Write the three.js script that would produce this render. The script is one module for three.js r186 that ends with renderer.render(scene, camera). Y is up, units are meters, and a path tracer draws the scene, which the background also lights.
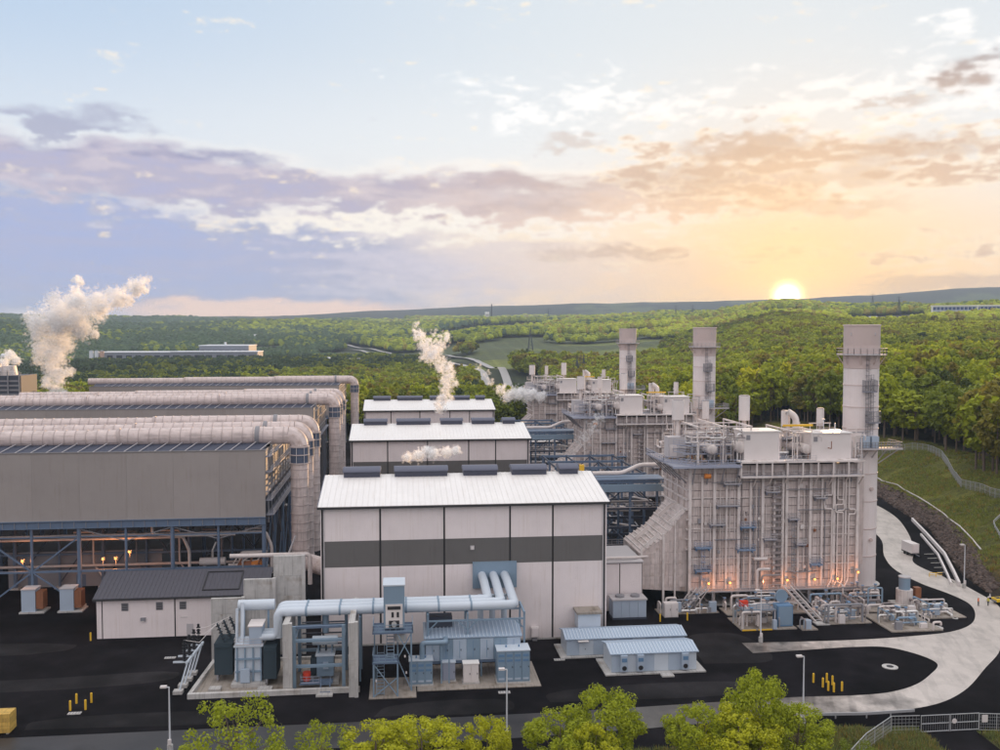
import * as THREE from 'three';
import { mergeGeometries, mergeVertices } from 'three/addons/utils/BufferGeometryUtils.js';
import { MarchingCubes } from 'three/addons/objects/MarchingCubes.js';

// ---------------------------------------------------------------- camera, sky, sun, exposure
const scene = new THREE.Scene();
const FOCAL = 920, EYE = new THREE.Vector3(0, 55, 0);
const camera = new THREE.PerspectiveCamera(2 * Math.atan(375 / FOCAL) * 180 / Math.PI, 4 / 3, 1, 30000);
const YAW = Math.atan2(100, FOCAL), PITCH = Math.atan2(42.5, FOCAL);
camera.position.copy(EYE);
camera.lookAt(EYE.x + Math.sin(YAW) * Math.cos(PITCH), EYE.y - Math.sin(PITCH), EYE.z - Math.cos(YAW) * Math.cos(PITCH));
const renderer = new THREE.WebGLRenderer();
renderer.toneMapping = THREE.LinearToneMapping;
renderer.toneMappingExposure = 1.12;
renderer.shadowMap.enabled = true;

const SUN_AZ = 23.5, SUN_EL = 2.1, D2R = Math.PI / 180;
const LIGHT_EL = SUN_EL + 1.4;   // bent a little upward, as the sun just clears the ridge
const sunDir = new THREE.Vector3(Math.sin(SUN_AZ * D2R) * Math.cos(LIGHT_EL * D2R), Math.sin(LIGHT_EL * D2R), -Math.cos(SUN_AZ * D2R) * Math.cos(LIGHT_EL * D2R));
const sun = new THREE.DirectionalLight(new THREE.Color(1, 0.6, 0.28), 5);
sun.position.copy(sunDir).multiplyScalar(900); sun.target.position.set(20, 0, -200);
sun.castShadow = true; sun.shadow.radius = 2;
Object.assign(sun.shadow.camera, { left: -400, right: 400, top: 400, bottom: -400, near: 1, far: 2500 });
scene.add(sun, sun.target);

// seeded random and noise
function rng(seed) { let s = seed >>> 0 || 1; return () => { s = (s + 0x6D2B79F5) >>> 0; let t = s; t = Math.imul(t ^ (t >>> 15), t | 1); t ^= t + Math.imul(t ^ (t >>> 7), t | 61); return ((t ^ (t >>> 14)) >>> 0) / 4294967296; }; }
function hash2(x, y) { let h = Math.imul(x, 374761393) ^ Math.imul(y, 668265263); h = Math.imul(h ^ (h >>> 13), 1274126177); return ((h ^ (h >>> 16)) >>> 0) / 4294967296; }
function vnoise(x, y, per = 0) {
  const xi = Math.floor(x), yi = Math.floor(y), fx = x - xi, fy = y - yi, u = fx * fx * (3 - 2 * fx), v = fy * fy * (3 - 2 * fy);
  const w = per ? (i) => ((i % per) + per) % per : (i) => i;
  const a = hash2(w(xi), w(yi)), b = hash2(w(xi + 1), w(yi)), c = hash2(w(xi), w(yi + 1)), d = hash2(w(xi + 1), w(yi + 1));
  return a + (b - a) * u + (c - a) * v + (a - b - c + d) * u * v;
}
function fbm(x, y, n = 5, per = 0) { let s = 0, a = 0.5, t = 0; for (let i = 0; i < n; i++) { s += a * vnoise(x + i * (per ? 0 : 17.3), y + i * (per ? 0 : 9.1), per); t += a; a *= 0.55; x *= 2; y *= 2; per *= 2; } return s / t; }
const clamp = (x, a = 0, b = 1) => Math.min(b, Math.max(a, x));
const sm = (a, b, x) => { const t = clamp((x - a) / (b - a)); return t * t * (3 - 2 * t); };
const lerp = (a, b, t) => a + (b - a) * t;
const mix3 = (a, b, t) => [lerp(a[0], b[0], t), lerp(a[1], b[1], t), lerp(a[2], b[2], t)];
const gauss = (x, c, w) => Math.exp(-(((x - c) / w) ** 2));

// the evening sky, in degrees of azimuth (0 along -z, clockwise) and elevation
function skyColour(az, el) {
  let d = az - SUN_AZ; while (d > 180) d -= 360; while (d < -180) d += 360;
  const toSun = Math.hypot(d * Math.cos(el * D2R), el - SUN_EL), near = Math.exp(-((d / 30) ** 2));
  const cool = [0.42, 0.565, 0.76], mid = [0.62, 0.715, 0.78], pale = [0.88, 0.875, 0.86];
  let c = mix3(mix3(cool, mid, sm(-35, 18, -Math.abs(d) + 10)), [0.76, 0.785, 0.80], 0.75 * near);
  c = mix3(c, pale, gauss(el, 10, 6) * (0.35 + 0.5 * Math.exp(-((d / 42) ** 2))));
  c = mix3(c, [1.29, 1.25, 1.25], sm(21, 55, el));                                       // bright thin veil overhead
  const warm = mix3([0.85, 0.72, 0.70], [1.18, 0.80, 0.42], Math.exp(-((d / 26) ** 2)));
  c = mix3(c, warm, (1 - sm(1.5, 12, el)) * (0.6 + 0.4 * near));
  c = mix3(c, [1.12, 0.99, 0.99], sm(55, 120, Math.abs(d)) * (1 - sm(30, 60, el)) * 0.8);       // rosy anti-twilight opposite the sun
  const w1 = fbm(az * 0.16 + 40, el * 0.5 + 7, 6), w2 = fbm(az * 0.3 + 90, el * 0.95 - 3, 6), w3 = fbm(az * 0.07, el * 0.33 + 31, 4), w4 = fbm(az * 0.7 + 11, el * 2.0, 6), w5 = fbm(az * 1.9 + 3, el * 5.2, 5);
  const wa = az + (w1 - 0.5) * 7, we = el + (w2 - 0.5) * 2.2 + (w4 - 0.5) * 1.6 + (w5 - 0.5) * 0.7;
  const cl = mix3([0.34, 0.34, 0.53], [0.64, 0.49, 0.42], sm(-14, 18, az) * (1 - sm(60, 100, Math.abs(d))));
  const put = (col, a) => { c = mix3(c, col, clamp(a)); };
  // low blue-grey cloud mass left of the plant
  const mass = (1 - sm(-6, 16, wa)) * (gauss(we, 3.6, 3.2) + 0.8 * sm(-12, -20, wa) * gauss(we, 6.4, 1.8)) * (0.7 + 0.6 * w3);
  const streaks = clamp(0.5 + 2.4 * (fbm(az * 0.22 + 60, el * 2.4 + 5 + w1 * 2, 6) - 0.5) + 1.2 * (w5 - 0.5));
  put(mix3(mix3([0.22, 0.285, 0.52], [0.40, 0.43, 0.63], streaks), mix3([0.44, 0.45, 0.58], [0.66, 0.62, 0.70], streaks), sm(-16, 4, az)), sm(0.16, 0.8, mass + 0.25 * (w4 - 0.5)) * 0.95 * (1 - sm(60, 120, Math.abs(d))));
  put([0.66, 0.60, 0.66], sm(0.2, 0.9, gauss(wa, 8, 14) * gauss(we, 3.8, 2.4)) * 0.45);
  // bright ragged gap above it
  put([0.97, 0.90, 0.80], sm(0.25, 0.9, gauss(wa, -1, 12) * gauss(we, 6.7, 0.95) + (w4 - 0.5) * 0.7) * 0.9);
  put([0.99, 0.84, 0.66], sm(0.3, 1.0, gauss(wa, 12, 9) * gauss(we, 6.1, 1.1) + (w4 - 0.5) * 0.5) * 0.6);
  // long main band
  const bandEl = 8.75 - 0.016 * (az + 18) + 0.25 * gauss(az, -20, 6), th = 1.55 + 0.4 * gauss(az, -14, 9) - 0.25 * sm(14, 26, az);
  const band = gauss(we, bandEl, th) * (0.55 + 0.45 * sm(-30, -19, wa)) * (1 - sm(23, 29, wa)) + (w4 - 0.5) * 0.5 + (w1 - 0.5) * 0.35 + (w5 - 0.5) * 0.25;
  const inner = clamp(0.5 + 2.6 * (fbm(az * 0.35 + 15, el * 1.6 + 44 + w1 * 1.5, 6) - 0.5) + 0.8 * (w5 - 0.5));
  put([0.99, 0.92, 0.84], sm(0.12, 0.42, band) * (0.25 + 0.55 * sm(-12, 16, az)));
  put(mix3(mix3(mix3(cl, [0.27, 0.27, 0.42], 0.55 * sm(6, -14, az)), mix3(cl, [0.86, 0.74, 0.70], 0.45), inner), [0.95, 0.66, 0.46], 0.65 * sm(-6, 18, az) * sm(0.9, -1.4, we - bandEl)), sm(0.34, 0.82, band) * 0.96);
  // broken golden clouds towards the sun
  const brk = (0.6 * fbm(az * 0.42 + 20, el * 1.45 + 8, 6) + 0.4 * fbm(az * 1.3 + 4, el * 4 + 70, 5)) * (0.62 + 0.42 * gauss(el, 9.6, 2.4) * sm(9, 17, az) * (1 - sm(38, 46, az)) + 0.3 * gauss(el, 4.6, 1.0) * sm(8, 14, az) * (1 - sm(34, 40, az)));
  put([1.05, 0.90, 0.70], sm(0.40, 0.50, brk) * 0.6); put([0.66, 0.47, 0.37], sm(0.47, 0.60, brk) * 0.85);
  // torn tufts at its upper left end
  put([0.37, 0.38, 0.52], sm(0.35, 0.95, gauss(wa, -18, 5) * gauss(we, 11.6, 1.0) + (w4 - 0.5) * 1.2 + (w5 - 0.5) * 0.5) * 0.8);
  // tan clouds to the right, small ones low, a dark one high
  for (const [a0, e0, wa0, we0, k] of [[15, 4.7, 2.6, 0.4, 0.7], [11.5, 4.9, 3, 0.36, 0.5], [22.8, 4.6, 1.3, 0.26, 0.65], [32, 2.7, 4.6, 0.5, 0.7], [33.4, 13.9, 1.9, 1.0, 1.0], [21.5, 11.0, 4.2, 0.95, 0.85], [17.5, 9.4, 4.5, 0.8, 0.6], [30.5, 10.2, 4.5, 0.8, 0.65], [26.5, 9.0, 3.6, 0.7, 0.55], [29.2, 12.9, 2.3, 0.28, 0.55], [11, 11.6, 2.2, 0.5, 0.45], [21.5, 12.9, 1.4, 0.28, 0.5], [25, 7.2, 5, 0.45, 0.5]])
    put(mix3([0.60, 0.45, 0.37], [0.46, 0.39, 0.38], sm(12, 15, el)), sm(0.14, 0.85, gauss(az + (w1 - 0.5) * 4 + (w4 - 0.5) * 1.5, a0, wa0) * gauss(el + (w4 - 0.5) * 1.5 + (w5 - 0.5) * 0.7, e0, we0)) * k);
  // white fair-weather puffs
  const zone = gauss(el, 13.4, 2.8) * sm(0, 8, az) * (1 - sm(36, 46, az)) + 0.8 * gauss(az, 32.5, 3) * gauss(el, 17.2, 1.2) + 0.7 * gauss(az, 0, 4) * gauss(el, 15.7, 1.6);
  put([1.02, 1.0, 0.98], sm(0.46, 0.68, (0.7 * fbm(az * 0.62 + 5, el * 1.7 + 3, 6) + 0.3 * w5) * (0.45 + 0.66 * zone)) * 0.85);
  // pink strip on the horizon left of centre
  put([1.08, 0.74, 0.56], sm(0.3, 0.7, gauss(wa, -7, 10) * gauss(el + (w2 - 0.5) * 0.9 + (w4 - 0.5) * 0.5, 1.25, 1.0)) * 0.95);
  // glow round the sun
  const g1 = Math.exp(-((toSun / 9) ** 2)), g2 = Math.exp(-((toSun / 2.8) ** 2)), g3 = Math.exp(-((toSun / 0.52) ** 2));
  c = mix3(c, [1.3, 0.79, 0.30], 0.6 * g1); c = mix3(c, [1.55, 0.93, 0.36], 0.85 * g2);
  return [c[0] + 16 * g3, c[1] + 11 * g3, c[2] + 4.5 * g3];
}
{
  const W = 4096, Hh = 2048, data = new Float32Array(W * Hh * 4), row = new Float32Array(W * 4);
  for (let j = 0; j < Hh; j++) {
    const el = ((j + 0.5) / Hh - 0.5) * 180;
    if (el < -1.2) { for (let i = 0; i < W; i++) data.set([0.16, 0.15, 0.14, 1], (j * W + i) * 4); continue; }
    const step = el > 30 ? 8 : 1;
    for (let i = 0; i < W; i += 1) {
      const phi = ((i + 0.5) / W - 0.5) * 2 * Math.PI; let az = Math.atan2(Math.cos(phi), -Math.sin(phi)) / D2R;
      const inFront = az > -50 && az < 62;
      const q = (inFront && step === 1) ? 1 : 8;
      if (i % q === 0 || q === 1) { const c = skyColour(az, Math.max(el, 0)); row[i * 4] = c[0]; row[i * 4 + 1] = c[1]; row[i * 4 + 2] = c[2]; }
      else { const k = (i - (i % q)) * 4; row[i * 4] = row[k]; row[i * 4 + 1] = row[k + 1]; row[i * 4 + 2] = row[k + 2]; }
      row[i * 4 + 3] = 1;
    }
    data.set(row, j * W * 4);
  }
  const t = new THREE.DataTexture(data, W, Hh, THREE.RGBAFormat, THREE.FloatType);
  t.mapping = THREE.EquirectangularReflectionMapping; t.magFilter = THREE.LinearFilter; t.needsUpdate = true;
  scene.background = t; scene.environment = t;
}

// ---------------------------------------------------------------- helpers
const V = (x, y, z) => new THREE.Vector3(x, y, z);
const used = {};
function numbered(name) { const n = used[name] = (used[name] || 0) + 1; return n === 1 ? name : name + '_' + String(n - 1).padStart(3, '0'); }
function tag(o, label, category, group) { o.userData.label = label; o.userData.category = category; if (group) o.userData.group = group; return o; }
function thing(name, label, category, pos = [0, 0, 0], group) { const g = new THREE.Group(); g.name = numbered(name); g.position.set(...pos); scene.add(g); return tag(g, label, category, group); }
function copyThing(src, base, label, dx, dy, dz) { const c = src.clone(); c.name = numbered(base); c.userData = { ...src.userData, label }; c.position.add(V(dx, dy, dz)); scene.add(c); return c; }
function structure(m) { m.name = numbered(m.name); m.userData.kind = 'structure'; scene.add(m); return m; }
const off = (p) => { const o = V(0, 0, 0); for (; p && p !== scene; p = p.parent) o.add(p.position); return o; };
function mesh(p, name, geo, m, x, y, z) {
  const o = new THREE.Mesh(geo, m); o.name = p === scene ? numbered(name) : name; o.castShadow = o.receiveShadow = true;
  o.position.set(x, y, z).sub(off(p)); p.add(o); return o;
}
const gcache = new Map();
const cached = (k, f) => { if (!gcache.has(k)) gcache.set(k, f()); return gcache.get(k); };
const r3 = (x) => Math.round(x * 1000) / 1000;
function boxGeo(w, h, d) {
  return cached(`b${r3(w)},${r3(h)},${r3(d)}`, () => {
    const g = new THREE.BoxGeometry(w, h, d), uv = g.attributes.uv, s = [[d, h], [d, h], [w, d], [w, d], [w, h], [w, h]];
    for (let i = 0; i < 24; i++) { const q = s[i >> 2]; uv.setXY(i, uv.getX(i) * q[0], uv.getY(i) * q[1]); }
    return g;
  });
}
function cylGeo(r, l, seg = 12, r2 = r) { return cached(`c${r3(r)},${r3(r2)},${r3(l)},${seg}`, () => { const g = new THREE.CylinderGeometry(r2, r, l, seg, 1), uv = g.attributes.uv; for (let i = 0; i < (seg + 1) * 2; i++) uv.setXY(i, uv.getX(i) * 6.283 * r, uv.getY(i) * l); return g; }); }
// box given by two corners in world metres
function bx(p, name, m, x0, y0, z0, x1, y1, z1) { return mesh(p, name, boxGeo(Math.abs(x1 - x0), Math.abs(y1 - y0), Math.abs(z1 - z0)), m, (x0 + x1) / 2, (y0 + y1) / 2, (z0 + z1) / 2); }
const UPV = V(0, 1, 0);
function aim(o, a, b) { o.quaternion.setFromUnitVectors(UPV, b.clone().sub(a).normalize()); return o; }
function cy(p, name, m, a, b, r, seg = 12, r2 = r) { a = V(...a); b = V(...b); const c = a.clone().add(b).multiplyScalar(0.5); return aim(mesh(p, name, cylGeo(r, a.distanceTo(b), seg, r2), m, c.x, c.y, c.z), a, b); }
function barQ(a, b) { const y = b.clone().sub(a).normalize(), ref = Math.abs(y.y) > 0.95 ? V(1, 0, 0) : UPV, x = ref.clone().cross(y).normalize(), z = x.clone().cross(y); return new THREE.Quaternion().setFromRotationMatrix(new THREE.Matrix4().makeBasis(x, y, z)); }
function bar(p, name, m, a, b, w, w2 = w) { a = V(...a); b = V(...b); const c = a.clone().add(b).multiplyScalar(0.5), o = mesh(p, name, boxGeo(w, a.distanceTo(b), w2), m, c.x, c.y, c.z); o.quaternion.copy(barQ(a, b)); return o; }
// collects bars into one part
class Kit {
  constructor() { this.g = []; }
  box(x0, y0, z0, x1, y1, z1) { const g = boxGeo(Math.abs(x1 - x0), Math.abs(y1 - y0), Math.abs(z1 - z0)).clone(); g.translate((x0 + x1) / 2, (y0 + y1) / 2, (z0 + z1) / 2); this.g.push(g); return this; }
  bar(a, b, w, w2 = w) { a = V(...a); b = V(...b); const g = boxGeo(w, a.distanceTo(b), w2).clone(); g.applyQuaternion(barQ(a, b)); const c = a.add(b).multiplyScalar(0.5); g.translate(c.x, c.y, c.z); this.g.push(g); return this; }
  cyl(a, b, r, seg = 8, r2 = r) { a = V(...a); b = V(...b); const g = cylGeo(r, a.distanceTo(b), seg, r2).clone(); g.applyQuaternion(new THREE.Quaternion().setFromUnitVectors(UPV, b.clone().sub(a).normalize())); const c = a.add(b).multiplyScalar(0.5); g.translate(c.x, c.y, c.z); this.g.push(g); return this; }
  add(g) { this.g.push(g); return this; }
  build(p, name, m) { const g = mergeGeometries(this.g); const o = off(p); g.translate(-o.x, -o.y, -o.z); const q = new THREE.Mesh(g, m); q.name = p === scene ? numbered(name) : name; q.castShadow = q.receiveShadow = true; p.add(q); return q; }
}
// pipe with rounded elbows
function pipeGeo(pts, r, seg = 10, bend = r * 2.2) {
  const path = new THREE.CurvePath(), P = pts.map((p) => V(...p)); let last = P[0], n = 0;
  for (let i = 1; i < P.length; i++) {
    if (i === P.length - 1) { path.add(new THREE.LineCurve3(last, P[i])); n += 1; break; }
    const a = P[i].clone().sub(P[i - 1]), b = P[i + 1].clone().sub(P[i]), k = Math.min(bend, a.length() * 0.45, b.length() * 0.45);
    const s = P[i].clone().addScaledVector(a.normalize(), -k), e = P[i].clone().addScaledVector(b.normalize(), k);
    path.add(new THREE.LineCurve3(last, s)); path.add(new THREE.QuadraticBezierCurve3(s, P[i], e)); last = e; n += 6;
  }
  // sample: ends of straights, several on bends
  const pts2 = []; for (const c of path.curves) { const m = c.isLineCurve3 ? 1 : 6; for (let i = 0; i < m; i++) pts2.push(c.getPoint(i / m)); } pts2.push(P[P.length - 1]);
  return sweep(pts2, r, seg);
}
function sweep(pts, r, seg) {
  const pos = [], uv = [], nor = [], idx = []; let prevX = null, L = 0;
  for (let i = 0; i < pts.length; i++) {
    const t = pts[Math.min(i + 1, pts.length - 1)].clone().sub(pts[Math.max(i - 1, 0)]).normalize();
    let x = prevX ? prevX.clone().addScaledVector(t, -prevX.dot(t)) : (Math.abs(t.y) > 0.9 ? V(1, 0, 0) : UPV.clone()).cross(t); x.normalize(); prevX = x; const y = t.clone().cross(x);
    if (i) L += pts[i].distanceTo(pts[i - 1]); const R = typeof r === 'function' ? r(i / (pts.length - 1), L) : r;
    for (let k = 0; k <= seg; k++) { const a = k / seg * Math.PI * 2, n = x.clone().multiplyScalar(Math.cos(a)).addScaledVector(y, Math.sin(a)); nor.push(n.x, n.y, n.z); pos.push(pts[i].x + n.x * R, pts[i].y + n.y * R, pts[i].z + n.z * R); uv.push(a * R, L); }
  }
  for (let i = 0; i < pts.length - 1; i++) for (let k = 0; k < seg; k++) { const a = i * (seg + 1) + k, b = a + seg + 1; idx.push(a, a + 1, b, b, a + 1, b + 1); }
  for (const [o, flip] of [[0, 1], [(pts.length - 1) * (seg + 1), 0]]) for (let k = 1; k < seg - 1; k++) flip ? idx.push(o, o + k + 1, o + k) : idx.push(o, o + k, o + k + 1);
  const g = new THREE.BufferGeometry(); g.setAttribute('position', new THREE.Float32BufferAttribute(pos, 3)); g.setAttribute('normal', new THREE.Float32BufferAttribute(nor, 3)); g.setAttribute('uv', new THREE.Float32BufferAttribute(uv, 2)); g.setIndex(idx); return g;
}
function pipe(p, name, m, pts, r, seg = 10, bend) { const g = pipeGeo(pts, r, seg, bend), o = off(p); g.translate(-o.x, -o.y, -o.z); const q = new THREE.Mesh(g, m); q.name = p === scene ? numbered(name) : name; q.castShadow = q.receiveShadow = true; p.add(q); return q; }
// hand-rail along a line of points: posts, two rails, toe board in one part
function railing(p, m, pts, h = 1.1, gap = 1.6, w = 0.06, name = 'railing') {
  const k = new Kit();
  for (let i = 1; i < pts.length; i++) {
    const a = V(...pts[i - 1]), b = V(...pts[i]), L = a.distanceTo(b), n = Math.max(1, Math.round(L / gap));
    for (let j = 0; j <= n; j++) { const q = a.clone().lerp(b, j / n); k.bar([q.x, q.y, q.z], [q.x, q.y + h, q.z], w); }
    for (const y of [h, h * 0.55]) k.bar([a.x, a.y + y, a.z], [b.x, b.y + y, b.z], w);
    k.bar([a.x, a.y + 0.1, a.z], [b.x, b.y + 0.1, b.z], 0.03, 0.15);
  }
  return k.build(p, name, m);
}
function ladder(p, m, x, z, y0, y1, face = 1) { const k = new Kit(); for (const s of [-0.3, 0.3]) k.bar([x + s, y0, z], [x + s, y1, z], 0.07); for (let y = y0 + 0.3; y < y1; y += 0.6) k.bar([x - 0.3, y, z], [x + 0.3, y, z], 0.05); for (let y = y0 + 2.4; y < y1; y += 1.2) k.box(x - 0.45, y, z, x + 0.45, y + 0.07, z + 0.7 * face); return k.build(p, 'ladder', m); }
function stairGeo(k, x0, y0, z0, x1, y1, z1, w) { // flight climbing along x or z
  const n = Math.max(3, Math.round(Math.abs(y1 - y0) / 0.4)), alongX = Math.abs(x1 - x0) > Math.abs(z1 - z0);
  for (let i = 0; i < n; i++) { const t = (i + 0.5) / n, x = lerp(x0, x1, t), y = lerp(y0, y1, t), z = lerp(z0, z1, t); alongX ? k.box(x - 0.14, y, z - w / 2, x + 0.14, y + 0.05, z + w / 2) : k.box(x - w / 2, y, z - 0.14, x + w / 2, y + 0.05, z + 0.14); }
  for (const s of [-w / 2, w / 2]) for (const h of [0, 1]) alongX ? k.bar([x0, y0 + h, z0 + s], [x1, y1 + h, z1 + s], 0.08, h ? 0.06 : 0.2) : k.bar([x0 + s, y0 + h, z0], [x1 + s, y1 + h, z1], 0.08, h ? 0.06 : 0.2);
}

// ---------------------------------------------------------------- materials
function texture(size, f, metres, srgb = true) {
  const d = new Uint8Array(size * size * 4);
  for (let j = 0; j < size; j++) for (let i = 0; i < size; i++) { const c = f(i / size, j / size), k = (j * size + i) * 4; for (let q = 0; q < 3; q++) d[k + q] = clamp(Math.round(c[q] * 255), 0, 255); d[k + 3] = 255; }
  const t = new THREE.DataTexture(d, size, size); t.wrapS = t.wrapT = THREE.RepeatWrapping; t.magFilter = THREE.LinearFilter; t.minFilter = THREE.LinearMipmapLinearFilter; t.generateMipmaps = true;
  if (srgb) t.colorSpace = THREE.SRGBColorSpace; t.repeat.set(1 / metres, 1 / metres); t.needsUpdate = true; return t;
}
const g3 = (v) => [v, v, v];
const texSoft = texture(256, (u, v) => { const a = fbm(u * 6, v * 6, 5, 6), s = fbm(u * 40, v * 3, 3, 1) ; return [0.975 + 0.05 * (a - 0.5), 0.972 + 0.055 * (a - 0.5), 0.97 + 0.06 * (a - 0.5)]; }, 14);
const vn2 = (x, y, px, py) => { const xi = Math.floor(x), yi = Math.floor(y), fx = x - xi, fy = y - yi, u = fx * fx * (3 - 2 * fx), v = fy * fy * (3 - 2 * fy), A = (i, j) => hash2(((i % px) + px) % px, ((j % py) + py) % py + 500); return lerp(lerp(A(xi, yi), A(xi + 1, yi), u), lerp(A(xi, yi + 1), A(xi + 1, yi + 1), u), v); };
const texClad = texture(1024, (u, v) => { const a = fbm(u * 5, v * 5, 6, 5), st = sm(0.55, 0.95, 0.6 * vn2(u * 70, v * 3, 70, 3) + 0.4 * vn2(u * 190, v * 7, 190, 7)), sp = sm(0.72, 0.8, vn2(u * 150, v * 150, 150, 150)) * sm(0.6, 0.8, fbm(u * 9, v * 9, 3, 9)), k = 0.985 + 0.06 * (a - 0.5) - 0.032 * st - 0.04 * sp; return [k, k - 0.008 * st, k - 0.018 * st - 0.01 * sp]; }, 16);
const texGrime = texture(512, (u, v) => { const a = fbm(u * 8, v * 8, 5, 8), s = vnoise(u * 90, v * 4, 0) * 0.5 + 0.5 * vnoise(u * 40, v * 2 + 3, 0), b = sm(0.52, 0.8, fbm(u * 5 , v * 5 + 2, 4, 5)); const k = 0.97 + 0.16 * (a - 0.5) - 0.10 * sm(0.5, 0.95, vn2(u * 56, v * 3, 56, 3)) - 0.12 * b; return [k, k * (1 - 0.03 * b), k * (1 - 0.06 * b)]; }, 9);
const texAsphalt = texture(1024, (u, v) => { const a = fbm(u * 5, v * 5, 6, 5), f = hash2(Math.floor(u * 1024), Math.floor(v * 1024)), b = fbm(u * 24, v * 24, 3, 24); const k = 0.64 + 0.8 * (a - 0.5) + 0.2 * (f - 0.5) + 0.25 * (b - 0.5); return g3(k); }, 60);
const texGround = texture(1024, (u, v) => { const a = fbm(u * 6, v * 6, 6, 6), f = hash2(Math.floor(u * 1024), Math.floor(v * 1024)), b = fbm(u * 40, v * 40, 3, 40); const k = 0.74 + 0.5 * (a - 0.5) + 0.18 * (f - 0.5) + 0.4 * (b - 0.5); return [k * (1 + 0.25 * (b - 0.5)), k, k * 0.92]; }, 30);
const texRoad = texture(1024, (u, v) => { const a = fbm(u * 4, v * 4, 6, 4), f = hash2(Math.floor(u * 1024), Math.floor(v * 1024)), w = sm(0.5, 0.75, fbm(u * 9 + 0.3, v * 9, 4, 9)); const k = 0.78 + 0.4 * (a - 0.5) + 0.1 * (f - 0.5) - 0.16 * w; return g3(k); }, 40);
const texRoadRough = texture(512, (u, v) => g3(0.62 + 0.5 * (fbm(u * 6, v * 6, 5, 6) - 0.5)), 40, false);
function mat(r, g, b, o = {}) {
  const { map, shift = 0, ...rest } = o, m = new THREE.MeshStandardMaterial({ roughness: 0.65, ...rest }); m.color.setRGB(r, g, b);
  if (map) { m.map = map.clone(); m.map.offset.set(shift * 0.37, shift * 0.61); m.map.needsUpdate = true; } return m;
}
const variants = (n, r, g, b, amt, o) => Array.from({ length: n }, (_, i) => { const k = 1 + amt * ((i / (n - 1)) * 2 - 1); return mat(r * k, g * k, b * k, { ...o, shift: i + 1 }); });
const M = {
  white: variants(3, 0.80, 0.73, 0.725, 0.022, { map: texClad, roughness: 0.55 }),
  grey: variants(3, 0.13, 0.125, 0.121, 0.05, { map: texClad }),
  joint: mat(0.03, 0.03, 0.032), roof: mat(0.82, 0.80, 0.78, { map: texClad, roughness: 0.4 }), seam: mat(0.74, 0.73, 0.71, { roughness: 0.4 }),
  vent: mat(0.06, 0.068, 0.105, { map: texSoft, roughness: 0.5 }), ventLip: mat(0.10, 0.11, 0.155),
  shedRoof: mat(0.055, 0.055, 0.075, { map: texSoft, roughness: 0.5 }), shedSeam: mat(0.07, 0.07, 0.09),
  wind: variants(4, 0.325, 0.297, 0.283, 0.025, { map: texClad }), windTrim: mat(0.2, 0.19, 0.19),
  duct: mat(0.67, 0.575, 0.55, { map: texGrime, roughness: 0.6 }), ductRing: mat(0.45, 0.385, 0.37), band: mat(0.07, 0.095, 0.15, { map: texSoft }),
  steel: mat(0.115, 0.17, 0.26, { roughness: 0.55, map: texSoft }), steelDark: mat(0.045, 0.055, 0.08), steelGrey: mat(0.24, 0.24, 0.26), bundle: mat(0.05, 0.06, 0.095),
  blue: mat(0.215, 0.31, 0.41, { map: texSoft, roughness: 0.5 }), bluePale: mat(0.56, 0.635, 0.715, { map: texSoft, roughness: 0.45 }), blueRoof: mat(0.33, 0.42, 0.53, { roughness: 0.4 }), blueDeep: mat(0.12, 0.23, 0.38),
  teal: mat(0.025, 0.045, 0.06), concrete: variants(3, 0.5, 0.49, 0.475, 0.05, { map: texGrime, roughness: 0.9 }), slab: mat(0.34, 0.3, 0.26, { map: texGrime, roughness: 0.95 }),
  casing: variants(5, 0.63, 0.55, 0.525, 0.06, { map: texGrime }), casingGap: mat(0.10, 0.085, 0.08), column: mat(0.76, 0.70, 0.675, { map: texGrime }), stack: variants(3, 0.76, 0.70, 0.69, 0.03, { map: texClad }), stackTop: mat(0.62, 0.52, 0.495, { map: texSoft }),
  pipe: mat(0.70, 0.64, 0.615, { map: texGrime, roughness: 0.5 }), pipeDark: mat(0.26, 0.23, 0.23), shiny: mat(0.75, 0.74, 0.73, { metalness: 0.6, roughness: 0.35 }), rust: mat(0.28, 0.11, 0.05, { map: texGrime }),
  platform: mat(0.23, 0.24, 0.29), railBlue: mat(0.30, 0.33, 0.42), railGrey: mat(0.48, 0.46, 0.47), box: mat(0.72, 0.68, 0.67, { map: texSoft, roughness: 0.5 }), panelBlue: mat(0.40, 0.49, 0.60, { map: texSoft }),
  ribPale: mat(0.6, 0.68, 0.77, { roughness: 0.4 }), yellow: mat(0.75, 0.46, 0.03), orange: mat(0.6, 0.2, 0.03), red: mat(0.62, 0.05, 0.02), dark: mat(0.02, 0.02, 0.024), black: mat(0.01, 0.01, 0.012), glassDark: mat(0.03, 0.035, 0.045, { roughness: 0.15 }), galv: mat(0.5, 0.51, 0.53, { metalness: 0.5, roughness: 0.45 }), post: mat(0.6, 0.62, 0.66),
};

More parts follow.
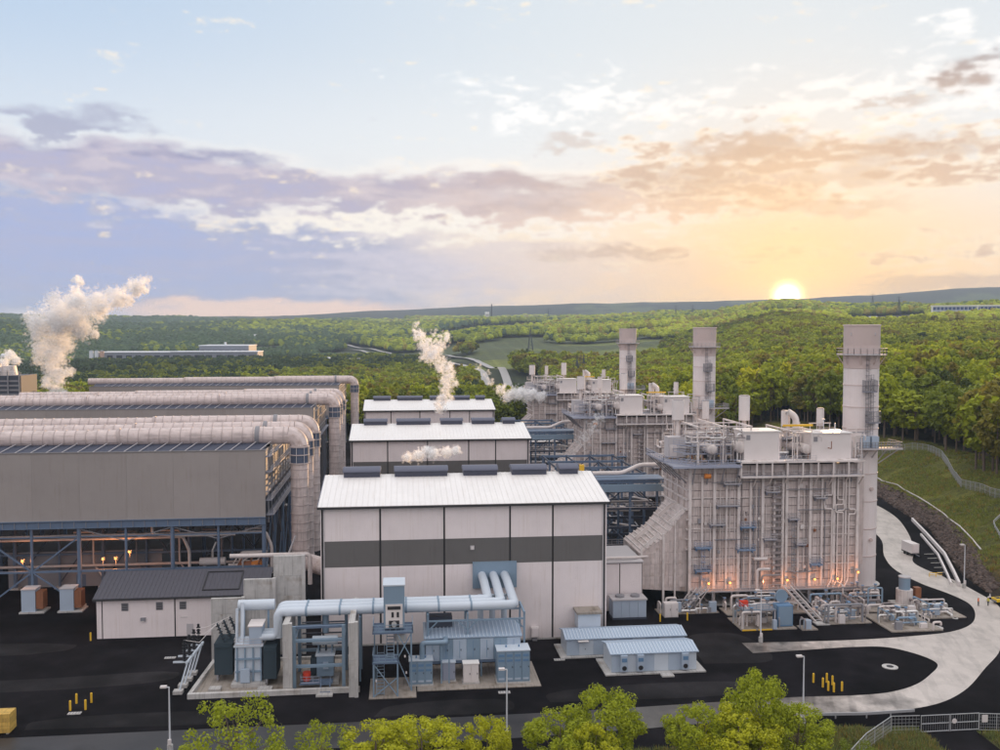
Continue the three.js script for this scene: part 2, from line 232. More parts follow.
// ---------------------------------------------------------------- the land
// foot of the hillside right of the plant: x as a function of z
const TOE = [[-60, 96], [-110, 97], [-130, 100], [-145, 108], [-160, 118], [-175, 122.5], [-194, 127], [-240, 147], [-285, 158], [-330, 164], [-420, 150], [-520, 140]];
function toeX(z) { for (let i = 1; i < TOE.length; i++) if (z >= TOE[i][0]) { const [z0, x0] = TOE[i - 1], [z1, x1] = TOE[i]; return lerp(x0, x1, clamp((z0 - z) / (z0 - z1))); } return 140; }
function hillY(x, z) {
  const d = x - toeX(z); if (d <= 0) return 0;
  const rise = 0.45 * sm(-150, -190, z) + 0.12 * (1 - sm(-150, -190, z));
  return rise * Math.min(d, 26) + 0.07 * Math.max(0, d - 26) + (fbm(x * 0.06, z * 0.06, 4) - 0.5) * Math.min(2.2, d * 0.12);
}
const T_AZ = [-60, -24, -16, -8, 0, 6, 12, 17, 23.5, 28, 33, 60];
const T_R = [330, 480, 700, 1000, 1150, 1650, 2000, 2600, 3600, 4500, 6000, 7000, 7700];
const T_Y = [ // rows: azimuth; columns: distance
  [-6, -10, -14, -18, -18, -6, 4, 24, 62, 120, 175, 200, 150],
  [-6, -10, -14, -16, -14, 2, 14, 36, 74, 128, 180, 200, 150],
  [-6, -8, -10, -10, -8, 0, 4, 22, 58, 118, 190, 200, 150],
  [-4, -4, -8, -10, -8, 0, 6, 26, 60, 108, 205, 230, 150],
  [-2, 0, -6, -12, -10, 4, 14, 36, 64, 108, 262, 280, 150],
  [0, 0, -4, -8, 6, 30, 44, 66, 76, 116, 305, 320, 150],
  [0, 1, -2, -6, 8, 34, 52, 72, 82, 116, 322, 340, 150],
  [0, 4, 4, 4, 14, 42, 64, 82, 90, 116, 328, 350, 150],
  [8, 12, 18, 28, 40, 76, 98, 116, 100, 120, 345, 370, 150],
  [14, 16, 20, 28, 36, 68, 90, 108, 110, 130, 372, 390, 150],
  [16, 20, 26, 34, 40, 72, 92, 106, 120, 150, 412, 430, 150],
  [16, 24, 34, 44, 50, 80, 95, 110, 130, 170, 420, 440, 150]];
for (const row of T_Y) { row[9] = 55 + (row[9] - 55) * 0.82; row[10] = 55 + (row[10] - 55) * 0.706; row[11] = row[10] - 6; row[12] = 100; }   // the blue ridge closes the view at six kilometres
function tableY(az, r) {
  let a = clamp(az, -60, 60); let i = 1; while (i < T_AZ.length - 1 && a > T_AZ[i]) i++; const u = sm(0, 1, (a - T_AZ[i - 1]) / (T_AZ[i] - T_AZ[i - 1]));
  r = clamp(r, T_R[0], T_R[T_R.length - 1]); let j = 1; while (j < T_R.length - 1 && r > T_R[j]) j++; const v = sm(0, 1, (r - T_R[j - 1]) / (T_R[j] - T_R[j - 1]));
  return lerp(lerp(T_Y[i - 1][j - 1], T_Y[i][j - 1], u), lerp(T_Y[i - 1][j], T_Y[i][j], u), v);
}
const inYard = (x, z) => x > -215 && x < toeX(z) && z < -112 && z > -480;
function landY(x, z) {
  const r = Math.hypot(x, z), az = Math.atan2(x, -z) / D2R, front = Math.abs(az) < 90;
  let y = front ? tableY(az, r) : 0; y += (fbm(x * 0.0016 + 4, z * 0.0016, 5) - 0.5) * clamp((r - 600) / 2200) * (60 - 34 * sm(4500, 5800, r)) * (1 - 0.6 * spots.field(x, z)) + (fbm(x * 0.009, z * 0.009 + 8, 3) - 0.5) * clamp((r - 300) / 600) * 8;
  if (front && r > 1200) y += 26 * sm(1200, 2600, r) * (1 - sm(3600, 4600, r)) * sm(4, -6, az) * (fbm(x * 0.0007 + 3, z * 0.0032 + 6, 3) - 0.45) * 2;
  if (z < -60) { // blend from the level yard outwards
    const d = Math.max(-215 - x, x - Math.min(toeX(z), 240), z + 112, -480 - z);
    if (d < 0) return -0.6; const h = x > toeX(z) && z > -520 ? hillY(x, z) : 0; return lerp(Math.max(h, -0.6) - 0.1, y, sm(30, 150, d));
  }
  return -2.5;
}
// what covers the land far off
const spots = { // open ground: centre azimuth/distance in metres
  field: (x, z) => { const r = Math.hypot(x, z), az = Math.atan2(x, -z) / D2R; return sm(1120, 1180, r + 60 * (fbm(az * 0.5, 3) - 0.5)) * (1 - sm(1640, 1740, r + 120 * (fbm(az * 0.8, 9) - 0.5))) * sm(4.4, 5.2, az + 1.6 * (fbm(r * 0.02, 4) - 0.5)) * (1 - sm(15.2, 17.2, az + 3 * (fbm(r * 0.012, 8) - 0.5))); },
  meadow: (x, z) => { const r = Math.hypot(x, z); return r < 900 ? 0 : sm(0.635, 0.66, fbm(x * 0.0024 + 71, z * 0.0034 + 13, 4)) * sm(900, 1200, r); },
  quarry: (x, z) => { const r = Math.hypot(x, z), az = Math.atan2(x, -z) / D2R; return sm(1500, 1580, r) * (1 - sm(2050, 2200, r + 200 * (fbm(az, 5) - 0.5))) * sm(26.2, 27.2, az) * (1 - sm(30.6, 31.8, az)); },
};
const HIGHWAY = [[[98, -640], [100, -760], [109, -890], [122, -1062], [120, -1225], [96, -1415], [40, -1640], [-60, -1900], [-170, -2250]], [[76, -640], [82, -800], [92, -938], [97, -1085], [91, -1228], [60, -1420], [0, -1640], [-100, -1900]]];
const highwayClear = (x, z) => { for (const L of HIGHWAY) for (let i = 1; i < L.length; i++) { const [ax, az] = L[i - 1], [bx2, bz] = L[i], dx = bx2 - ax, dz = bz - az, t = clamp(((x - ax) * dx + (z - az) * dz) / (dx * dx + dz * dz)); if (Math.hypot(x - ax - dx * t, z - az - dz * t) < 15 + (z > az + dz * t ? 26 : 0)) return false; } return true; };
const WORKS = [-330, -1530, 190, 120];   // far warehouse clearing: centre x, z, half sizes
const inWorks = (x, z) => Math.abs(x - WORKS[0]) < WORKS[2] && Math.abs(z - WORKS[1]) < WORKS[3];
{
  const azs = []; for (let a = -180; a < -46; a += 4) azs.push(a); for (let a = -46; a <= 52; a += 0.3) azs.push(a); for (let a = 56; a <= 180; a += 4) azs.push(a); azs[azs.length - 1] = 180;
  const rs = [1]; for (let r = 50; r < 7700; r *= 1.021) rs.push(r);
  const pos = [], uv = [], col = [], idx = [], n = azs.length;
  for (const r of rs) for (const a of azs) {
    const x = r * Math.sin(a * D2R), z = -r * Math.cos(a * D2R), y = landY(x, z), v = fbm(x * 0.004, z * 0.004 + 3, 4), w = fbm(x * 0.02, z * 0.02, 4);
    pos.push(x, y - (Math.abs(a) > 90 ? 0 : 0), z); uv.push(x, z);
    let c = mix3([0.028, 0.042, 0.014], [0.055, 0.075, 0.02], v); c = mix3(c, [0.06, 0.052, 0.025], sm(0.55, 0.75, w) * 0.6);
    if (r > 4600) c = mix3([0.03, 0.042, 0.02], [0.06, 0.062, 0.03], sm(0.35, 0.7, fbm(x * 0.0011, z * 0.0011, 5)));
    const f = spots.field(x, z); if (f > 0) c = mix3(c, mix3([0.20, 0.29, 0.05], [0.32, 0.34, 0.09], w), f);
    const q = spots.quarry(x, z); if (q > 0) c = mix3(c, mix3([0.10, 0.075, 0.075], [0.17, 0.13, 0.115], w), q);
    const me = spots.meadow(x, z); if (me > 0) c = mix3(c, mix3([0.10, 0.15, 0.05], [0.17, 0.19, 0.08], w), me);
    if (inWorks(x, z)) c = [0.11, 0.12, 0.12];
    col.push(...c);
  }
  for (let i = 0; i < rs.length - 1; i++) for (let j = 0; j < n - 1; j++) { const a = i * n + j, b = a + n; idx.push(a, a + 1, b, b, a + 1, b + 1); }
  const g = new THREE.BufferGeometry(); g.setAttribute('position', new THREE.Float32BufferAttribute(pos, 3)); g.setAttribute('uv', new THREE.Float32BufferAttribute(uv, 2)); g.setAttribute('color', new THREE.Float32BufferAttribute(col, 3)); g.setIndex(idx); g.computeVertexNormals();
  const m = new THREE.MeshStandardMaterial({ vertexColors: true, roughness: 1, map: texGround }); const o = new THREE.Mesh(g, m); o.name = 'terrain'; o.receiveShadow = o.castShadow = true; structure(o);
}
function sheet(name, poly, y, m) {
  const s = new THREE.Shape(poly.map(([x, z]) => new THREE.Vector2(x, -z))), g = new THREE.ShapeGeometry(s, 8); g.rotateX(-Math.PI / 2); g.translate(0, y, 0);
  const o = new THREE.Mesh(g, m); o.name = name; o.receiveShadow = true; return structure(o);
}
function spline(pts, k = 6) { const c = new THREE.CatmullRomCurve3(pts.map(([x, z]) => V(x, 0, z)), false, 'centripetal'); return c.getPoints(pts.length * k).map((p) => [p.x, p.z]); }
const asphalt = new THREE.MeshPhysicalMaterial({ map: texAsphalt, roughness: 0.95, specularIntensity: 0.18 }); asphalt.color.setRGB(0.022, 0.0195, 0.023); asphalt.bumpMap = texAsphalt; asphalt.bumpScale = 0.02;
{
  const edge = TOE.filter(([z]) => z <= -110 && z >= -420).map(([z, x]) => [x + 1.5, z]);
  sheet('asphalt_yard', [[-214, -116], [60, -115], [97, -113], ...edge.slice(1), [150, -478], [-214, -478]], -0.012, asphalt);
}
const roadMat = mat(0.055, 0.052, 0.055, { map: texRoad, roughness: 0.6 }); roadMat.roughnessMap = texRoadRough;
// sky glare painted into the road colour toward the right, with ragged dust streaks
const glareDustMap = (() => {
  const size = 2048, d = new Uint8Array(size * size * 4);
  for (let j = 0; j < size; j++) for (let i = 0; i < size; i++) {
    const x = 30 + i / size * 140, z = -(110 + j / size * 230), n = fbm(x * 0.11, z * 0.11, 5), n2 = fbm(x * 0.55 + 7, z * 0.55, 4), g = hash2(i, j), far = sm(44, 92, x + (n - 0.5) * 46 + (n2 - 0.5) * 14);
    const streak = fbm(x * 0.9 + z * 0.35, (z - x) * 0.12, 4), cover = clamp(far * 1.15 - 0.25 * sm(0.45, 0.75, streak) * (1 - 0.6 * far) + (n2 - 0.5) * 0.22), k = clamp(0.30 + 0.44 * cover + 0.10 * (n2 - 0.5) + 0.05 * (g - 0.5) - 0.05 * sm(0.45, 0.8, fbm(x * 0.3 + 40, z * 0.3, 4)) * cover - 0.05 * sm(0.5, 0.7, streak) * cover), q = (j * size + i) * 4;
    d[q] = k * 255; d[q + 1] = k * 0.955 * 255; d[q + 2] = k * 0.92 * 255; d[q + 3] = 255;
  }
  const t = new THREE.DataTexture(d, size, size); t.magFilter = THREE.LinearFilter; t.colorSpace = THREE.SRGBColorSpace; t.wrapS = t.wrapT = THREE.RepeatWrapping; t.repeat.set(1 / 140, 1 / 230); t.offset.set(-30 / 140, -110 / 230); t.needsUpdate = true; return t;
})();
const loopMat = new THREE.MeshStandardMaterial({ map: glareDustMap, roughness: 0.42 });
{
  const outer = spline([[42, -123.3], [59, -124.6], [66, -124.3], [73, -124.7], [79.5, -126.5], [86.2, -130.7], [95.2, -139.1], [103.2, -146.9], [113.2, -161.3], [119.6, -171], [121.4, -181], [122.2, -192], [121.2, -198], [122, -206], [128, -216], [139, -238], [148, -262], [152, -290], [150, -330]], 5);
  const in1 = spline([[138, -330], [138, -290], [134, -262], [127.7, -232], [118, -212], [114, -200], [113.4, -188], [114.8, -180], [114.6, -173], [111.2, -165.9], [106.4, -160.3], [100.3, -156.9], [89.6, -155.2], [79.8, -154.6], [60, -155.2]], 5);
  const in2 = spline([[60, -150], [70, -150.6], [78.1, -151.1], [84.2, -150.5], [87.1, -147.6], [88.6, -144], [88.4, -141.5], [84.4, -137.2], [79.7, -133.5], [74.3, -131.2], [69.2, -130.6], [59.8, -130.9], [44.1, -130.3]], 5);
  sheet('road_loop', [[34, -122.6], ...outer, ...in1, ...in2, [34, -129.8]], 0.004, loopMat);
  sheet('perimeter_road', [[-214, -121], [0, -121.1], [21.5, -121.8], [34, -122.6], [34, -129.8], [22.8, -129.4], [-0.3, -129.1], [-54, -129], [-214, -129]], 0.004, roadMat);
}
{ // mended strips in the asphalt
  const pm = new THREE.MeshPhysicalMaterial({ map: texAsphalt, roughness: 0.9, specularIntensity: 0.3 }); pm.color.setRGB(0.04, 0.037, 0.04);
  for (const p of [[[-120, -146], [-44, -146.6], [-36, -149], [-36, -151.5], [-60, -150.8], [-120, -150]], [[-110, -163], [-58, -164], [-57, -167], [-110, -166.4]], [[-52, -131.4], [-20, -131.6], [-20, -133.8], [-52, -134]], [[22, -133], [52, -133.6], [54, -137], [40, -138.6], [22, -136]], [[50, -146], [62, -146.5], [61, -160], [52, -160]], [[-4, -130.6], [16, -131], [16, -134.4], [-2, -134]]]) sheet('asphalt_patch', spline([...p, p[0]], 4).slice(0, -1), -0.006, pm);
}
// hillside: riprap at the foot, rough grass above
const inHill = (z) => z < -112 && z > -420;
{
  const pos = [], uv = [], col = [], idx = [], nz = 150, nd = 64, R = rng(5);
  for (let i = 0; i <= nz; i++) for (let j = 0; j <= nd; j++) {
    const z = lerp(-100, -470, i / nz), d = 95 * (j / nd) ** 1.25 - 0.4, x = toeX(z) + d, n = fbm(x * 0.12, z * 0.12, 4), n2 = fbm(x * 0.5 + 9, z * 0.5, 3), back = sm(-190, -225, z);
    pos.push(x, hillY(x, z) + 0.12 * sm(0, 2, d) + (n2 - 0.5) * 0.35 * sm(0, 3, d), z); uv.push(x, z);
    const rip = lerp(2, 5, sm(-175, -205, z)) + 3 * (n - 0.5);
    let c = mix3([0.19, 0.215, 0.035], [0.33, 0.33, 0.055], sm(0.25, 0.75, n)); c = mix3(c, [0.2, 0.14, 0.05], sm(0.6, 0.85, fbm(x * 0.05 + 30, z * 0.05, 4)) * 0.6);
    if (z > -205) c = mix3(c, [0.24, 0.145, 0.06], sm(-215, -180, z) * (1 - sm(-165, -130, z) * 0.4) * (0.45 + 0.5 * n));
    c = mix3([0.075, 0.052, 0.042], c, sm(rip - 1.2, rip + 1.2, d + (n2 - 0.5) * 3)); c = mix3(c, [0.03, 0.035, 0.012], sm(34, 44, d)); col.push(...c);
  }
  for (let i = 0; i < nz; i++) for (let j = 0; j < nd; j++) { const a = i * (nd + 1) + j, b = a + nd + 1; idx.push(a, a + 1, b, b, a + 1, b + 1); }
  const g = new THREE.BufferGeometry(); g.setAttribute('position', new THREE.Float32BufferAttribute(pos, 3)); g.setAttribute('uv', new THREE.Float32BufferAttribute(uv, 2)); g.setAttribute('color', new THREE.Float32BufferAttribute(col, 3)); g.setIndex(idx); g.computeVertexNormals();
  const t = texGround.clone(); t.repeat.set(1 / 13, 1 / 13); t.needsUpdate = true; const m = new THREE.MeshStandardMaterial({ vertexColors: true, roughness: 1, map: t, bumpMap: t, bumpScale: 0.5 }); const o = new THREE.Mesh(g, m); o.name = 'hillside_ground'; o.receiveShadow = o.castShadow = true; structure(o);
}
function instanced(name, label, category, geo, m, list, colours) {
  const o = new THREE.InstancedMesh(geo, m, list.length); o.name = numbered(name); o.castShadow = o.receiveShadow = true; list.forEach((q, i) => { o.setMatrixAt(i, q); if (colours) o.setColorAt(i, colours[i]); }); o.userData = { label, category, kind: 'stuff' }; scene.add(o); return o;
}
const place = (x, y, z, ry, s, sy = s, tilt = 0) => new THREE.Matrix4().compose(V(x, y, z), new THREE.Quaternion().setFromEuler(new THREE.Euler(tilt, ry, tilt * 0.7)), V(s, sy, s));
{ // riprap boulders along the foot of the slope
  const R = rng(21), g = new THREE.IcosahedronGeometry(0.55, 1), p = g.attributes.position; for (let i = 0; i < p.count; i++) { const k = 0.75 + 0.5 * hash2(Math.round(p.getX(i) * 50), Math.round(p.getY(i) * 50 + p.getZ(i) * 90)); p.setXYZ(i, p.getX(i) * k, p.getY(i) * k * 0.7, p.getZ(i) * k); } g.computeVertexNormals();
  const list = [], cs = []; for (let i = 0; i < 2600; i++) { const z = lerp(-180, -345, R()), d = R() * (2.5 + 3 * sm(-180, -205, z)), x = toeX(z) + d; list.push(place(x, hillY(x, z) + 0.2, z, R() * 6, 0.5 + R() * 1.0, 0.5 + R() * 0.9, R() * 3)); const k = 0.6 + R() * 0.9; cs.push(new THREE.Color().setRGB(0.085 * k, 0.062 * k, 0.052 * k)); }
  instanced('riprap_rocks', 'dark broken rock along the foot of the grassy slope', 'riprap', g, mat(1, 1, 1, { roughness: 0.95 }), list, cs);
}
{ // grass tufts on the slope and on the bank at the bottom of the picture
  const R = rng(22), k = []; const pos = [], idx = [];
  for (let i = 0; i < 9; i++) { const a = R() * 6.28, r = 0.12 + R() * 0.18, h = 0.3 + R() * 0.35, b = pos.length / 3, c = Math.cos(a), s = Math.sin(a); pos.push(c * r - s * 0.05, 0, s * r + c * 0.05, c * r + s * 0.05, 0, s * r - c * 0.05, c * r * 2.2, h, s * r * 2.2); idx.push(b, b + 1, b + 2); }
  const g = new THREE.BufferGeometry(); g.setAttribute('position', new THREE.Float32BufferAttribute(pos, 3)); g.setIndex(idx); g.computeVertexNormals();
  const m = new THREE.MeshPhysicalMaterial({ roughness: 1, transmission: 0.3, thickness: 0, side: THREE.DoubleSide }); const list = [], cs = [];
  for (let i = 0; i < 26000; i++) { const low = R() < 0.35, z = low ? lerp(-104, -150, R()) : lerp(-150, -350, R()), d = (low ? 0.5 : 4) + R() * 34, x = toeX(z) + d; if (fbm(x * 0.15, z * 0.15, 3) < 0.4) continue; list.push(place(x, hillY(x, z) + 0.1, z, R() * 6, 0.7 + R() * 1.1)); const q = 0.7 + R() * 0.7, br = R() < 0.14 + 0.4 * sm(-205, -175, z) ? 1 : 0; cs.push(new THREE.Color().setRGB((0.22 + 0.1 * br) * q, (0.25 - 0.05 * br) * q, 0.04 * q)); }
  for (let i = 0; i < 15000; i++) { const x = lerp(30, 100, R()), z = lerp(-103, -119.5, R() ** 0.7); if (z < -116 && (x < 52 || x > 74)) continue; if (x > 63.5 && x < 79 && z < -108) { if (x > 71 || z < -118) continue; } list.push(place(x, -0.1, z, R() * 6, 0.6 + R() * 0.9)); const q = 0.7 + R() * 0.7, br = R() < 0.3 ? 1 : 0; cs.push(new THREE.Color().setRGB((0.14 + 0.1 * br) * q, 0.17 * q, 0.03 * q)); }
  instanced('rough_grass', 'rough green and straw grass on the slopes beside the road', 'grass', g, m, list, cs);
}
{ // grass bank in front, path under the corner fence
  const m = mat(0.075, 0.085, 0.022, { map: texGround, roughness: 1 });
  sheet('grass_bank', [[-214, -60], [120, -60], [99, -112], [80, -113.5], [77, -118.8], [71, -119.6], [57, -120.2], [48, -115.5], [-214, -114.5]], 0.006, m);
  sheet('dark_track', [[70, -100], [78, -100], [79, -121], [71.5, -121]], 0.012, asphalt);
}

// ---------------------------------------------------------------- turbine halls
const HALLX = [-13.6, -3.6, 7.6, 19.3, 27, 36.4];
function turbineHall() {
  const h = thing('turbine_hall', '', 'hall', [11.4, 0, -177], 'turbine halls in line'), x0 = -13.9, x1 = 36.8, zf = -161, zb = -193, ev = 24.6, ridge = 27.6;
  bx(h, 'wall_core', M.joint, x0 + 0.1, 0, zf - 0.18, x1 - 0.1, ev, zb);
  for (let i = 0; i < 5; i++) { const a = HALLX[i] + 0.17, b = HALLX[i + 1] - 0.17; [[0.3, 14.0, M.white], [14.02, 18.6, M.grey], [18.62, ev - 0.35, M.white]].forEach(([y0, y1, m], k) => bx(h, 'wall_panel', m[(i + k) % 3], a, y0, zf, b, y1, zf - 0.17)); }
  for (const [xa, xb] of [[x0, HALLX[0] - 0.17], [HALLX[5] + 0.17, x1]]) bx(h, 'corner_trim', M.white[1], xa, 0.3, zf, xb, ev - 0.35, zf - 0.17);
  for (const s of [0, 1]) { const xs = s ? x1 - 0.1 : x0 + 0.1, w = s ? 0.12 : -0.12; for (let i = 0; i < 4; i++) { const za = zf - 0.4 - i * 7.9, zz = za - 7.6; [[0.3, 14.0, M.white], [14.02, 18.6, M.grey], [18.62, ev - 0.35, M.white]].forEach(([y0, y1, m], k) => bx(h, 'side_panel', m[(i + k) % 3], xs, y0, za, xs + w, y1, zz)); } }
  bx(h, 'plinth', M.concrete[1], x0 - 0.1, 0, zf + 0.08, x1 + 0.1, 0.28, zf - 0.1);
  // gabled roof: two slopes with standing seams
  const zr = (zf + zb) / 2, slope = (zE, nm) => { const s = new THREE.Shape(); s.moveTo(0, 0); s.lineTo(0, 0.25); s.lineTo(1, ridge - ev + 0.25); s.lineTo(1, ridge - ev); s.closePath(); const L = x1 - x0 + 1.0, run = zr - zE; const g = new THREE.BufferGeometry(); const P = [[x0 - 0.5, ev, zE], [x1 + 0.5, ev, zE], [x1 + 0.5, ridge, zr], [x0 - 0.5, ridge, zr]], up = 0.22; const v = []; for (const q of P) v.push(...q); for (const q of P) v.push(q[0], q[1] + up, q[2]); g.setAttribute('position', new THREE.Float32BufferAttribute(v, 3)); g.setAttribute('uv', new THREE.Float32BufferAttribute([0, 0, 51, 0, 51, 16, 0, 16, 0, 0, 51, 0, 51, 16, 0, 16], 2)); const f = [4, 5, 6, 4, 6, 7, 0, 2, 1, 0, 3, 2, 0, 1, 5, 0, 5, 4, 1, 2, 6, 1, 6, 5, 3, 0, 4, 3, 4, 7]; if (zE < zr) for (let i = 0; i < f.length; i += 3) { const t = f[i + 1]; f[i + 1] = f[i + 2]; f[i + 2] = t; } g.setIndex(f); const q = g.toNonIndexed(); q.computeVertexNormals(); const o = off(h); q.translate(-o.x, -o.y, -o.z); const me = new THREE.Mesh(q, M.roof); me.name = nm; h.add(me); const k = new Kit(); for (let x = x0 + 0.2; x < x1; x += 1.0) k.bar([x, ev + 0.25, zE + (zE > zr ? 0 : 0)], [x, ridge + 0.25, zr], 0.05, 0.09); k.build(h, 'standing_seams', M.seam); return me; };
  slope(zf + 0.7, 'roof_slope'); slope(zb - 0.7, 'roof_slope');
  bx(h, 'eave_gutter', M.joint, x0 - 0.5, ev - 0.22, zf + 0.72, x1 + 0.5, ev + 0.16, zf + 0.95); bx(h, 'soffit', M.joint, x0 - 0.45, ev - 0.2, zf + 0.7, x1 + 0.45, ev - 0.05, zf - 0.1);
  for (const s of [x0 - 0.45, x1 + 0.45]) for (const q of [zf + 0.7, zb - 0.7]) bar(h, 'gable_trim', M.ventLip, [s, ev + 0.1, q], [s, ridge + 0.1, zr], 0.12, 0.36);
  for (const s of [x0 + 0.12, x1 - 0.12]) { const sh = new THREE.Shape(); sh.moveTo(zb, ev - 0.1); sh.lineTo(zf, ev - 0.1); sh.lineTo(zr, ridge - 0.05); sh.closePath(); const g = new THREE.ExtrudeGeometry(sh, { depth: 0.2, bevelEnabled: false }); g.rotateY(-Math.PI / 2); mesh(h, 'gable_wall', g, M.white[0], s + 0.1, 0, 0); }
  for (const [a, b] of [[-10.7, -3.9], [-1.1, 8.9], [12, 18.5], [21.4, 28.1], [30.7, 34.3]]) {
    const v = bx(h, 'ridge_vent', M.vent, a, ridge - 1.1, zr + 1.7, b, ridge + 1.0, zr - 1.7);
    const sh = new THREE.Shape(); sh.absellipse(0, 0, 2.1, 0.8, 0, Math.PI); const g = new THREE.ExtrudeGeometry(sh, { depth: b - a + 0.3, bevelEnabled: false, curveSegments: 10 }); g.rotateY(Math.PI / 2); mesh(v, 'vent_cap', g, M.ventLip, a - 0.15, ridge + 0.95, zr);
    bx(v, 'vent_lip', M.ventLip, a - 0.1, ridge - 0.75, zr + 1.7, b + 0.1, ridge - 0.45, zr + 1.95);
  }
  const lamp = bx(h, 'wall_lamp', M.railGrey, 12.2, 16.6, zf + 0.35, 12.9, 17.3, zf); cy(lamp, 'lamp_disc', M.box, [12.55, 16.95, zf + 0.36], [12.55, 16.95, zf + 0.46], 0.27);
  const door = bx(h, 'door', M.railGrey, 8.3, 0.3, zf + 0.1, 10, 2.6, zf - 0.05); bx(door, 'handle', M.dark, 9.7, 1.3, zf + 0.18, 9.82, 1.42, zf + 0.1);
  for (const x of [-13.3, 36.1]) cy(h, 'downpipe', M.railGrey, [x, 0.4, zf + 0.14], [x, ev - 0.3, zf + 0.14], 0.09, 8);
  return h;
}
const hall1 = turbineHall(); hall1.userData.label = 'nearest white turbine hall with grey stripe and dark ridge vents';
copyThing(hall1, 'turbine_hall', 'middle one of three white turbine halls, behind the nearest', 0, 0, -99);
copyThing(hall1, 'turbine_hall', 'farthest and smallest-looking of the three white turbine halls', 0, 0, -198);

// lean-to boxes beside the nearest hall
{
  const a = thing('duct_annex', 'tall pinkish metal annex between nearest hall and boiler inlet', 'annex', [43, 0, -180]);
  bx(a, 'wall_core', M.joint, 38.2, 0, -175.1, 47.2, 9.9, -188); for (let i = 0; i < 2; i++) bx(a, 'wall_panel', M.white[i], 38.25 + i * 4.5, 0.4, -174.9, 42.5 + i * 4.5 + 0.05, 9.7, -175.1); bx(a, 'roof_cap', M.railGrey, 38, 9.9, -174.6, 47.4, 10.15, -188.2); pipe(a, 'vent_pipe', M.pipe, [[38.5, 10.6, -176], [45, 10.6, -176], [49, 10.2, -178]], 0.28);
  const b = thing('cooler_box', 'bluish grey cooler box standing before the metal annex', 'cooler', [43.5, 0, -172]);
  bx(b, 'skid', M.steelDark, 40.2, 0, -170.4, 46.9, 0.4, -174); for (let i = 0; i < 4; i++) bx(b, 'side_panel', M.panelBlue, 40.3 + i * 1.64, 0.4, -170.5, 40.3 + i * 1.64 + 1.6, 3.7, -173.9); bx(b, 'top_panel', M.railGrey, 40.1, 3.7, -170.3, 47, 3.95, -174.1); for (const x of [42, 45]) cy(b, 'fan_cowl', M.steelGrey, [x, 3.95, -172.2], [x, 4.35, -172.2], 0.9, 16);
  const c = thing('white_cabinet', 'white two-door electrical cabinet by the boiler inlet legs', 'cabinet', [52, 0, -171]);
  bx(c, 'body', M.box, 50.4, 0.15, -170.4, 53.1, 2.9, -171.8); for (const x of [50.5, 51.8]) { const d = bx(c, 'door', M.box, x, 0.3, -170.3, x + 1.2, 2.75, -170.39); bx(d, 'handle', M.dark, x + 0.95, 1.5, -170.24, x + 1.02, 1.9, -170.3); } bx(c, 'base', M.dark, 50.3, 0, -170.3, 53.2, 0.15, -171.9);
  const d = thing('ventilation_hood', 'pale blue ventilation hood on legs against the nearest hall', 'ventilator', [33, 0, -159]);
  bx(d, 'body', M.bluePale, 31, 2.6, -157.6, 35, 5.4, -160.8); bx(d, 'roof_lip', M.slab, 30.7, 5.4, -157.2, 35.3, 5.75, -160.9); const hop = new THREE.CylinderGeometry(2.6, 1.6, 1.1, 4); hop.rotateY(Math.PI / 4); mesh(d, 'hopper', hop, M.blue, 33, 2.05, -159.2); for (const x of [31.5, 34.4]) for (const z of [-157.9, -160.4]) bar(d, 'leg', M.steelGrey, [x, 0, z], [x, 2.6, z], 0.16);
  const e = thing('wall_meter_box', 'small white box at the foot of the nearest hall', 'box', [23.6, 0, -160.6]); bx(e, 'body', M.box, 23, 0.7, -160, 24.4, 2.5, -160.9); bx(e, 'door', M.white[2], 23.15, 0.85, -159.9, 24.25, 2.35, -159.99); bx(e, 'stand', M.steelGrey, 23.3, 0, -160.2, 24.1, 0.7, -160.7);
}

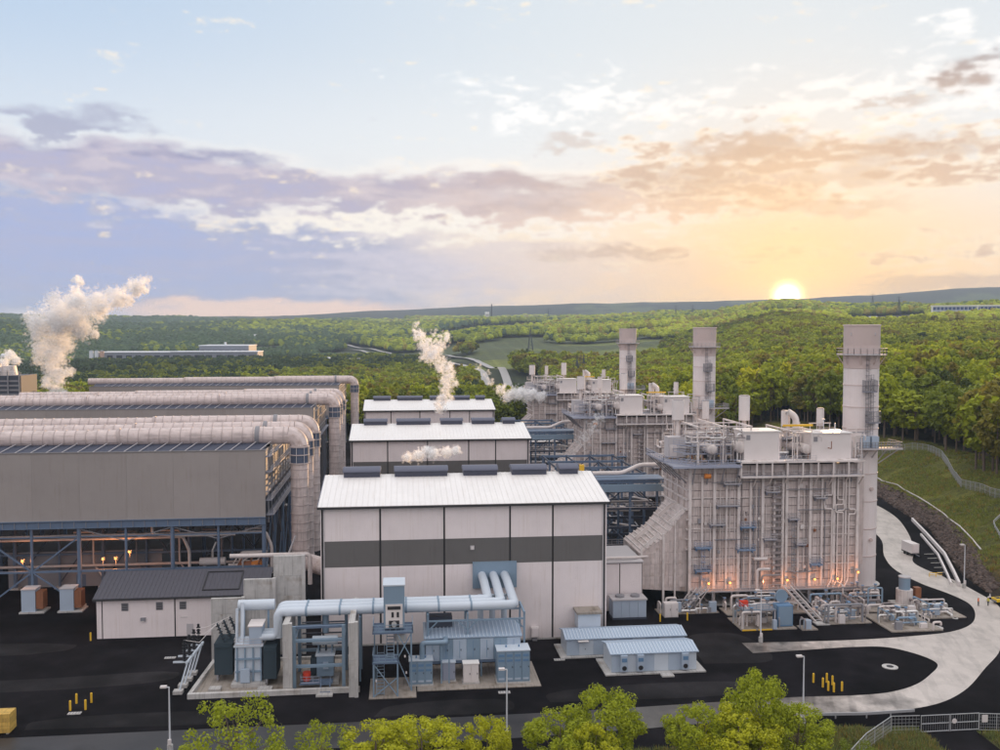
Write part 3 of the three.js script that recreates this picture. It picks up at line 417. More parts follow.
// ---------------------------------------------------------------- air-cooled condensers (left)
function steamDuct(label, z, xEnd, xStart, riserBottom, intoHall) {
  const d = thing('steam_duct', label, 'steam duct', [xEnd, 0, z], 'steam ducts over the condensers'), Y = 33.05, R = 1.85;
  const lens = [xStart, lerp(xStart, xEnd, 0.36), lerp(xStart, xEnd, 0.7), xEnd - 2.2], rad = [R * 0.82, R * 0.91, R];
  for (let i = 0; i < 3; i++) { cy(d, 'duct_length', M.duct, [lens[i], Y + rad[i] - R + 0.2, z], [lens[i + 1], Y + rad[i] - R + 0.2, z], rad[i], 28); if (i) cy(d, 'reducer', M.ductRing, [lens[i] - 0.5, Y + rad[i - 1] - R + 0.2, z], [lens[i] + 0.1, Y + rad[i] - R + 0.2, z], rad[i] + 0.1, 28); }
  const el = []; for (let i = 0; i <= 8; i++) { const a = i / 8 * Math.PI / 2; el.push(V(xEnd - 2.2 + 2.2 * Math.sin(a), Y + 0.2 - 2.2 * (1 - Math.cos(a)), z)); }
  const g = sweep(el, R, 28), o = off(d); g.translate(-o.x, -o.y, -o.z); const e = new THREE.Mesh(g, M.duct); e.name = 'elbow'; d.add(e);
  const top = Y + 0.2 - 2.2; cy(d, 'riser', M.duct, [xEnd, riserBottom, z], [xEnd, top, z], R, 28);
  const j = cy(d, 'expansion_joint', M.band, [xEnd, top - 3.6, z], [xEnd, top - 0.4, z], R + 0.12, 28); for (let i = 0; i < 8; i++) { const a = i / 8 * 6.283 + 0.2; cy(d, 'tie_rod', M.railGrey, [xEnd + Math.cos(a) * (R + 0.25), top - 3.8, z + Math.sin(a) * (R + 0.25)], [xEnd + Math.cos(a) * (R + 0.25), top - 0.2, z + Math.sin(a) * (R + 0.25)], 0.07, 6); }
  for (const y of [top - 3.8, top - 0.3, top - 2]) cy(d, 'flange', M.ductRing, [xEnd, y, z], [xEnd, y + 0.22, z], R + 0.3, 28);
  for (let x = lens[3] - 1; x > xStart; x -= 2.1) { const k = x < lens[1] ? 0 : x < lens[2] ? 1 : 2; cy(d, 'stiffener_ring', M.ductRing, [x, Y + rad[k] - R + 0.2, z], [x + 0.14, Y + rad[k] - R + 0.2, z], rad[k] + 0.09, 28); }
  for (let y = riserBottom + 1; y < top - 4; y += 1.9) cy(d, 'stiffener_ring', M.ductRing, [xEnd, y, z], [xEnd, y + 0.14, z], R + 0.09, 28);
  const man = cy(d, 'inspection_collar', M.steelGrey, [xEnd - 9, Y + 0.2, z], [xEnd - 8.1, Y + 0.2, z], R + 0.17, 28);
  if (intoHall) pipe(d, 'crossover', M.duct, [[xEnd, riserBottom + 1, z], [xEnd, 6.3, z], [xEnd + 3, 6.3, z + 3], [-13.4, 6.3, z + 9]], R, 24, 3);
  for (let k = 0; k < 3; k++) bx(d, 'support_foot', M.steelGrey, lens[1] + k * 18, Y - 2.4, z - 1, lens[1] + k * 18 + 0.5, Y - 1.4, z + 1);
  return d;
}
const ACC_X1 = -27.4, ACC_X0 = -142;
function condenser(label, zf, detail, x0 = ACC_X0) {
  const c = thing('air_cooled_condenser', label, 'condenser', [(x0 + ACC_X1) / 2, 0, zf - 22], 'air-cooled condenser blocks'), x1 = ACC_X1, zb = zf - 45, deck = 17.1, top = 31;
  const bay = 9.05, n = Math.round((x1 - x0) / bay);
  // wind wall of tall sheets, butted
  for (let i = 0; i < n; i++) { const a = x1 - bay * i, b = i === n - 1 ? x0 : a - bay; bx(c, 'wind_wall_panel', M.wind[(i * 7) % 4], b + 0.01, deck + 0.3, zf, a - 0.01, top, zf - 0.2); bx(c, 'rear_wall_panel', M.wind[i % 4], b + 0.01, deck + 0.3, zb, a - 0.01, top, zb + 0.2); }
  for (let i = 0; i < 3; i++) bx(c, 'side_wall_panel', M.wind[i], x1 - 0.25, deck + 4.4, zf - 0.25 - i * 14.9, x1, top, zf - 0.25 - i * 14.9 - 14.8);
  bx(c, 'wall_coping', M.windTrim, x0, top, zf + 0.1, x1 + 0.1, top + 0.22, zf - 0.3);
  bx(c, 'deck', M.steelDark, x0, deck - 0.5, zf - 0.3, x1 - 0.3, deck + 0.2, zb + 0.3);
  bx(c, 'deck_girder', M.steel, x0, deck - 1.0, zf + 0.15, x1, deck + 0.28, zf - 0.15); bx(c, 'deck_flange', M.steel, x0, deck + 0.28, zf + 0.45, x1, deck + 0.4, zf - 0.2); bx(c, 'deck_flange', M.steel, x0, deck - 1.12, zf + 0.4, x1, deck - 1.0, zf - 0.3);
  if (detail) for (let x = x1 - 1.2; x > -90; x -= 2.26) bx(c, 'girder_stiffener', M.steelGrey, x, deck - 1, zf + 0.3, x + 0.1, deck + 0.28, zf + 0.15);
  // sloping tube bundles under each duct, with their condensate pipes
  for (let s = 0; s < 3; s++) for (const dir of [-1, 1]) {
    const zr = zf - 8 - [0, 11.4, 28][s], ze = zr + dir * 6.3, ye = top - 0.6, yr = 32.0; if (dir < 0 && s < 3 && !detail) continue;
    const L = Math.hypot(ze - zr, yr - ye), g = boxGeo(x1 - x0 - 1, 0.3, L).clone(), q = mesh(c, 'tube_bundle', g, M.bundle, (x0 + x1) / 2, (ye + yr) / 2, (ze + zr) / 2); q.rotation.x = Math.atan2(yr - ye, Math.abs(ze - zr)) * (dir > 0 ? 1 : -1);
    if (dir > 0) for (let x = x1 - 1.5; x > x0 + 3; x -= 3.0) bar(c, 'condensate_pipe', M.railGrey, [x, ye + 0.35, ze - 0.2], [x + 2.0, yr + 0.3, zr + 1.2], 0.13);
  }
  // columns, beams, bracing
  const rows = detail ? [zf - 0.3, zf - 15, zf - 30, zb + 0.4] : [zf - 0.3, zb + 0.4];
  for (const [ri, z] of rows.entries()) for (let i = 0; i <= (detail ? 7 : 4); i++) { const x = x1 - 0.4 - i * bay; cy(c, 'column', M.steel, [x, 0, z], [x, deck - 1, z], i % 2 ? 0.28 : 0.42, 12); if (ri === 0 || ri === 1) bx(c, 'footing', M.concrete[0], x - 0.9, 0, z - 0.9, x + 0.9, 0.4, z + 0.9); }
  if (detail) {
    const P = (i, y, z = zf - 0.3) => [x1 - 0.4 - i * bay, y, z];
    for (const z of [zf - 0.3, zf - 15]) { bar(c, 'tie_beam', M.steel, P(0, 7.3, z), P(7, 7.3, z), 0.32, 0.4); bar(c, 'tie_beam', M.steel, P(0, 14.2, z), P(7, 14.2, z), 0.22); }
    for (const [i, j] of [[4, 5], [6, 5], [6, 7]]) { bar(c, 'brace', M.steel, P(i, 0.4), P(j, 7.3), 0.3); bar(c, 'brace', M.steel, P(i, 14.2), P(j, 7.3), 0.3); }
    for (const [i, j] of [[0, 1], [2, 1], [2, 3], [4, 3]]) bar(c, 'brace', M.steelGrey, P(i, 15.8), P(j, 13.2), 0.18);
    for (const [i, j] of [[0, 1], [2, 3], [5, 4], [6, 5], [2, 1], [4, 3]]) bar(c, 'rear_brace', M.steelDark, P(i, 1, zf - 15), P(j, 14, zf - 15), 0.24);
    for (const z of [zf - 30, zb + 0.4]) for (let i = 0; i < 7; i++) bar(c, 'rear_brace', M.steelDark, P(i, i % 2 ? 1 : 15, z), P(i + 1, i % 2 ? 15 : 1, z), 0.24);
    for (let i = 0; i < 5; i++) { const x = x1 - 0.4 - i * bay - 4.5; cy(c, 'fan_ring', M.steelDark, [x, deck - 1.2, zf - 8], [x, deck - 0.5, zf - 8], 4.1, 24); }
    // side face: galleries, cable trays, stair tower
    for (const [y, w] of [[deck + 0.6, 1.6], [deck + 3.6, 1.2], [26.5, 1.2], [29.6, 1.0]]) { bx(c, 'gallery', M.platform, x1, y, zf - 0.5, x1 + w, y + 0.16, zb); railing(c, M.railGrey, [[x1 + w, y + 0.16, zf - 0.5], [x1 + w, y + 0.16, zb]], 1.1, 2.2, 0.07); }
    for (let i = 0; i < 12; i++) bx(c, 'cable_tray', [M.railGrey, M.steelGrey, M.slab][i % 3], x1, deck + 5.2 + i * 0.0 + (i % 4) * 1.25, zf - 1 - (i >> 2) * 14.6, x1 + 0.35, deck + 5.5 + (i % 4) * 1.25, zf - 15 - (i >> 2) * 14.6);
    for (let i = 0; i < 10; i++) bar(c, 'side_post', M.steelGrey, [x1 + 0.5, deck - 1, zf - 1 - i * 4.8], [x1 + 0.5, top, zf - 1 - i * 4.8], 0.16);
    for (let i = 0; i < 4; i++) { bar(c, 'side_brace', M.steel, [x1 - 0.4, 1, zf - 0.3 - i * 11], [x1 - 0.4, 16, zf - 11.3 - i * 11], 0.26); bar(c, 'side_brace', M.steelGrey, [x1 - 0.4, 16, zf - 0.3 - i * 11], [x1 - 0.4, 1, zf - 11.3 - i * 11], 0.2); }
    bar(c, 'prop', M.railGrey, [-26.2, 1, -186.5], [-21.4, 13.5, -190], 0.3);
  } else { bx(c, 'gallery', M.platform, x1, deck + 4, zf - 0.5, x1 + 1.4, deck + 4.2, zb); for (let i = 0; i < 12; i++) bar(c, 'side_post', M.steelGrey, [x1 + 0.4, 0, zf - 1 - i * 4], [x1 + 0.4, top, zf - 1 - i * 4], 0.18); for (const y of [20, 23.5, 27, 30]) bar(c, 'side_rail', M.railGrey, [x1 + 0.4, y, zf], [x1 + 0.4, y, zb], 0.16); }
  return c;
}
condenser('nearest raised condenser block with plain grey wind wall and blue legs', -190, true);
condenser('middle condenser block showing a strip of grey wall behind the nearest', -296, false);
condenser('farthest condenser block, its duct ending near the steam plume', -421, false, -136);
steamDuct('front one of the three beige ducts over the nearest condenser', -198, -21.35, -142, 6, true);
steamDuct('second beige duct over the nearest condenser', -209.4, -21.35, -142, 2, false);
steamDuct('rear one of three beige ducts over nearest condenser', -226, -21.35, -142, 2, false);
steamDuct('front beige duct over the middle condenser', -304, -21.4, -142, 2, false);
steamDuct('second beige duct over the middle condenser', -315.4, -21.4, -142, 2, false);
steamDuct('rear beige duct over the middle condenser', -332, -21.4, -130, 2, false);
steamDuct('single beige duct over the farthest condenser', -430, -21, -139, 2, false);

// lamps that are lit (sodium orange), used in several builders
const glow = (r, g, b, k) => new THREE.MeshStandardMaterial({ color: 0x000000, emissive: new THREE.Color(r, g, b), emissiveIntensity: k });
const sodium = glow(1, 0.36, 0.07, 4);
function floodlight(label, x, y, z, power, stand = 1.2, group = 'lit orange lamps') {
  const f = thing('flood_lamp', label, 'lamp', [x, y - stand, z], group); cy(f, 'stand', M.steelGrey, [x, y - stand, z], [x, y - 0.25, z], 0.06, 8); bx(f, 'housing', M.steelGrey, x - 0.3, y - 0.25, z - 0.3, x + 0.3, y + 0.28, z - 0.02);
  const b = new THREE.Mesh(cached('bulb', () => new THREE.SphereGeometry(0.2, 12, 8)), sodium); b.name = 'bulb'; b.position.set(0, stand, 0.2); f.add(b);
  const L = new THREE.PointLight(new THREE.Color(1, 0.33, 0.08), power, 0, 2); L.position.set(0, stand, 0.75); L.castShadow = true; f.add(L); return f;
}
floodlight('orange lamp at the far left under the nearest condenser', -75.5, 9.2, -192, 40);
floodlight('left one of two orange lamps close together under condenser', -60.3, 9.0, -193, 34);
floodlight('right one of two orange lamps close together under condenser', -57.8, 9.0, -193, 34);
floodlight('higher orange lamp beside the pair under the condenser', -55.2, 10.2, -193.5, 30);

// equipment below the nearest condenser
for (const [i, x] of [-72.6, -65.4].entries()) {
  const t = thing('auxiliary_transformer', ['left one of two pale transformer cabinets under the condenser', 'right one of two pale transformer cabinets, near a condenser leg'][i], 'transformer', [x, 0, -189.5], 'cabinets under the condenser');
  bx(t, 'tank', M.panelBlue, x - 1.3, 0.3, -186.8, x + 1.3, 4.6, -189.6); bx(t, 'lid', M.railGrey, x - 1.4, 4.6, -186.7, x + 1.4, 4.8, -189.7); bx(t, 'base', M.concrete[0], x - 1.7, 0, -186.5, x + 3.0, 0.3, -190); for (let k = 0; k < 6; k++) bx(t, 'cooling_fin', M.rust, x + 1.35, 0.8, -187 - k * 0.42, x + 2.7, 4.2, -187.12 - k * 0.42);  // orange lamp light on this side is put into the fin colour
}
{
  const t = thing('white_storage_tank', 'white horizontal tank on a frame behind the dark-roofed shed', 'tank', [-44, 0, -196]); cy(t, 'shell', M.box, [-42, 6.9, -197], [-36.8, 6.9, -197], 0.85, 20); for (const x of [-41, -37.8]) bx(t, 'saddle', M.steelGrey, x - 0.2, 0, -197.7, x + 0.2, 6.3, -196.3); pipe(t, 'goose_neck', M.shiny, [[-39.4, 7.5, -197], [-39.4, 9.2, -197], [-38.6, 11, -197]], 0.22);
  const q = thing('pump_skid', 'rusty orange pump and pipework behind the shed roof', 'pump', [-33, 0, -194]), R = rng(9); bx(q, 'frame', M.steelDark, -36, 0, -193, -29, 4.4, -199);
  pipe(q, 'suction_pipe', M.pipe, [[-36, 6.2, -196], [-33.5, 6.2, -196], [-33.5, 8.8, -196], [-28, 8.8, -196]], 0.4); cy(q, 'pump_body', M.rust, [-33.3, 6, -195], [-31, 6.4, -195], 1.0, 16); cy(q, 'motor', M.orange, [-31, 6.4, -195], [-29, 6.8, -195], 0.75, 16); for (let i = 0; i < 6; i++) pipe(q, 'small_pipe', i % 2 ? M.rust : M.pipe, [[-35 + i * 1.1, 4.4, -194], [-35 + i * 1.1, 6 + R() * 2, -194], [-34 + i * 1.1, 6.5 + R() * 2, -196]], 0.15);
  const p = thing('overhead_pipe', 'pale pipe running from condenser leg and bending down by riser', 'pipe', [-30, 0, -186]); pipe(p, 'pipe_run', M.pipe, [[-33.5, 11, -184], [-20, 11, -184], [-18, 11, -184], [-18, 5, -184]], 0.45, 12, 1.4); for (const x of [-31, -24]) bar(p, 'support', M.steelGrey, [x, 0, -184], [x, 10.6, -184], 0.22);
  const rr = thing('condensate_pipework', 'long pale pipes with bends under the nearest condenser', 'pipework', [-60, 0, -200]); for (const [y, xa, xb, z] of [[13.6, -100, -28, -194], [12.6, -100, -45, -195.5], [5, -100, -30, -204]]) pipe(rr, 'pipe_run', M.pipe, [[xa, y, z], [xb, y, z], [xb + 1.2, y - 3, z], [xb + 1.2, 0, z]], 0.3);
  pipe(rr, 'drop_pipe', M.pipe, [[-50.5, 15.8, -193], [-50.5, 13.9, -193], [-46.5, 13.4, -193], [-34, 13.4, -193]], 0.28); for (let i = 0; i < 5; i++) pipe(rr, 'branch_pipe', i % 2 ? M.pipeDark : M.pipe, [[-70 + i * 9, 12, -205], [-66 + i * 9, 12, -205], [-66 + i * 9, 5, -205], [-63 + i * 9, 0.5, -205]], 0.22);
  const w = thing('concrete_pump_house', 'low grey pump house in the shade under the condenser', 'building', [-64, 0, -208]); bx(w, 'wall', M.steelGrey, -84, 0, -206, -52, 7.4, -220); bx(w, 'roof', M.steelGrey, -84.4, 7.4, -205.6, -51.6, 7.8, -220.4); for (const x of [-80, -70, -60]) bx(w, 'door', M.steel, x, 0, -205.95, x + 2, 2.6, -206.05);
}
// pump shed with dark roof
{
  const s = thing('pump_shed', 'low white shed with dark seamed roof before the condenser', 'shed', [-40, 0, -177]), x0 = -54.2, x1 = -24.7, zf = -169.3, zb = -184.7, ev = 7.3, rg = 10.2, zr = -177;
  bx(s, 'wall_core', M.joint, x0 + 0.05, 0, zf - 0.15, x1, ev, zb); for (const [a, b] of [[x0 + 1.05, -40.75], [-40.5, -30.9], [-30.75, x1]]) bx(s, 'wall_panel', M.white[Math.abs(Math.round(a)) % 3], a, 0.15, zf, b, ev - 0.12, zf - 0.15); bx(s, 'corner_trim', M.white[1], x0, 0.15, zf, x0 + 0.85, ev - 0.12, zf - 0.15);
  for (const [zE] of [[zf + 0.5], [zb - 0.5]]) { const L = Math.hypot(zE - zr, rg - ev), q = mesh(s, 'roof_slope', boxGeo(x1 - x0 + 1, 0.2, L), M.shedRoof, (x0 + x1) / 2, (rg + ev) / 2 + 0.1, (zE + zr) / 2); q.rotation.x = Math.atan2(rg - ev, Math.abs(zE - zr)) * (zE > zr ? 1 : -1); const k = new Kit(); for (let x = x0 - 0.3; x < x1 + 0.4; x += 0.75) k.bar([x, ev + 0.22, zE], [x, rg + 0.22, zr], 0.05, 0.08); k.build(s, 'standing_seams', M.shedSeam); }
  { const k = new Kit(), P = (x, t) => [x, lerp(ev, rg, t) + 0.27, lerp(zf + 0.5, zr, t)]; k.bar(P(-36, 0.2), P(-29.5, 0.2), 0.2).bar(P(-36, 0.86), P(-29.5, 0.86), 0.2).bar(P(-36, 0.2), P(-36, 0.86), 0.2).bar(P(-29.5, 0.2), P(-29.5, 0.86), 0.2); k.build(s, 'hatch_frame', M.dark); }
  bx(s, 'gutter', M.joint, x0 - 0.5, ev - 0.15, zf + 0.52, x1 + 0.5, ev + 0.1, zf + 0.75);
  for (const x of [-49.3, -43.3, -39.2]) { const v = bx(s, 'louvre', M.steelGrey, x - 0.6, 5.1, zf + 0.09, x + 0.6, 6.5, zf); for (let k = 0; k < 4; k++) bx(v, 'slat', M.dark, x - 0.5, 5.25 + k * 0.32, zf + 0.14, x + 0.5, 5.4 + k * 0.32, zf + 0.09); }
  const l = bx(s, 'wall_lamp', M.steelGrey, -46.6, 3.2, zf + 0.3, -45.7, 3.8, zf); bx(l, 'lamp_glass', M.box, -46.4, 3.05, zf + 0.28, -45.9, 3.2, zf + 0.05); const d = bx(s, 'door', M.railGrey, -38.6, 0.15, zf + 0.07, -37.4, 2.4, zf); bx(d, 'handle', M.dark, -37.65, 1.2, zf + 0.14, -37.55, 1.35, zf + 0.07); bx(s, 'sign_plate', M.box, -39.7, 3.5, zf + 0.05, -38.4, 3.75, zf);
}

// ---------------------------------------------------------------- heat-recovery boilers
function railRoof(p, pts) { railing(p, M.railGrey, pts, 1.1, 1.8, 0.07); }
function boiler() {
  const b = thing('boiler_block', '', 'boiler', [76, 0, -187], 'heat recovery boilers'), x0 = 57.6, x1 = 92.8, zf = -178, zb = -196, y0 = 3, y1 = 28.3, R = rng(77);
  bx(b, 'casing_core', M.casingGap, x0 + 0.1, y0, zf - 0.2, x1, y1, zb);
  const nx = 14, ny = 15, w = (x1 - x0) / nx, h = (y1 - y0) / ny;
  for (let i = 0; i < nx; i++) for (let j = 0; j < ny; j++) bx(b, 'casing_panel', M.casing[Math.floor(R() * 5)], x0 + i * w + 0.05, y0 + j * h + 0.06, zf - (R() < 0.5 ? 0 : 0.05), x0 + (i + 1) * w - 0.05, y0 + (j + 1) * h - 0.06, zf - 0.22);
  for (let i = 0; i < 6; i++) for (let j = 0; j < 8; j++) { const ya = y0 + 8 + j * 2.15; if (ya > y1 - 1) continue; bx(b, 'end_panel', M.casing[Math.floor(R() * 5)], x0 - 0.1, ya, zf - 0.2 - i * 2.95, x0 + 0.1, ya + 2.05, zf - 0.2 - i * 2.95 - 2.85); }
  for (let j = 0; j < 9; j++) bar(b, 'end_stiffener', M.column, [x0 - 0.35, y0 + 8.4 + j * 2.0, zf], [x0 - 0.35, y0 + 8.4 + j * 2.0, zb], 0.5, 0.25);
  for (let i = 0; i < 4; i++) bar(b, 'end_stiffener', M.column, [x0 - 0.3, y0 + 10, zf - 3 - i * 4], [x0 - 0.3, y1, zf - 3 - i * 4], 0.3);
  // front columns and downcomers
  for (let i = 0; i <= nx; i++) { const x = x0 + i * w; if (i % 2 === 0) { bar(b, 'column', M.column, [x, 0, zf + 0.35], [x, y1 + 0.2, zf + 0.35], 0.42, 0.55); } else cy(b, 'downcomer', M.column, [x, 2.6, zf + 0.32], [x, y1 - 0.5 - R() * 3, zf + 0.32], 0.24, 10); }
  for (let i = 2; i < nx; i += 1) if (R() < 0.55) cy(b, 'small_riser', M.pipe, [x0 + (i + 0.5) * w, 3 + R() * 4, zf + 0.2], [x0 + (i + 0.5) * w, y1 - 2 - R() * 8, zf + 0.2], 0.11, 8);
  for (const y of [y0 + 0.1, 9.4, 15.6, 21.8]) bar(b, 'buckstay', M.column, [x0, y, zf + 0.08], [x1, y, zf + 0.08], 0.2, 0.16);
  bx(b, 'plinth', M.concrete[0], x0 - 0.5, 0, zf + 0.8, x1 + 0.5, 0.35, zb); for (let i = 0; i < 7; i++) for (const z of [zf - 5, zf - 11, zb + 1]) bar(b, 'support_leg', M.steelGrey, [x0 + 1 + i * 5.7, 0.35, z], [x0 + 1 + i * 5.7, y0, z], 0.5); for (let i = 0; i < 9; i++) pipe(b, 'drain_pipe', [M.pipe, M.pipeDark, M.rust][i % 3], [[x0 + 1 + i * 3.9, y0, zf - 2 - (i % 3)], [x0 + 1 + i * 3.9, 1.4, zf - 2 - (i % 3)], [x0 + 3.5 + i * 3.9, 1.4, zf - 2 - (i % 3)], [x0 + 3.5 + i * 3.9, 1.0, zf + 1.2]], 0.2, 8);
  // dark rung column and looped white pipes
  { const k = new Kit(); for (let y = 4; y < 26; y += 1.25) k.box(74.6, y, zf + 0.4, 76.6, y + 0.45, zf + 0.9); k.build(b, 'header_nozzles', M.pipeDark); cy(b, 'header', M.pipe, [76.8, 3, zf + 0.7], [76.8, 27, zf + 0.7], 0.3, 12); }
  for (const [k, x] of [87.2, 88.4, 89.6, 90.8].entries()) pipe(b, 'looped_pipe', M.pipe, [[x, y1 - 1, zf + 0.7], [x, 22 - k, zf + 0.7], [x - 1.6 + (k % 2) * 3, 22 - k, zf + 0.7], [x - 1.6 + (k % 2) * 3, 19.2 - k * 0.4, zf + 0.7], [x, 19.2 - k * 0.4, zf + 0.7], [x, 4.5, zf + 0.7], [x - 1.2, 3, zf + 1.4]], 0.17, 8);
  bar(b, 'pipe_clamp', M.pipe, [86.4, 14, zf + 0.7], [91.8, 14, zf + 0.7], 0.14); bar(b, 'pipe_clamp', M.pipe, [86.4, 8, zf + 0.7], [91.8, 8, zf + 0.7], 0.14);
  pipe(b, 'feed_pipe', M.pipe, [[71.2, 2, zf + 1.6], [71.2, 7.4, zf + 1.6], [73.8, 7.4, zf + 1.6]], 0.3); cy(b, 'feed_vessel', M.pipe, [70.6, 9.4, zf + 1.2], [73.4, 9.4, zf + 1.2], 0.35, 12); pipe(b, 'dark_pipe', M.pipeDark, [[72.2, 2.6, zf + 1.9], [72.2, 6.2, zf + 1.9], [76, 6.2, zf + 1.9]], 0.22);
  for (let i = 0; i < nx; i++) for (const q of [0.3, 0.72]) if (R() < 0.7) { const x = x0 + (i + q) * w, a = 3 + R() * 5, t = y1 - 1 - R() * 9; cy(b, 'tubing', [M.pipe, M.column, M.pipeDark, M.steelGrey][Math.floor(R() * 3.6)], [x, a, zf + 0.12], [x, t, zf + 0.12], 0.06 + R() * 0.06, 6); }
  for (let i = 0; i < 30; i++) { const x = x0 + 1 + R() * (x1 - x0 - 2), y = 4 + R() * 21, q = 0.3 + R() * 0.5; bx(b, 'junction_box', [M.steelGrey, M.box, M.pipeDark, M.rust][Math.floor(R() * 3.5)], x, y, zf + 0.4, x + q, y + q * 1.2, zf + 0.02); }
  for (const [xa, xb, y] of [[62, 72, 24.9], [62.6, 68, 13.3], [77.6, 86, 23.2], [77.6, 84, 6.3], [80, 91.6, 19]]) bx(b, 'cable_tray', M.steelGrey, xa, y, zf + 0.75, xb, y + 0.14, zf + 0.3);
  // small access platforms
  for (const [x, y, l, m] of [[60.2, 11.8, 3.2, M.blueDeep], [60.2, 7.2, 3.2, M.blueDeep], [65.2, 20.2, 4.6, M.platform], [69.4, 15.8, 3.0, M.blueDeep], [69, 11.2, 3.6, M.blueDeep], [66, 24.6, 3.4, M.platform], [79, 17.2, 2.2, M.platform], [80.5, 12, 2.0, M.platform], [63, 16.4, 3, M.platform], [84.6, 21.4, 2.4, M.platform], [74, 13.2, 2.6, M.platform], [74.4, 22.8, 2.6, M.platform], [83.8, 7.8, 2.4, M.blueDeep]]) { const p = bx(b, 'access_platform', m, x - l / 2, y, zf + 1.7, x + l / 2, y + 0.16, zf + 0.1); railing(p, m === M.platform ? M.railGrey : M.railBlue, [[x - l / 2, y + 0.16, zf + 0.3], [x - l / 2, y + 0.16, zf + 1.68], [x + l / 2, y + 0.16, zf + 1.68], [x + l / 2, y + 0.16, zf + 0.3]], 1.1, 1.2, 0.07); bx(p, 'bracket', m, x - l / 2 + 0.2, y - 0.6, zf + 0.9, x - l / 2 + 0.35, y, zf + 0.1); bx(p, 'bracket', m, x + l / 2 - 0.35, y - 0.6, zf + 0.9, x + l / 2 - 0.2, y, zf + 0.1); }
  ladder(b, M.railBlue, 60.2, zf + 0.8, 3, 12, 1); ladder(b, M.steelGrey, 69, zf + 0.8, 11.3, 16, 1); ladder(b, M.steelGrey, 79, zf + 0.8, 3, 18, 1);
  // inlet duct sloping up from the hall
  { const s = new THREE.Shape(); s.moveTo(x0, 2.6); s.lineTo(x0, 19.6); s.lineTo(52.6, 13.6); s.lineTo(47.8, 10.6); s.lineTo(47.8, 3.4); s.closePath(); const g = new THREE.ExtrudeGeometry(s, { depth: 14, bevelEnabled: false }); const d = mesh(b, 'inlet_duct', g, M.casing[2], 0, 0, zf - 15);
    const n = V(-6.0, 8.0, 0).normalize(); for (let i = 0; i < 11; i++) { const t = (i + 0.5) / 11, x = lerp(x0, 47.8, t), y = x > 52.6 ? lerp(13.6, 19.6, (x - 52.6) / 5) : lerp(10.6, 13.6, (x - 47.8) / 4.8); bar(b, 'duct_rib', M.column, [x, y + 0.16, zf - 1], [x, y + 0.16, zf - 15], 0.2, 0.34); }
    for (let i = 0; i < 5; i++) for (let j = 0; j < 6; j++) { const x = 48 + i * 1.9, yt = x + 0.9 > 52.6 ? lerp(13.6, 19.6, (x - 52.6) / 5) : lerp(10.6, 13.6, (x - 47.8) / 4.8), ya = 3.6 + j * 2.4; if (ya + 1.4 > yt) continue; bx(b, 'inlet_panel', M.casing[Math.floor(R() * 5)], x + 0.05, ya, zf - 0.92, x + 1.85, Math.min(ya + 2.3, yt - 0.1), zf - 1.05); }
    for (const [x, y, q] of [[48, 12, 0.36], [52.5, 14.6, 0.4], [54.9, 17.5, 0.3]]) bar(b, 'inlet_column', M.column, [x, 0, zf - 0.7], [x, y, zf - 0.7], q); for (const [x, y] of [[50, 13.2], [55, 18]]) for (const z of [zf - 0.6, zf - 8]) bar(b, 'duct_fin', M.column, [x - 1.4, y - 1.2, z], [x + 1.6, y + 1.4, z], 0.18, 0.7); }
  // upper gallery along the right two thirds
  { const ga = 67.4, gz = zf + 2.3, lo = 26.1, hi = 29.0; bx(b, 'gallery_floor', M.platform, ga, lo, gz, x1 + 0.3, lo + 0.2, zf + 0.2); bx(b, 'gallery_roof', M.column, ga, hi, gz + 0.1, x1 + 0.3, hi + 0.25, zf - 0.5); bar(b, 'gallery_beam', M.column, [ga, lo + 0.05, gz], [x1 + 0.4, lo + 0.05, gz], 0.4, 0.3); bar(b, 'gallery_beam', M.column, [ga, hi + 0.1, gz], [x1 + 0.4, hi + 0.1, gz], 0.4, 0.3); for (let i = 0; i <= 8; i++) { const x = lerp(ga, x1 + 0.2, i / 8); bar(b, 'gallery_post', M.column, [x, lo, gz], [x, hi, gz], 0.28); bar(b, 'gallery_bracket', M.column, [x, lo, gz], [x, lo - 2.2, zf + 0.3], 0.2); } railing(b, M.railGrey, [[ga, lo + 0.2, gz - 0.1], [x1, lo + 0.2, gz - 0.1]], 1.1, 1.6, 0.06); }
  // left platform with blue railing
  { bx(b, 'roof_platform', M.platform, 53.5, 28.3, zf + 2.4, 67.4, 28.55, zb); bx(b, 'roof_platform', M.platform, 67.5, 28.9, zf - 0.6, x1, 29.1, zb); railing(b, M.railBlue, [[67.3, 28.55, zf + 2.3], [58, 28.55, zf + 2.3], [53.6, 28.55, zf - 5], [53.6, 28.55, zb]], 1.15, 1.3, 0.09); for (const x of [58, 61, 64, 67]) bar(b, 'bracket', M.steelGrey, [x, 28.2, zf + 2.2], [x, 24.6, zf + 0.3], 0.22); for (let i = 0; i < 5; i++) bar(b, 'bracket', M.steelGrey, [53.8, 28.2, zf - 2 - i * 3.6], [x0, 24.4, zf - 2 - i * 3.6], 0.22); bar(b, 'platform_beam', M.railBlue, [53.4, 28.35, zf + 2.45], [67.4, 28.35, zf + 2.45], 0.3, 0.4); }
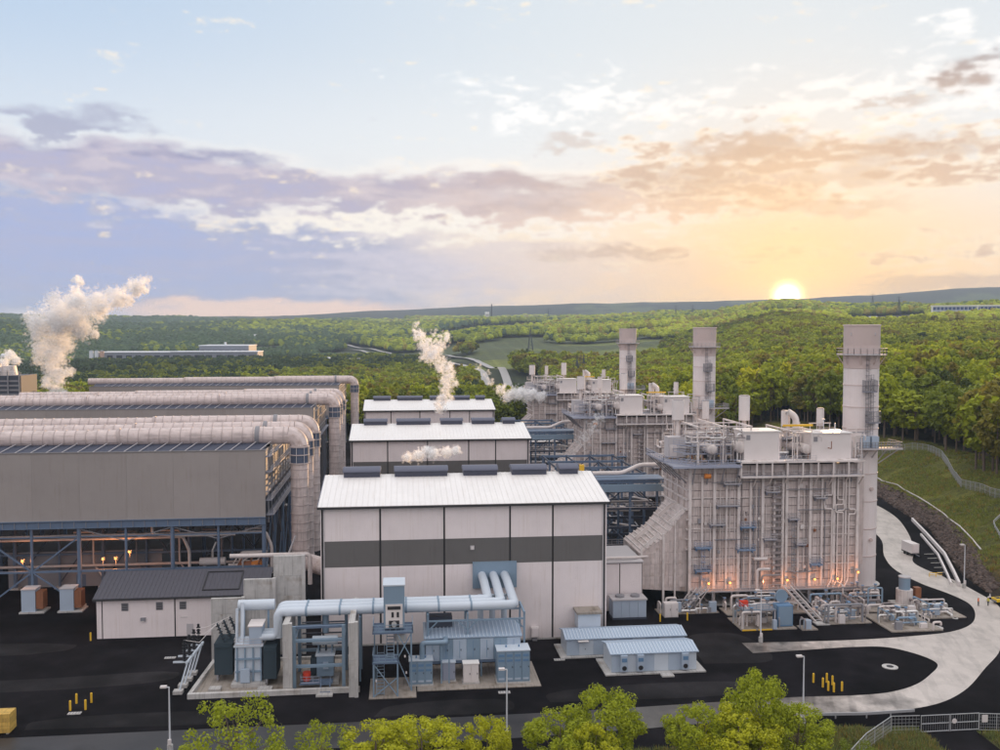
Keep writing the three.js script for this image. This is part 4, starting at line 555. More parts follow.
  // roof houses
  for (const [xa, xb, ya] of [[69.0, 76.4, 34.9], [83.2, 91.6, 34.4]]) { const e = bx(b, 'roof_house', M.box, xa, 29.15, zf - 0.4, xb, ya, zf - 6.4); bx(e, 'roof_cap', M.roof, xa - 0.2, ya, zf - 0.2, xb + 0.2, ya + 0.22, zf - 6.6); bx(e, 'louvre', M.steelGrey, xa + 0.4, ya - 1.6, zf - 0.33, xa + 1.2, ya - 0.6, zf - 0.4); bx(e, 'corner_trim', M.white[2], xb - 0.2, 29.2, zf - 0.34, xb, ya, zf - 0.4); }
  // drums across the boiler
  for (const [x, y, r] of [[62.5, 31.4, 1.05], [68.5, 31.8, 1.25], [82.5, 31.2, 1.0]]) { cy(b, 'steam_drum', M.pipe, [x, y, zf - 1], [x, y, zb + 1], r, 20); for (const z of [zf - 1, zb + 1]) { const s = mesh(b, 'drum_end', cached('de' + r, () => { const g = new THREE.SphereGeometry(r, 16, 10); g.scale(1, 1, 0.5); return g; }), M.pipe, x, y, z); } for (const z of [zf - 4, zb + 4]) bar(b, 'drum_saddle', M.steelGrey, [x, 28.9, z], [x, y - r * 0.6, z], 0.9, 0.4); }
  // frames over the drums
  for (const x of [59.5, 64.8, 70.6, 80.4, 85.4]) { for (const z of [zf - 1, zf - 9, zb + 1]) bar(b, 'roof_post', M.column, [x, 28.5, z], [x, 35.2 + (x > 75 ? -0.8 : 0.6), z], 0.24); bar(b, 'roof_beam', M.column, [x, 35.4 + (x > 75 ? -0.8 : 0.6), zf - 0.6], [x, 35.4 + (x > 75 ? -0.8 : 0.6), zb + 0.8], 0.3); }
  for (const z of [zf - 1, zf - 9]) for (const [xa, xb, y] of [[59.5, 70.6, 36], [80.4, 85.4, 34.6], [59.5, 70.6, 32.4]]) bar(b, 'roof_beam', M.column, [xa, y, z], [xb, y, z], 0.22);
  bx(b, 'upper_platform', M.platform, 59.5, 33.2, zf - 8, 70.6, 33.35, zb + 1); railRoof(b, [[59.6, 33.35, zb + 1], [59.6, 33.35, zf - 8], [70.5, 33.35, zf - 8], [70.5, 33.35, zb + 1]]); bx(b, 'upper_platform', M.platform, 80.4, 32.4, zf - 7.5, 92, 32.55, zb + 1); railRoof(b, [[80.5, 32.55, zf - 7.5], [92, 32.55, zf - 7.5], [92, 32.55, zb + 1]]);
  railRoof(b, [[76.6, 29.25, zf + 2.2], [83, 29.25, zf + 2.2]]); railRoof(b, [[91.8, 29.25, zf + 2.2], [92.8, 29.25, zf + 2.2]]);
  for (let i = 0; i < 26; i++) { const left = i % 2, xa = left ? lerp(57, 70, R()) : lerp(79, 93.5, R()), z = lerp(zf + 0.4, zb + 1, R()), h = 2.2 + R() * 4.5, w2 = 1.5 + R() * 3; for (const q of [0, w2]) bar(b, 'pipe_support', i % 3 ? M.column : M.steelGrey, [xa + q, 28.6, z], [xa + q, 28.6 + h, z], 0.15); bar(b, 'pipe_support', i % 3 ? M.column : M.steelGrey, [xa - 0.3, 28.6 + h, z], [xa + w2 + 0.3, 28.6 + h, z], 0.18); }
  for (let i = 0; i < 5; i++) { const k = new Kit(), xa = [59, 63.5, 80, 84.6, 91][i]; stairGeo(k, xa, 28.6, zf - 6 - i, xa + 4 * (i % 2 ? -1 : 1), 33, zf - 6 - i, 0.9); k.build(b, 'roof_stair', M.railGrey); }
  // silencers and vents
  for (const [x, z, ya, yb, r, m] of [[72.6, -188, 36.4, 41.6, 1.15, M.box], [58.8, -190, 36.5, 40.6, 1.3, M.box], [82.2, -189, 35, 38.2, 0.95, M.box], [91.4, -192, 34.6, 38.4, 0.8, M.box], [65.5, -192, 36.4, 40.2, 0.75, M.box]]) { const s = cy(b, 'silencer', m, [x, ya, z], [x, yb, z], r, 18); cy(b, 'silencer_stem', M.pipe, [x, 29, z], [x, ya, z], r * 0.42, 10); cy(b, 'silencer_cap', M.steelGrey, [x, yb, z], [x, yb + 0.15, z], r * 0.8, 18); for (const q of [-1, 1]) bar(b, 'silencer_leg', M.column, [x + q * r, 29, z], [x + q * r * 0.9, ya + 0.2, z], 0.14); }
  { const s = bx(b, 'roof_cabinet', M.railGrey, 55.5, 29, -186, 59.2, 33.2, -189); bx(s, 'door', M.box, 55.9, 29.2, -185.9, 57.3, 31.6, -186); }
  { const g = pipeGeo([[83.6, 34.6, -187], [83.6, 37, -187], [81.8, 38.2, -187]], 0.7, 14, 1.2), o = off(b); g.translate(-o.x, -o.y, -o.z); const q = new THREE.Mesh(g, M.box); q.name = 'vent_horn'; b.add(q); }
  // tangle of pipework on the roof
  for (let i = 0; i < 120; i++) { const left = i % 3 !== 2, xa = left ? lerp(58, 71, R()) : lerp(79, 94, R()), za = lerp(zf + 0.5, zb + 1, R()), ya = 29.2 + R() * 5.5, dx = (R() - 0.5) * 9, dz = (R() - 0.5) * 7, r = 0.09 + R() * R() * 0.3; const xb = clamp(xa + dx, 56, 94.5), zc = clamp(za + dz, zb, zf + 1); pipe(b, 'roof_pipe', [M.pipe, M.pipe, M.shiny, M.pipeDark, M.rust][Math.floor(R() * 4.4)], [[xa, 28.8, za], [xa, ya, za], [xb, ya, za], [xb, ya, zc], [xb, ya + (R() < 0.5 ? -1 : 1.5), zc]], r, 8); }
  for (let i = 0; i < 40; i++) { const x = i % 2 ? lerp(58, 70, R()) : lerp(79, 93, R()), z = lerp(zf - 0.5, zb + 2, R()), y = 29.2 + R() * 3; bx(b, 'valve_actuator', [M.steelGrey, M.box, M.pipeDark, M.dark, M.rust, M.orange][Math.floor(R() * 5.2)], x, y, z, x + 0.5 + R() * 0.8, y + 0.6 + R() * 0.9, z + 0.7); }
  cy(b, 'hoist_motor', M.orange, [60.2, 26.4, zf + 1.4], [61.4, 26.4, zf + 1.4], 0.5, 12); bar(b, 'monorail', M.yellow, [78.6, 35.8, zf - 4], [85, 35.8, zf - 4], 0.3, 0.4);
  for (const [x, y] of [[80.8, 38.4], [88.8, 36.6], [94, 32.4]]) { cy(b, 'lamp_mast', M.post, [x, 29, zf - 7], [x, y, zf - 7], 0.08, 8); bx(b, 'lamp_head', M.box, x - 0.5, y, zf - 7.3, x + 0.2, y + 0.2, zf - 6.7); }
  for (const y of [30.4, 31.9]) railing(b, M.railBlue, [[66.8, y, zf - 2], [58.5, y, zf - 2], [56, y, zf - 6]], 1.1, 1.4, 0.07, 'upper_railing'); bx(b, 'upper_walk', M.platform, 57, 30.25, zf - 1.9, 67, 30.38, zf - 3.2); bx(b, 'upper_walk', M.platform, 57, 31.75, zf - 4, 67, 31.88, zf - 5.2);
  // rear and right faces
  for (let i = 0; i < 6; i++) bx(b, 'side_panel', M.casing[i % 5], x1, y0, zf - 0.3 - i * 2.95, x1 + 0.15, y1, zf - 0.3 - i * 2.95 - 2.85);
  // base platform walk and legs
  bx(b, 'base_walkway', M.steelGrey, x0, 3.2, zf + 2.6, x1, 3.36, zf + 0.6); for (let i = 0; i <= 9; i++) bar(b, 'walkway_leg', M.steelGrey, [x0 + i * 4, 0, zf + 2.5], [x0 + i * 4, 3.2, zf + 2.5], 0.2); railing(b, M.railGrey, [[x0, 3.36, zf + 2.55], [x1, 3.36, zf + 2.55]], 1.1, 2, 0.06);
  return b;
}
const boiler1 = boiler(); boiler1.userData.label = 'nearest boiler block of panelled pinkish casing with white columns';
copyThing(boiler1, 'boiler_block', 'middle boiler block, above and behind the pipe racks', 0, 0, -106);
copyThing(boiler1, 'boiler_block', 'farthest boiler block, small at the left of the row', -1, 0, -211);
function chimney() { // round steel stack
  const s = thing('exhaust_stack', '', 'chimney', [100.1, 0, -191], 'exhaust stacks'), x = 100.1, z = -191, h = 3.65;
  const lv = [0, 6.5, 12.5, 18.5, 24.5, 29.5, 34.2, 38.9, 43.6, 47.2]; for (let i = 0; i < 9; i++) cy(s, 'stack_section', M.stack[i % 3], [x, lv[i] + 0.05, z], [x, lv[i + 1] - 0.05, z], h, 40);
  for (let i = 1; i < 9; i++) cy(s, 'section_flange', M.stackTop, [x, lv[i] - 0.1, z], [x, lv[i] + 0.1, z], h + 0.1, 40);
  cy(s, 'lower_cowl', M.stackTop, [x, 47.2, z], [x, 50.1, z], h + 0.02, 40, h + 0.16); cy(s, 'upper_cowl', M.stackTop, [x, 50.1, z], [x, 52.3, z], h + 0.1, 40);
  { const g = new THREE.LatheGeometry([[h - 0.2, 0], [h + 0.12, 0], [h + 0.12, 4.1], [h + 0.24, 4.1], [h + 0.24, 4.4], [h - 0.2, 4.4], [h - 0.2, 0]].map((q) => new THREE.Vector2(...q)), 40); mesh(s, 'stack_mouth', g, M.stackTop, x, 52.3, z); cy(s, 'flue_floor', M.dark, [x, 52.2, z], [x, 52.5, z], h - 0.25, 32); for (const a of [0.3, 1.5, 2.7, 4, 5.2]) cy(s, 'lifting_lug', M.railGrey, [x + Math.sin(a) * (h + 0.15), 54.4, z + Math.cos(a) * (h + 0.15)], [x + Math.sin(a) * (h + 0.15), 55, z + Math.cos(a) * (h + 0.15)], 0.14, 8); }
  const ringDeck = (y, o, a0, a1, hr, nm) => { const k = new Kit(), n = 24; for (let i = 0; i < n; i++) { const p = lerp(a0, a1, i / n), q = lerp(a0, a1, (i + 1) / n), P = (r, t) => [x + Math.sin(t) * r, y, z + Math.cos(t) * r]; k.bar(P((h + o) / 2 + 0.05, (p + q) / 2).map((v, j) => j === 1 ? y - 0.1 : v), P((h + o) / 2 + 0.05, (p + q) / 2).map((v, j) => j === 1 ? y + 0.1 : v), o - h, (q - p) * o * 1.02); } const pts = []; for (let i = 0; i <= n; i++) { const t = lerp(a0, a1, i / n); pts.push([x + Math.sin(t) * o, y + 0.1, z + Math.cos(t) * o]); }
    const fl = new THREE.RingGeometry(h + 0.02, o, 40, 1, a0 - Math.PI / 2, a1 - a0), ex = new THREE.Shape(); ex.absarc(0, 0, o, a0, a1, false); ex.absarc(0, 0, h + 0.02, a1, a0, true); const g = new THREE.ExtrudeGeometry(ex, { depth: 0.2, bevelEnabled: false, curveSegments: 32 }); g.rotateX(-Math.PI / 2); g.rotateY(-Math.PI / 2 + 0); const m = mesh(s, nm, g, M.railGrey, x, y - 0.1, z); m.rotation.y = Math.PI; railing(s, M.railGrey, pts, hr, 1.1, 0.09); for (let i = 1; i < n; i += 3) { const t = lerp(a0, a1, i / n); bar(s, 'bracket', M.stackTop, [x + Math.sin(t) * (o - 0.2), y - 0.1, z + Math.cos(t) * (o - 0.2)], [x + Math.sin(t) * h, y - 2.2, z + Math.cos(t) * h], 0.18); } };
  ringDeck(50.2, h + 1.5, 0, Math.PI * 2, 1.25, 'ring_platform');
  ladder(s, M.steelGrey, x - 0.6, z + h + 0.3, 29, 50, 1); ladder(s, M.steelGrey, x + 0.5, z + h + 0.3, 33, 46, 1);
  for (const [y, d] of [[42.2, -0.3], [35.6, 0.6]]) { const p = bx(s, 'rest_platform', M.platform, x + d - 1.3, y, z + h - 0.1, x + d + 1.3, y + 0.15, z + h + 1.5); railing(p, M.steelGrey, [[x + d - 1.3, y + 0.15, z + h + 0.1], [x + d - 1.3, y + 0.15, z + h + 1.45], [x + d + 1.3, y + 0.15, z + h + 1.45], [x + d + 1.3, y + 0.15, z + h + 0.1]], 2.4, 0.5, 0.09); }
  { bx(s, 'sampling_platform', M.railGrey, x - h, 30.0, z + h - 0.2, x + h + 3.0, 30.3, z + h + 2.2); railing(s, M.steelGrey, [[x - h, 30.3, z + h + 2.1], [x + h + 2.9, 30.3, z + h + 2.1], [x + h + 2.9, 30.3, z]], 1.3, 0.7, 0.1); for (const q of [-3, -1, 1, 3]) bar(s, 'bracket', M.railGrey, [x + q, 30, z + h + 2], [x + q * 0.9, 27.5, z + h * 0.8], 0.2); bar(s, 'bracket', M.railGrey, [x + h + 2.8, 30, z + h + 1], [x + h * 0.9, 26.6, z + h * 0.5], 0.24); for (const q of [-1.9, 0.1]) bx(s, 'sampling_cabinet', M.panelBlue, x + q, 30.3, z + h + 0.1, x + q + 1.6, 32.8, z + h + 1.3); bx(s, 'duct_link', M.casing[1], 92.9, 6, -183.5, x - h + 0.8, 26, -198); }
  for (const y of [21.3, 10.2]) cy(s, 'port_nozzle', M.stackTop, [x + 0.9, y, z + h - 0.4], [x + 0.9, y, z + h + 0.3], 0.4, 12);
  cy(s, 'foundation', M.concrete[1], [x, 0, z], [x, 0.05, z], h + 0.9, 32); return s;
}
const stack1 = chimney(); stack1.userData.label = 'nearest round exhaust stack, tallest at the right of the boilers';
copyThing(stack1, 'exhaust_stack', 'middle round exhaust stack of the three', 0.6, 0, -106);
copyThing(stack1, 'exhaust_stack', 'farthest round exhaust stack, looking smallest', 0.4, 0, -209);
// lit lamps along the foot of the nearest boiler
for (const [x, y, t] of [[61.2, 4.8, 'first'], [65.6, 4.8, 'second'], [72.4, 5.0, 'third'], [77.6, 5.0, 'fourth'], [83.4, 5.0, 'fifth'], [88.2, 5.0, 'sixth'], [92.6, 6.2, 'seventh']]) floodlight(`${t} orange lamp from the left along nearest boiler's foot`, x, y, -176.6, 9, 1.4);

// pipe racks between halls and boilers
function rack() {
  const r = thing('pipe_rack', '', 'pipe rack', [48, 0, -220], 'pipe racks'), R = rng(31), X = [38.2, 44.6, 51, 57.2], Z = [-200, -211, -222, -233, -244];
  for (const z of Z) { for (const x of X) bar(r, 'column', M.steel, [x, 0, z], [x, 22, z], 0.42, 0.5); for (const y of [3.6, 7.4, 11.4, 15.6, 21.6]) bar(r, 'beam', y > 20 ? M.steel : M.steelDark, [X[0] - 0.6, y, z], [X[3] + 0.6, y, z], 0.32, 0.55); for (let i = 0; i < 3; i++) { bar(r, 'brace', M.steelDark, [X[i], i % 2 ? 15.8 : 21.4, z], [X[i + 1], i % 2 ? 21.4 : 15.8, z], 0.22); bar(r, 'brace', M.steelDark, [X[i], i % 2 ? 7.6 : 3.8, z], [X[i + 1], i % 2 ? 3.8 : 7.6, z], 0.2); } }
  for (const x of X) for (const y of [7.4, 15.6, 21.6]) bar(r, 'stringer', M.steelDark, [x, y, Z[0]], [x, y, Z[4]], 0.26, 0.4);
  bx(r, 'header_duct', M.blue, 37, 19.6, -198.9, 59, 21.2, -199.6); bx(r, 'top_tray', M.steel, 37, 22, -199.6, 59, 22.3, -206);
  for (const y of [3.9, 7.8, 11.8, 16.1]) for (let i = 0; i < 5; i++) { const z = -200.6 - R() * 40, q = 0.14 + R() * 0.25; pipe(r, 'pipe_run', [M.pipe, M.steelGrey, M.shiny, M.pipeDark][Math.floor(R() * 4)], [[36.6, y + q, z], [52 + R() * 6, y + q, z], [52 + R() * 6, y + q, z - 5]], q, 8); }
  for (const y of [7.4, 15.6]) railing(r, M.railGrey, [[37.6, y + 0.3, -199.5], [57.6, y + 0.3, -199.5]], 1.1, 1.6, 0.06); pipe(r, 'top_pipe', M.pipe, [[36, 23.2, -203], [50, 23.2, -203], [54, 25, -203], [58, 25, -203]], 0.5); bx(r, 'yellow_valve', M.yellow, 40.4, 22.3, -204, 41.4, 25, -205);
  return r;
}
const rack1 = rack(); rack1.userData.label = 'dark blue steel pipe rack just right of the nearest hall';
copyThing(rack1, 'pipe_rack', 'dark steel pipe rack right of the middle hall', 0, 0, -101);

// ---------------------------------------------------------------- transformer yard in front
{
  const p = thing('transformer_pad', 'kerbed concrete pad with brown gravel under the transformers', 'concrete pad', [-18, 0, -147]);
  bx(p, 'bed', M.slab, -31.4, 0, -140.6, -7.6, 0.12, -155); bx(p, 'front_kerb', M.concrete[2], -32, 0, -139.9, -6.4, 0.75, -140.6); const k = bar(p, 'side_kerb', M.concrete[1], [-31.75, 0.36, -140.3], [-30.9, 0.36, -155], 0.6, 0.72); bx(p, 'rear_kerb', M.concrete[0], -31, 0, -154.6, -7.6, 0.6, -155.1);
  for (const [x, z, w] of [[-29.4, -142.2, 1.8], [-22, -141.4, 2.2]]) bx(p, 'plinth', M.concrete[1], x, 0.12, z, x + w, 0.5, z - 1.4);
}
function fireWall(label, x0, z0, x1, z1, h, n) { const w = thing('fire_wall', label, 'wall', [(x0 + x1) / 2, 0, (z0 + z1) / 2], 'concrete fire walls'); for (let i = 0; i < n; i++) bx(w, 'wall_course', M.concrete[i % 3], x0, i * h / n + 0.02, z0, x1, (i + 1) * h / n - 0.02, z1); bx(w, 'wall_core', M.concrete[0], x0 + 0.06, 0, z0 - 0.06, x1 - 0.06, h - 0.05, z1 + 0.06); bx(w, 'pilaster', M.concrete[2], x1 - 0.05, 0, z0 + 0.12, x1 + 0.5, h + 0.1, z0 - 0.6); return w; }
fireWall('low concrete fire wall left of the main transformer, against shed', -31.6, -156, -26.6, -156.6, 10.6, 4);
fireWall('middle-height concrete fire wall behind the main transformer', -26.4, -157, -21.6, -157.7, 13.4, 4);
fireWall('tallest concrete fire wall, behind the blue conservator tank', -21.6, -158, -16.8, -158.8, 17, 5);
fireWall('thin concrete fire wall between the two transformers', -18.0, -140.9, -17.1, -151, 10.6, 4);
fireWall('thin concrete fire wall at the right end of transformer pad', -7.9, -138, -7.0, -151.5, 11.4, 4);
{ // main transformer
  const t = thing('main_transformer', 'large pale blue transformer with dark radiator banks on the pad', 'transformer', [-23.6, 0, -146]);
  bx(t, 'foundation', M.concrete[0], -26.2, 0.12, -143.4, -20.8, 0.7, -149); bx(t, 'tank', M.bluePale, -25.6, 0.7, -144.4, -21.7, 6.2, -148.4);
  for (let i = 0; i < 4; i++) bx(t, 'tank_rib', M.blue, -25.5 + i * 1.22, 0.8, -144.1, -25.3 + i * 1.22, 6, -144.4); for (const y of [2.2, 4.2]) bx(t, 'tank_band', M.blue, -25.65, y, -144.05, -21.65, y + 0.22, -144.4); bx(t, 'lid', M.bluePale, -25.9, 6.2, -144.1, -21.4, 6.45, -148.7);
  const bank = (x0, x1, z0, z1, nm) => { const n = 9; for (let i = 0; i < n; i++) { const z = lerp(z0, z1, i / (n - 1)); bx(t, 'radiator_fin', M.teal, x0, 1.3, z, x1, 6.3, z - 0.22); } bx(t, 'radiator_header', M.teal, x0 + 0.2, 5.6, z0 + 0.1, x1 - 0.2, 5.9, z1 - 0.3); bx(t, 'radiator_foot', M.steelGrey, x0 + 0.3, 0.5, z0, x0 + 0.6, 1.3, z1); };
  bank(-29.2, -26.4, -146, -150.4); bank(-21.3, -19.3, -143.4, -148);
  cy(t, 'conservator', M.bluePale, [-25.9, 11.4, -149], [-20.2, 11.4, -149], 0.85, 20); for (const x of [-25, -21.2]) bar(t, 'conservator_post', M.blue, [x, 6.4, -148.6], [x, 10.6, -149], 0.3); cy(t, 'pressure_pipe', M.bluePale, [-25.7, 0.8, -144.9], [-25.7, 11.6, -146.6], 0.22, 10); cy(t, 'pressure_pipe', M.bluePale, [-24.7, 6, -145.2], [-24.9, 12.4, -147], 0.3, 10);
  for (let i = 0; i < 3; i++) { const g = bx(t, 'bushing_box', M.panelBlue, -23.6 + i * 0.02, 6.45, -144.6 - i * 1.25, -21.7 + i * 0.02, 9.2, -145.6 - i * 1.25); bx(g, 'box_lid', M.box, -23.8, 9.2, -144.5 - i * 1.25, -21.5, 9.35, -145.7 - i * 1.25); pipe(t, 'phase_duct', M.bluePale, [[-22, 7.4, -145.1 - i * 1.25], [-19.4, 7.4, -145.1 - i * 1.25], [-19.2, 10.8, -145.1 - i * 1.25]], 0.55, 14, 0.9); }
  for (let i = 0; i < 3; i++) { const x = -27.6 + i * 0.7, z = -146.5 - i * 1.6; cy(t, 'high_voltage_bushing', M.teal, [x, 6.4, z], [x - 1.2, 9.4, z], 0.22, 10, 0.12); for (let k = 0; k < 5; k++) cy(t, 'bushing_shed', M.dark, [x - 0.2 - k * 0.22, 6.9 + k * 0.5, z], [x - 0.24 - k * 0.22, 7.0 + k * 0.5, z], 0.34, 10); }
  bx(t, 'control_cabinet', M.panelBlue, -24.8, 0.8, -143.5, -23.4, 2.9, -144.04); railing(t, M.railGrey, [[-25.8, 6.45, -148.5], [-25.8, 6.45, -144.2], [-21.5, 6.45, -144.2]], 1.0, 1.4, 0.05);
}
{ // surge arrester frame with insulators at the left edge of the pad
  const s = thing('arrester_stand', 'leaning blue steel stand with black insulators left of pad', 'stand', [-33, 0, -147]);
  for (let i = 0; i < 4; i++) { const z = -143.4 - i * 2.6, x = -32.9 + i * 0.15; bar(s, 'leg', M.bluePale, [x - 0.9, 0.2, z + 0.8], [x + 0.3, 4.6, z], 0.24); bx(s, 'arm', M.bluePale, x - 1.9, 4.4, z - 0.12, x + 0.5, 4.65, z + 0.14); bx(s, 'footing', M.concrete[1], x - 1.7, 0, z + 0.3, x - 0.3, 0.5, z + 1.5); cy(s, 'insulator', M.black, [x - 0.2, 4.65, z], [x - 0.2, 7.9, z], 0.2, 10); for (let k = 0; k < 6; k++) cy(s, 'insulator_shed', M.dark, [x - 0.2, 4.9 + k * 0.48, z], [x - 0.2, 5.0 + k * 0.48, z], 0.33, 10); }
  bar(s, 'top_beam', M.bluePale, [-32.7, 4.5, -142.8], [-32.2, 4.5, -152.4], 0.3); for (const i of [0, 1, 2]) pipe(s, 'conductor', M.box, [[-33.1 + i * 0.15, 7.9, -143.4 - i * 2.6], [-31, 7.2 + i * 0.4, -144.2 - i * 2.4], [-28.8 + i * 0.7, 9.4, -146.5 - i * 1.6]], 0.04, 6);
}
{ // auxiliary transformer in its steel bay
  const f = thing('bay_frame', 'blue steel portal frame between the two thin fire walls', 'frame', [-12.6, 0, -145]);
  for (const x of [-16.4, -8.9]) for (const z of [-142, -149.5]) bar(f, 'column', M.blue, [x, 0.12, z], [x, 9.9, z], 0.45, 0.5); for (const [y, h] of [[9.7, 0.45], [7.6, 0.7], [3.6, 0.6]]) for (const z of [-142.1, -149.4]) bar(f, 'beam', y > 9 ? M.steel : M.blue, [-16.4, y, z], [-8.9, y, z], h, 0.35); for (const x of [-16.4, -8.9]) bar(f, 'side_beam', M.blue, [x, 7.6, -142], [x, 7.6, -149.5], 0.4);
  for (let i = 0; i < 5; i++) bar(f, 'rear_louvre', M.steelDark, [-16, 4.4 + i * 0.9, -149.8], [-9.2, 4.4 + i * 0.9, -149.8], 0.5, 0.1);
  const t = thing('small_transformer', 'small blue transformer with top oil drum and red cylinder', 'transformer', [-12.2, 0, -144.5]);
  bx(t, 'foundation', M.concrete[2], -14.4, 0.12, -143.2, -9.8, 0.6, -147); bx(t, 'tank', M.blue, -13.2, 1.2, -144, -10.6, 4.4, -146.6); bx(t, 'lid', M.bluePale, -13.4, 4.4, -143.8, -10.4, 4.6, -146.8); bx(t, 'gauge_box', M.panelBlue, -12.2, 2.4, -143.7, -11.4, 3.5, -144); for (let i = 0; i < 5; i++) bx(t, 'radiator_fin', M.teal, -14.2, 1.3, -144.2 - i * 0.5, -13.3, 4.0, -144.32 - i * 0.5); cy(t, 'oil_drum', M.bluePale, [-13.9, 6.6, -145], [-10, 6.6, -145], 0.72, 18); for (const x of [-13, -10.9]) bar(t, 'drum_post', M.blue, [x, 4.6, -145], [x, 6.1, -145], 0.2); for (let i = 0; i < 3; i++) cy(t, 'bushing', M.teal, [-12.9 + i, 4.6, -146], [-12.9 + i, 5.9, -146], 0.15, 8); cy(t, 'red_cylinder', M.red, [-14.6, 1.2, -142.6], [-14.6, 2.5, -142.6], 0.6, 16); bx(t, 'step_platform', M.steel, -15.6, 0.9, -141.4, -10.6, 1.1, -143.2); railing(t, M.railBlue, [[-15.5, 1.1, -143], [-15.5, 1.1, -141.5], [-12.6, 1.1, -141.5]], 1.0, 1, 0.06); const k = new Kit(); stairGeo(k, -11.6, 0.1, -139.6, -11.6, 1.1, -141.4, 1.4); k.build(t, 'steps', M.steel); bx(t, 'step_pad', M.concrete[1], -12.9, 0, -138.6, -10.4, 0.25, -139.8);
}
{ // isolated-phase bus ducts
  const b = thing('bus_duct', 'three long pale blue bus ducts running to the hall wall', 'bus duct', [0, 0, -147]);
  for (let i = 0; i < 3; i++) { const z = -145.4 - i * 1.7, x = 18.2 - i * 2.0, y = 11.2; pipe(b, 'duct_tube', M.bluePale, [[-19.2, 7.2, z], [-19.2, y, z], [x, y, z], [x, y + 0.9, -156], [x, y + 0.9, -160.9]], 0.74, 18, 0.95); for (let q = -15; q < 12; q += 5.2) cy(b, 'joint_collar', M.blue, [q, y, z], [q + 0.3, y, z], 0.82, 18); }
  bx(b, 'wall_box', M.blue, 12.6, 9.8, -160.2, 20.4, 14.4, -160.95); for (const x of [-6.5, 4.2, 10.5, 19.6]) for (const z of [-144.4, -149.8]) bar(b, 'support_leg', M.blue, [x, 0, z], [x, 10.3, z], 0.3); for (const x of [-6.5, 4.2, 10.5, 19.6]) bar(b, 'cross_beam', M.blue, [x, 10.2, -144.2], [x, 10.2, -150], 0.3); for (const z of [-144.4, -149.8]) bar(b, 'long_beam', M.blue, [4.2, 9.2, z], [19.6, 9.2, z], 0.24); for (const [a, c] of [[4.2, 10.5], [10.5, 19.6]]) { bar(b, 'knee_brace', M.blue, [a, 7.6, -144.4], [a + 1.6, 9.2, -144.4], 0.18); bar(b, 'knee_brace', M.blue, [c, 7.6, -144.4], [c - 1.6, 9.2, -144.4], 0.18); } for (let i = 0; i < 3; i++) cy(b, 'drop_duct', M.bluePale, [17.2 - i * 2, 6.2, -152 ], [17.2 - i * 2, 11, -152], 0.5, 12); bx(b, 'drop_shelf', M.steel, 11.6, 5.8, -150.6, 20, 6.2, -153.5);
  pipe(b, 'branch_duct', M.blue, [[-12, 11, -147.1], [-12, 7.2, -147.1]], 0.5, 12);
}
{ // breaker tower with stairs
  const t = thing('breaker_tower', 'open blue steel stair tower with breaker cabinet on top', 'tower', [-1.4, 0, -140]);
  bx(t, 'pad', M.slab, -4.9, 0, -136.9, 2.2, 0.14, -145); for (const x of [-4.2, -0.6, 1.5]) for (const z of x > 0 ? [-139.4, -143.6] : [-137.4, -143.6]) bar(t, 'column', M.blue, [x, 0.14, z], [x, x < 0 && z > -138 ? 5.4 : 9.2, z], 0.22);
  bx(t, 'landing', M.steel, -4.4, 5.2, -137.2, -0.4, 5.4, -141); bx(t, 'top_deck', M.steel, -4.4, 9.1, -139.2, 1.8, 9.35, -144); railing(t, M.blue, [[-4.3, 5.4, -141], [-4.3, 5.4, -137.3], [-0.5, 5.4, -137.3], [-0.5, 5.4, -141]], 1.1, 0.9, 0.07); railing(t, M.blue, [[-4.3, 9.35, -143.9], [-4.3, 9.35, -139.3], [1.7, 9.35, -139.3], [1.7, 9.35, -143.9]], 1.1, 0.9, 0.07);
  { const k = new Kit(); stairGeo(k, -3.2, 0.2, -137.9, -3.2, 5.3, -142.6, 1.1); k.build(t, 'lower_stair', M.blue); const k2 = new Kit(); stairGeo(k2, -1.7, 5.3, -139.2, -1.7, 9.2, -143.4, 1.1); k2.build(t, 'upper_stair', M.blue); }
  for (const [a, c] of [[[-0.6, 0.2, -137.4], [-4.2, 5.2, -137.4]], [[-0.6, 5.2, -139.3], [1.5, 9.1, -139.4]], [[1.5, 0.2, -139.4], [-0.6, 5.2, -139.4]], [[1.5, 5.2, -139.4], [-0.6, 9.1, -139.4]], [[-4.2, 0.2, -137.4], [-0.6, 3, -137.4]]]) bar(t, 'brace', M.blue, a, c, 0.14);
  const c = bx(t, 'breaker_cabinet', M.blue, -2.7, 9.6, -140.2, 0.5, 16.2, -144.4); bx(c, 'top_panel', M.bluePale, -2.8, 16.2, -140.1, 0.6, 16.4, -144.5); bx(c, 'white_front', M.box, -2.4, 9.8, -140.05, 0.2, 13.4, -140.2); bx(c, 'slot', M.dark, -2.1, 12.6, -139.98, -0.1, 13.1, -140.05); for (const x of [-1.5, -0.7]) bx(c, 'window', M.dark, x, 11.4, -139.98, x + 0.35, 12.2, -140.05); bx(c, 'bay', M.dark, -1.9, 9.85, -139.98, -0.3, 10.9, -140.05); cy(c, 'motor', M.shiny, [-1.1, 10.4, -139.9], [-1.1, 10.4, -139.5], 0.4, 14);
  cy(t, 'round_tank', M.shiny, [-0.2, 7.2, -142], [-0.2, 8.2, -142], 0.9, 18); for (const [x, y] of [[-3.9, 2.5], [0.6, 3.6], [0.4, 6.1]]) bx(t, 'lamp', M.box, x, y, -137.2, x + 0.22, y + 0.3, -137.38);
}
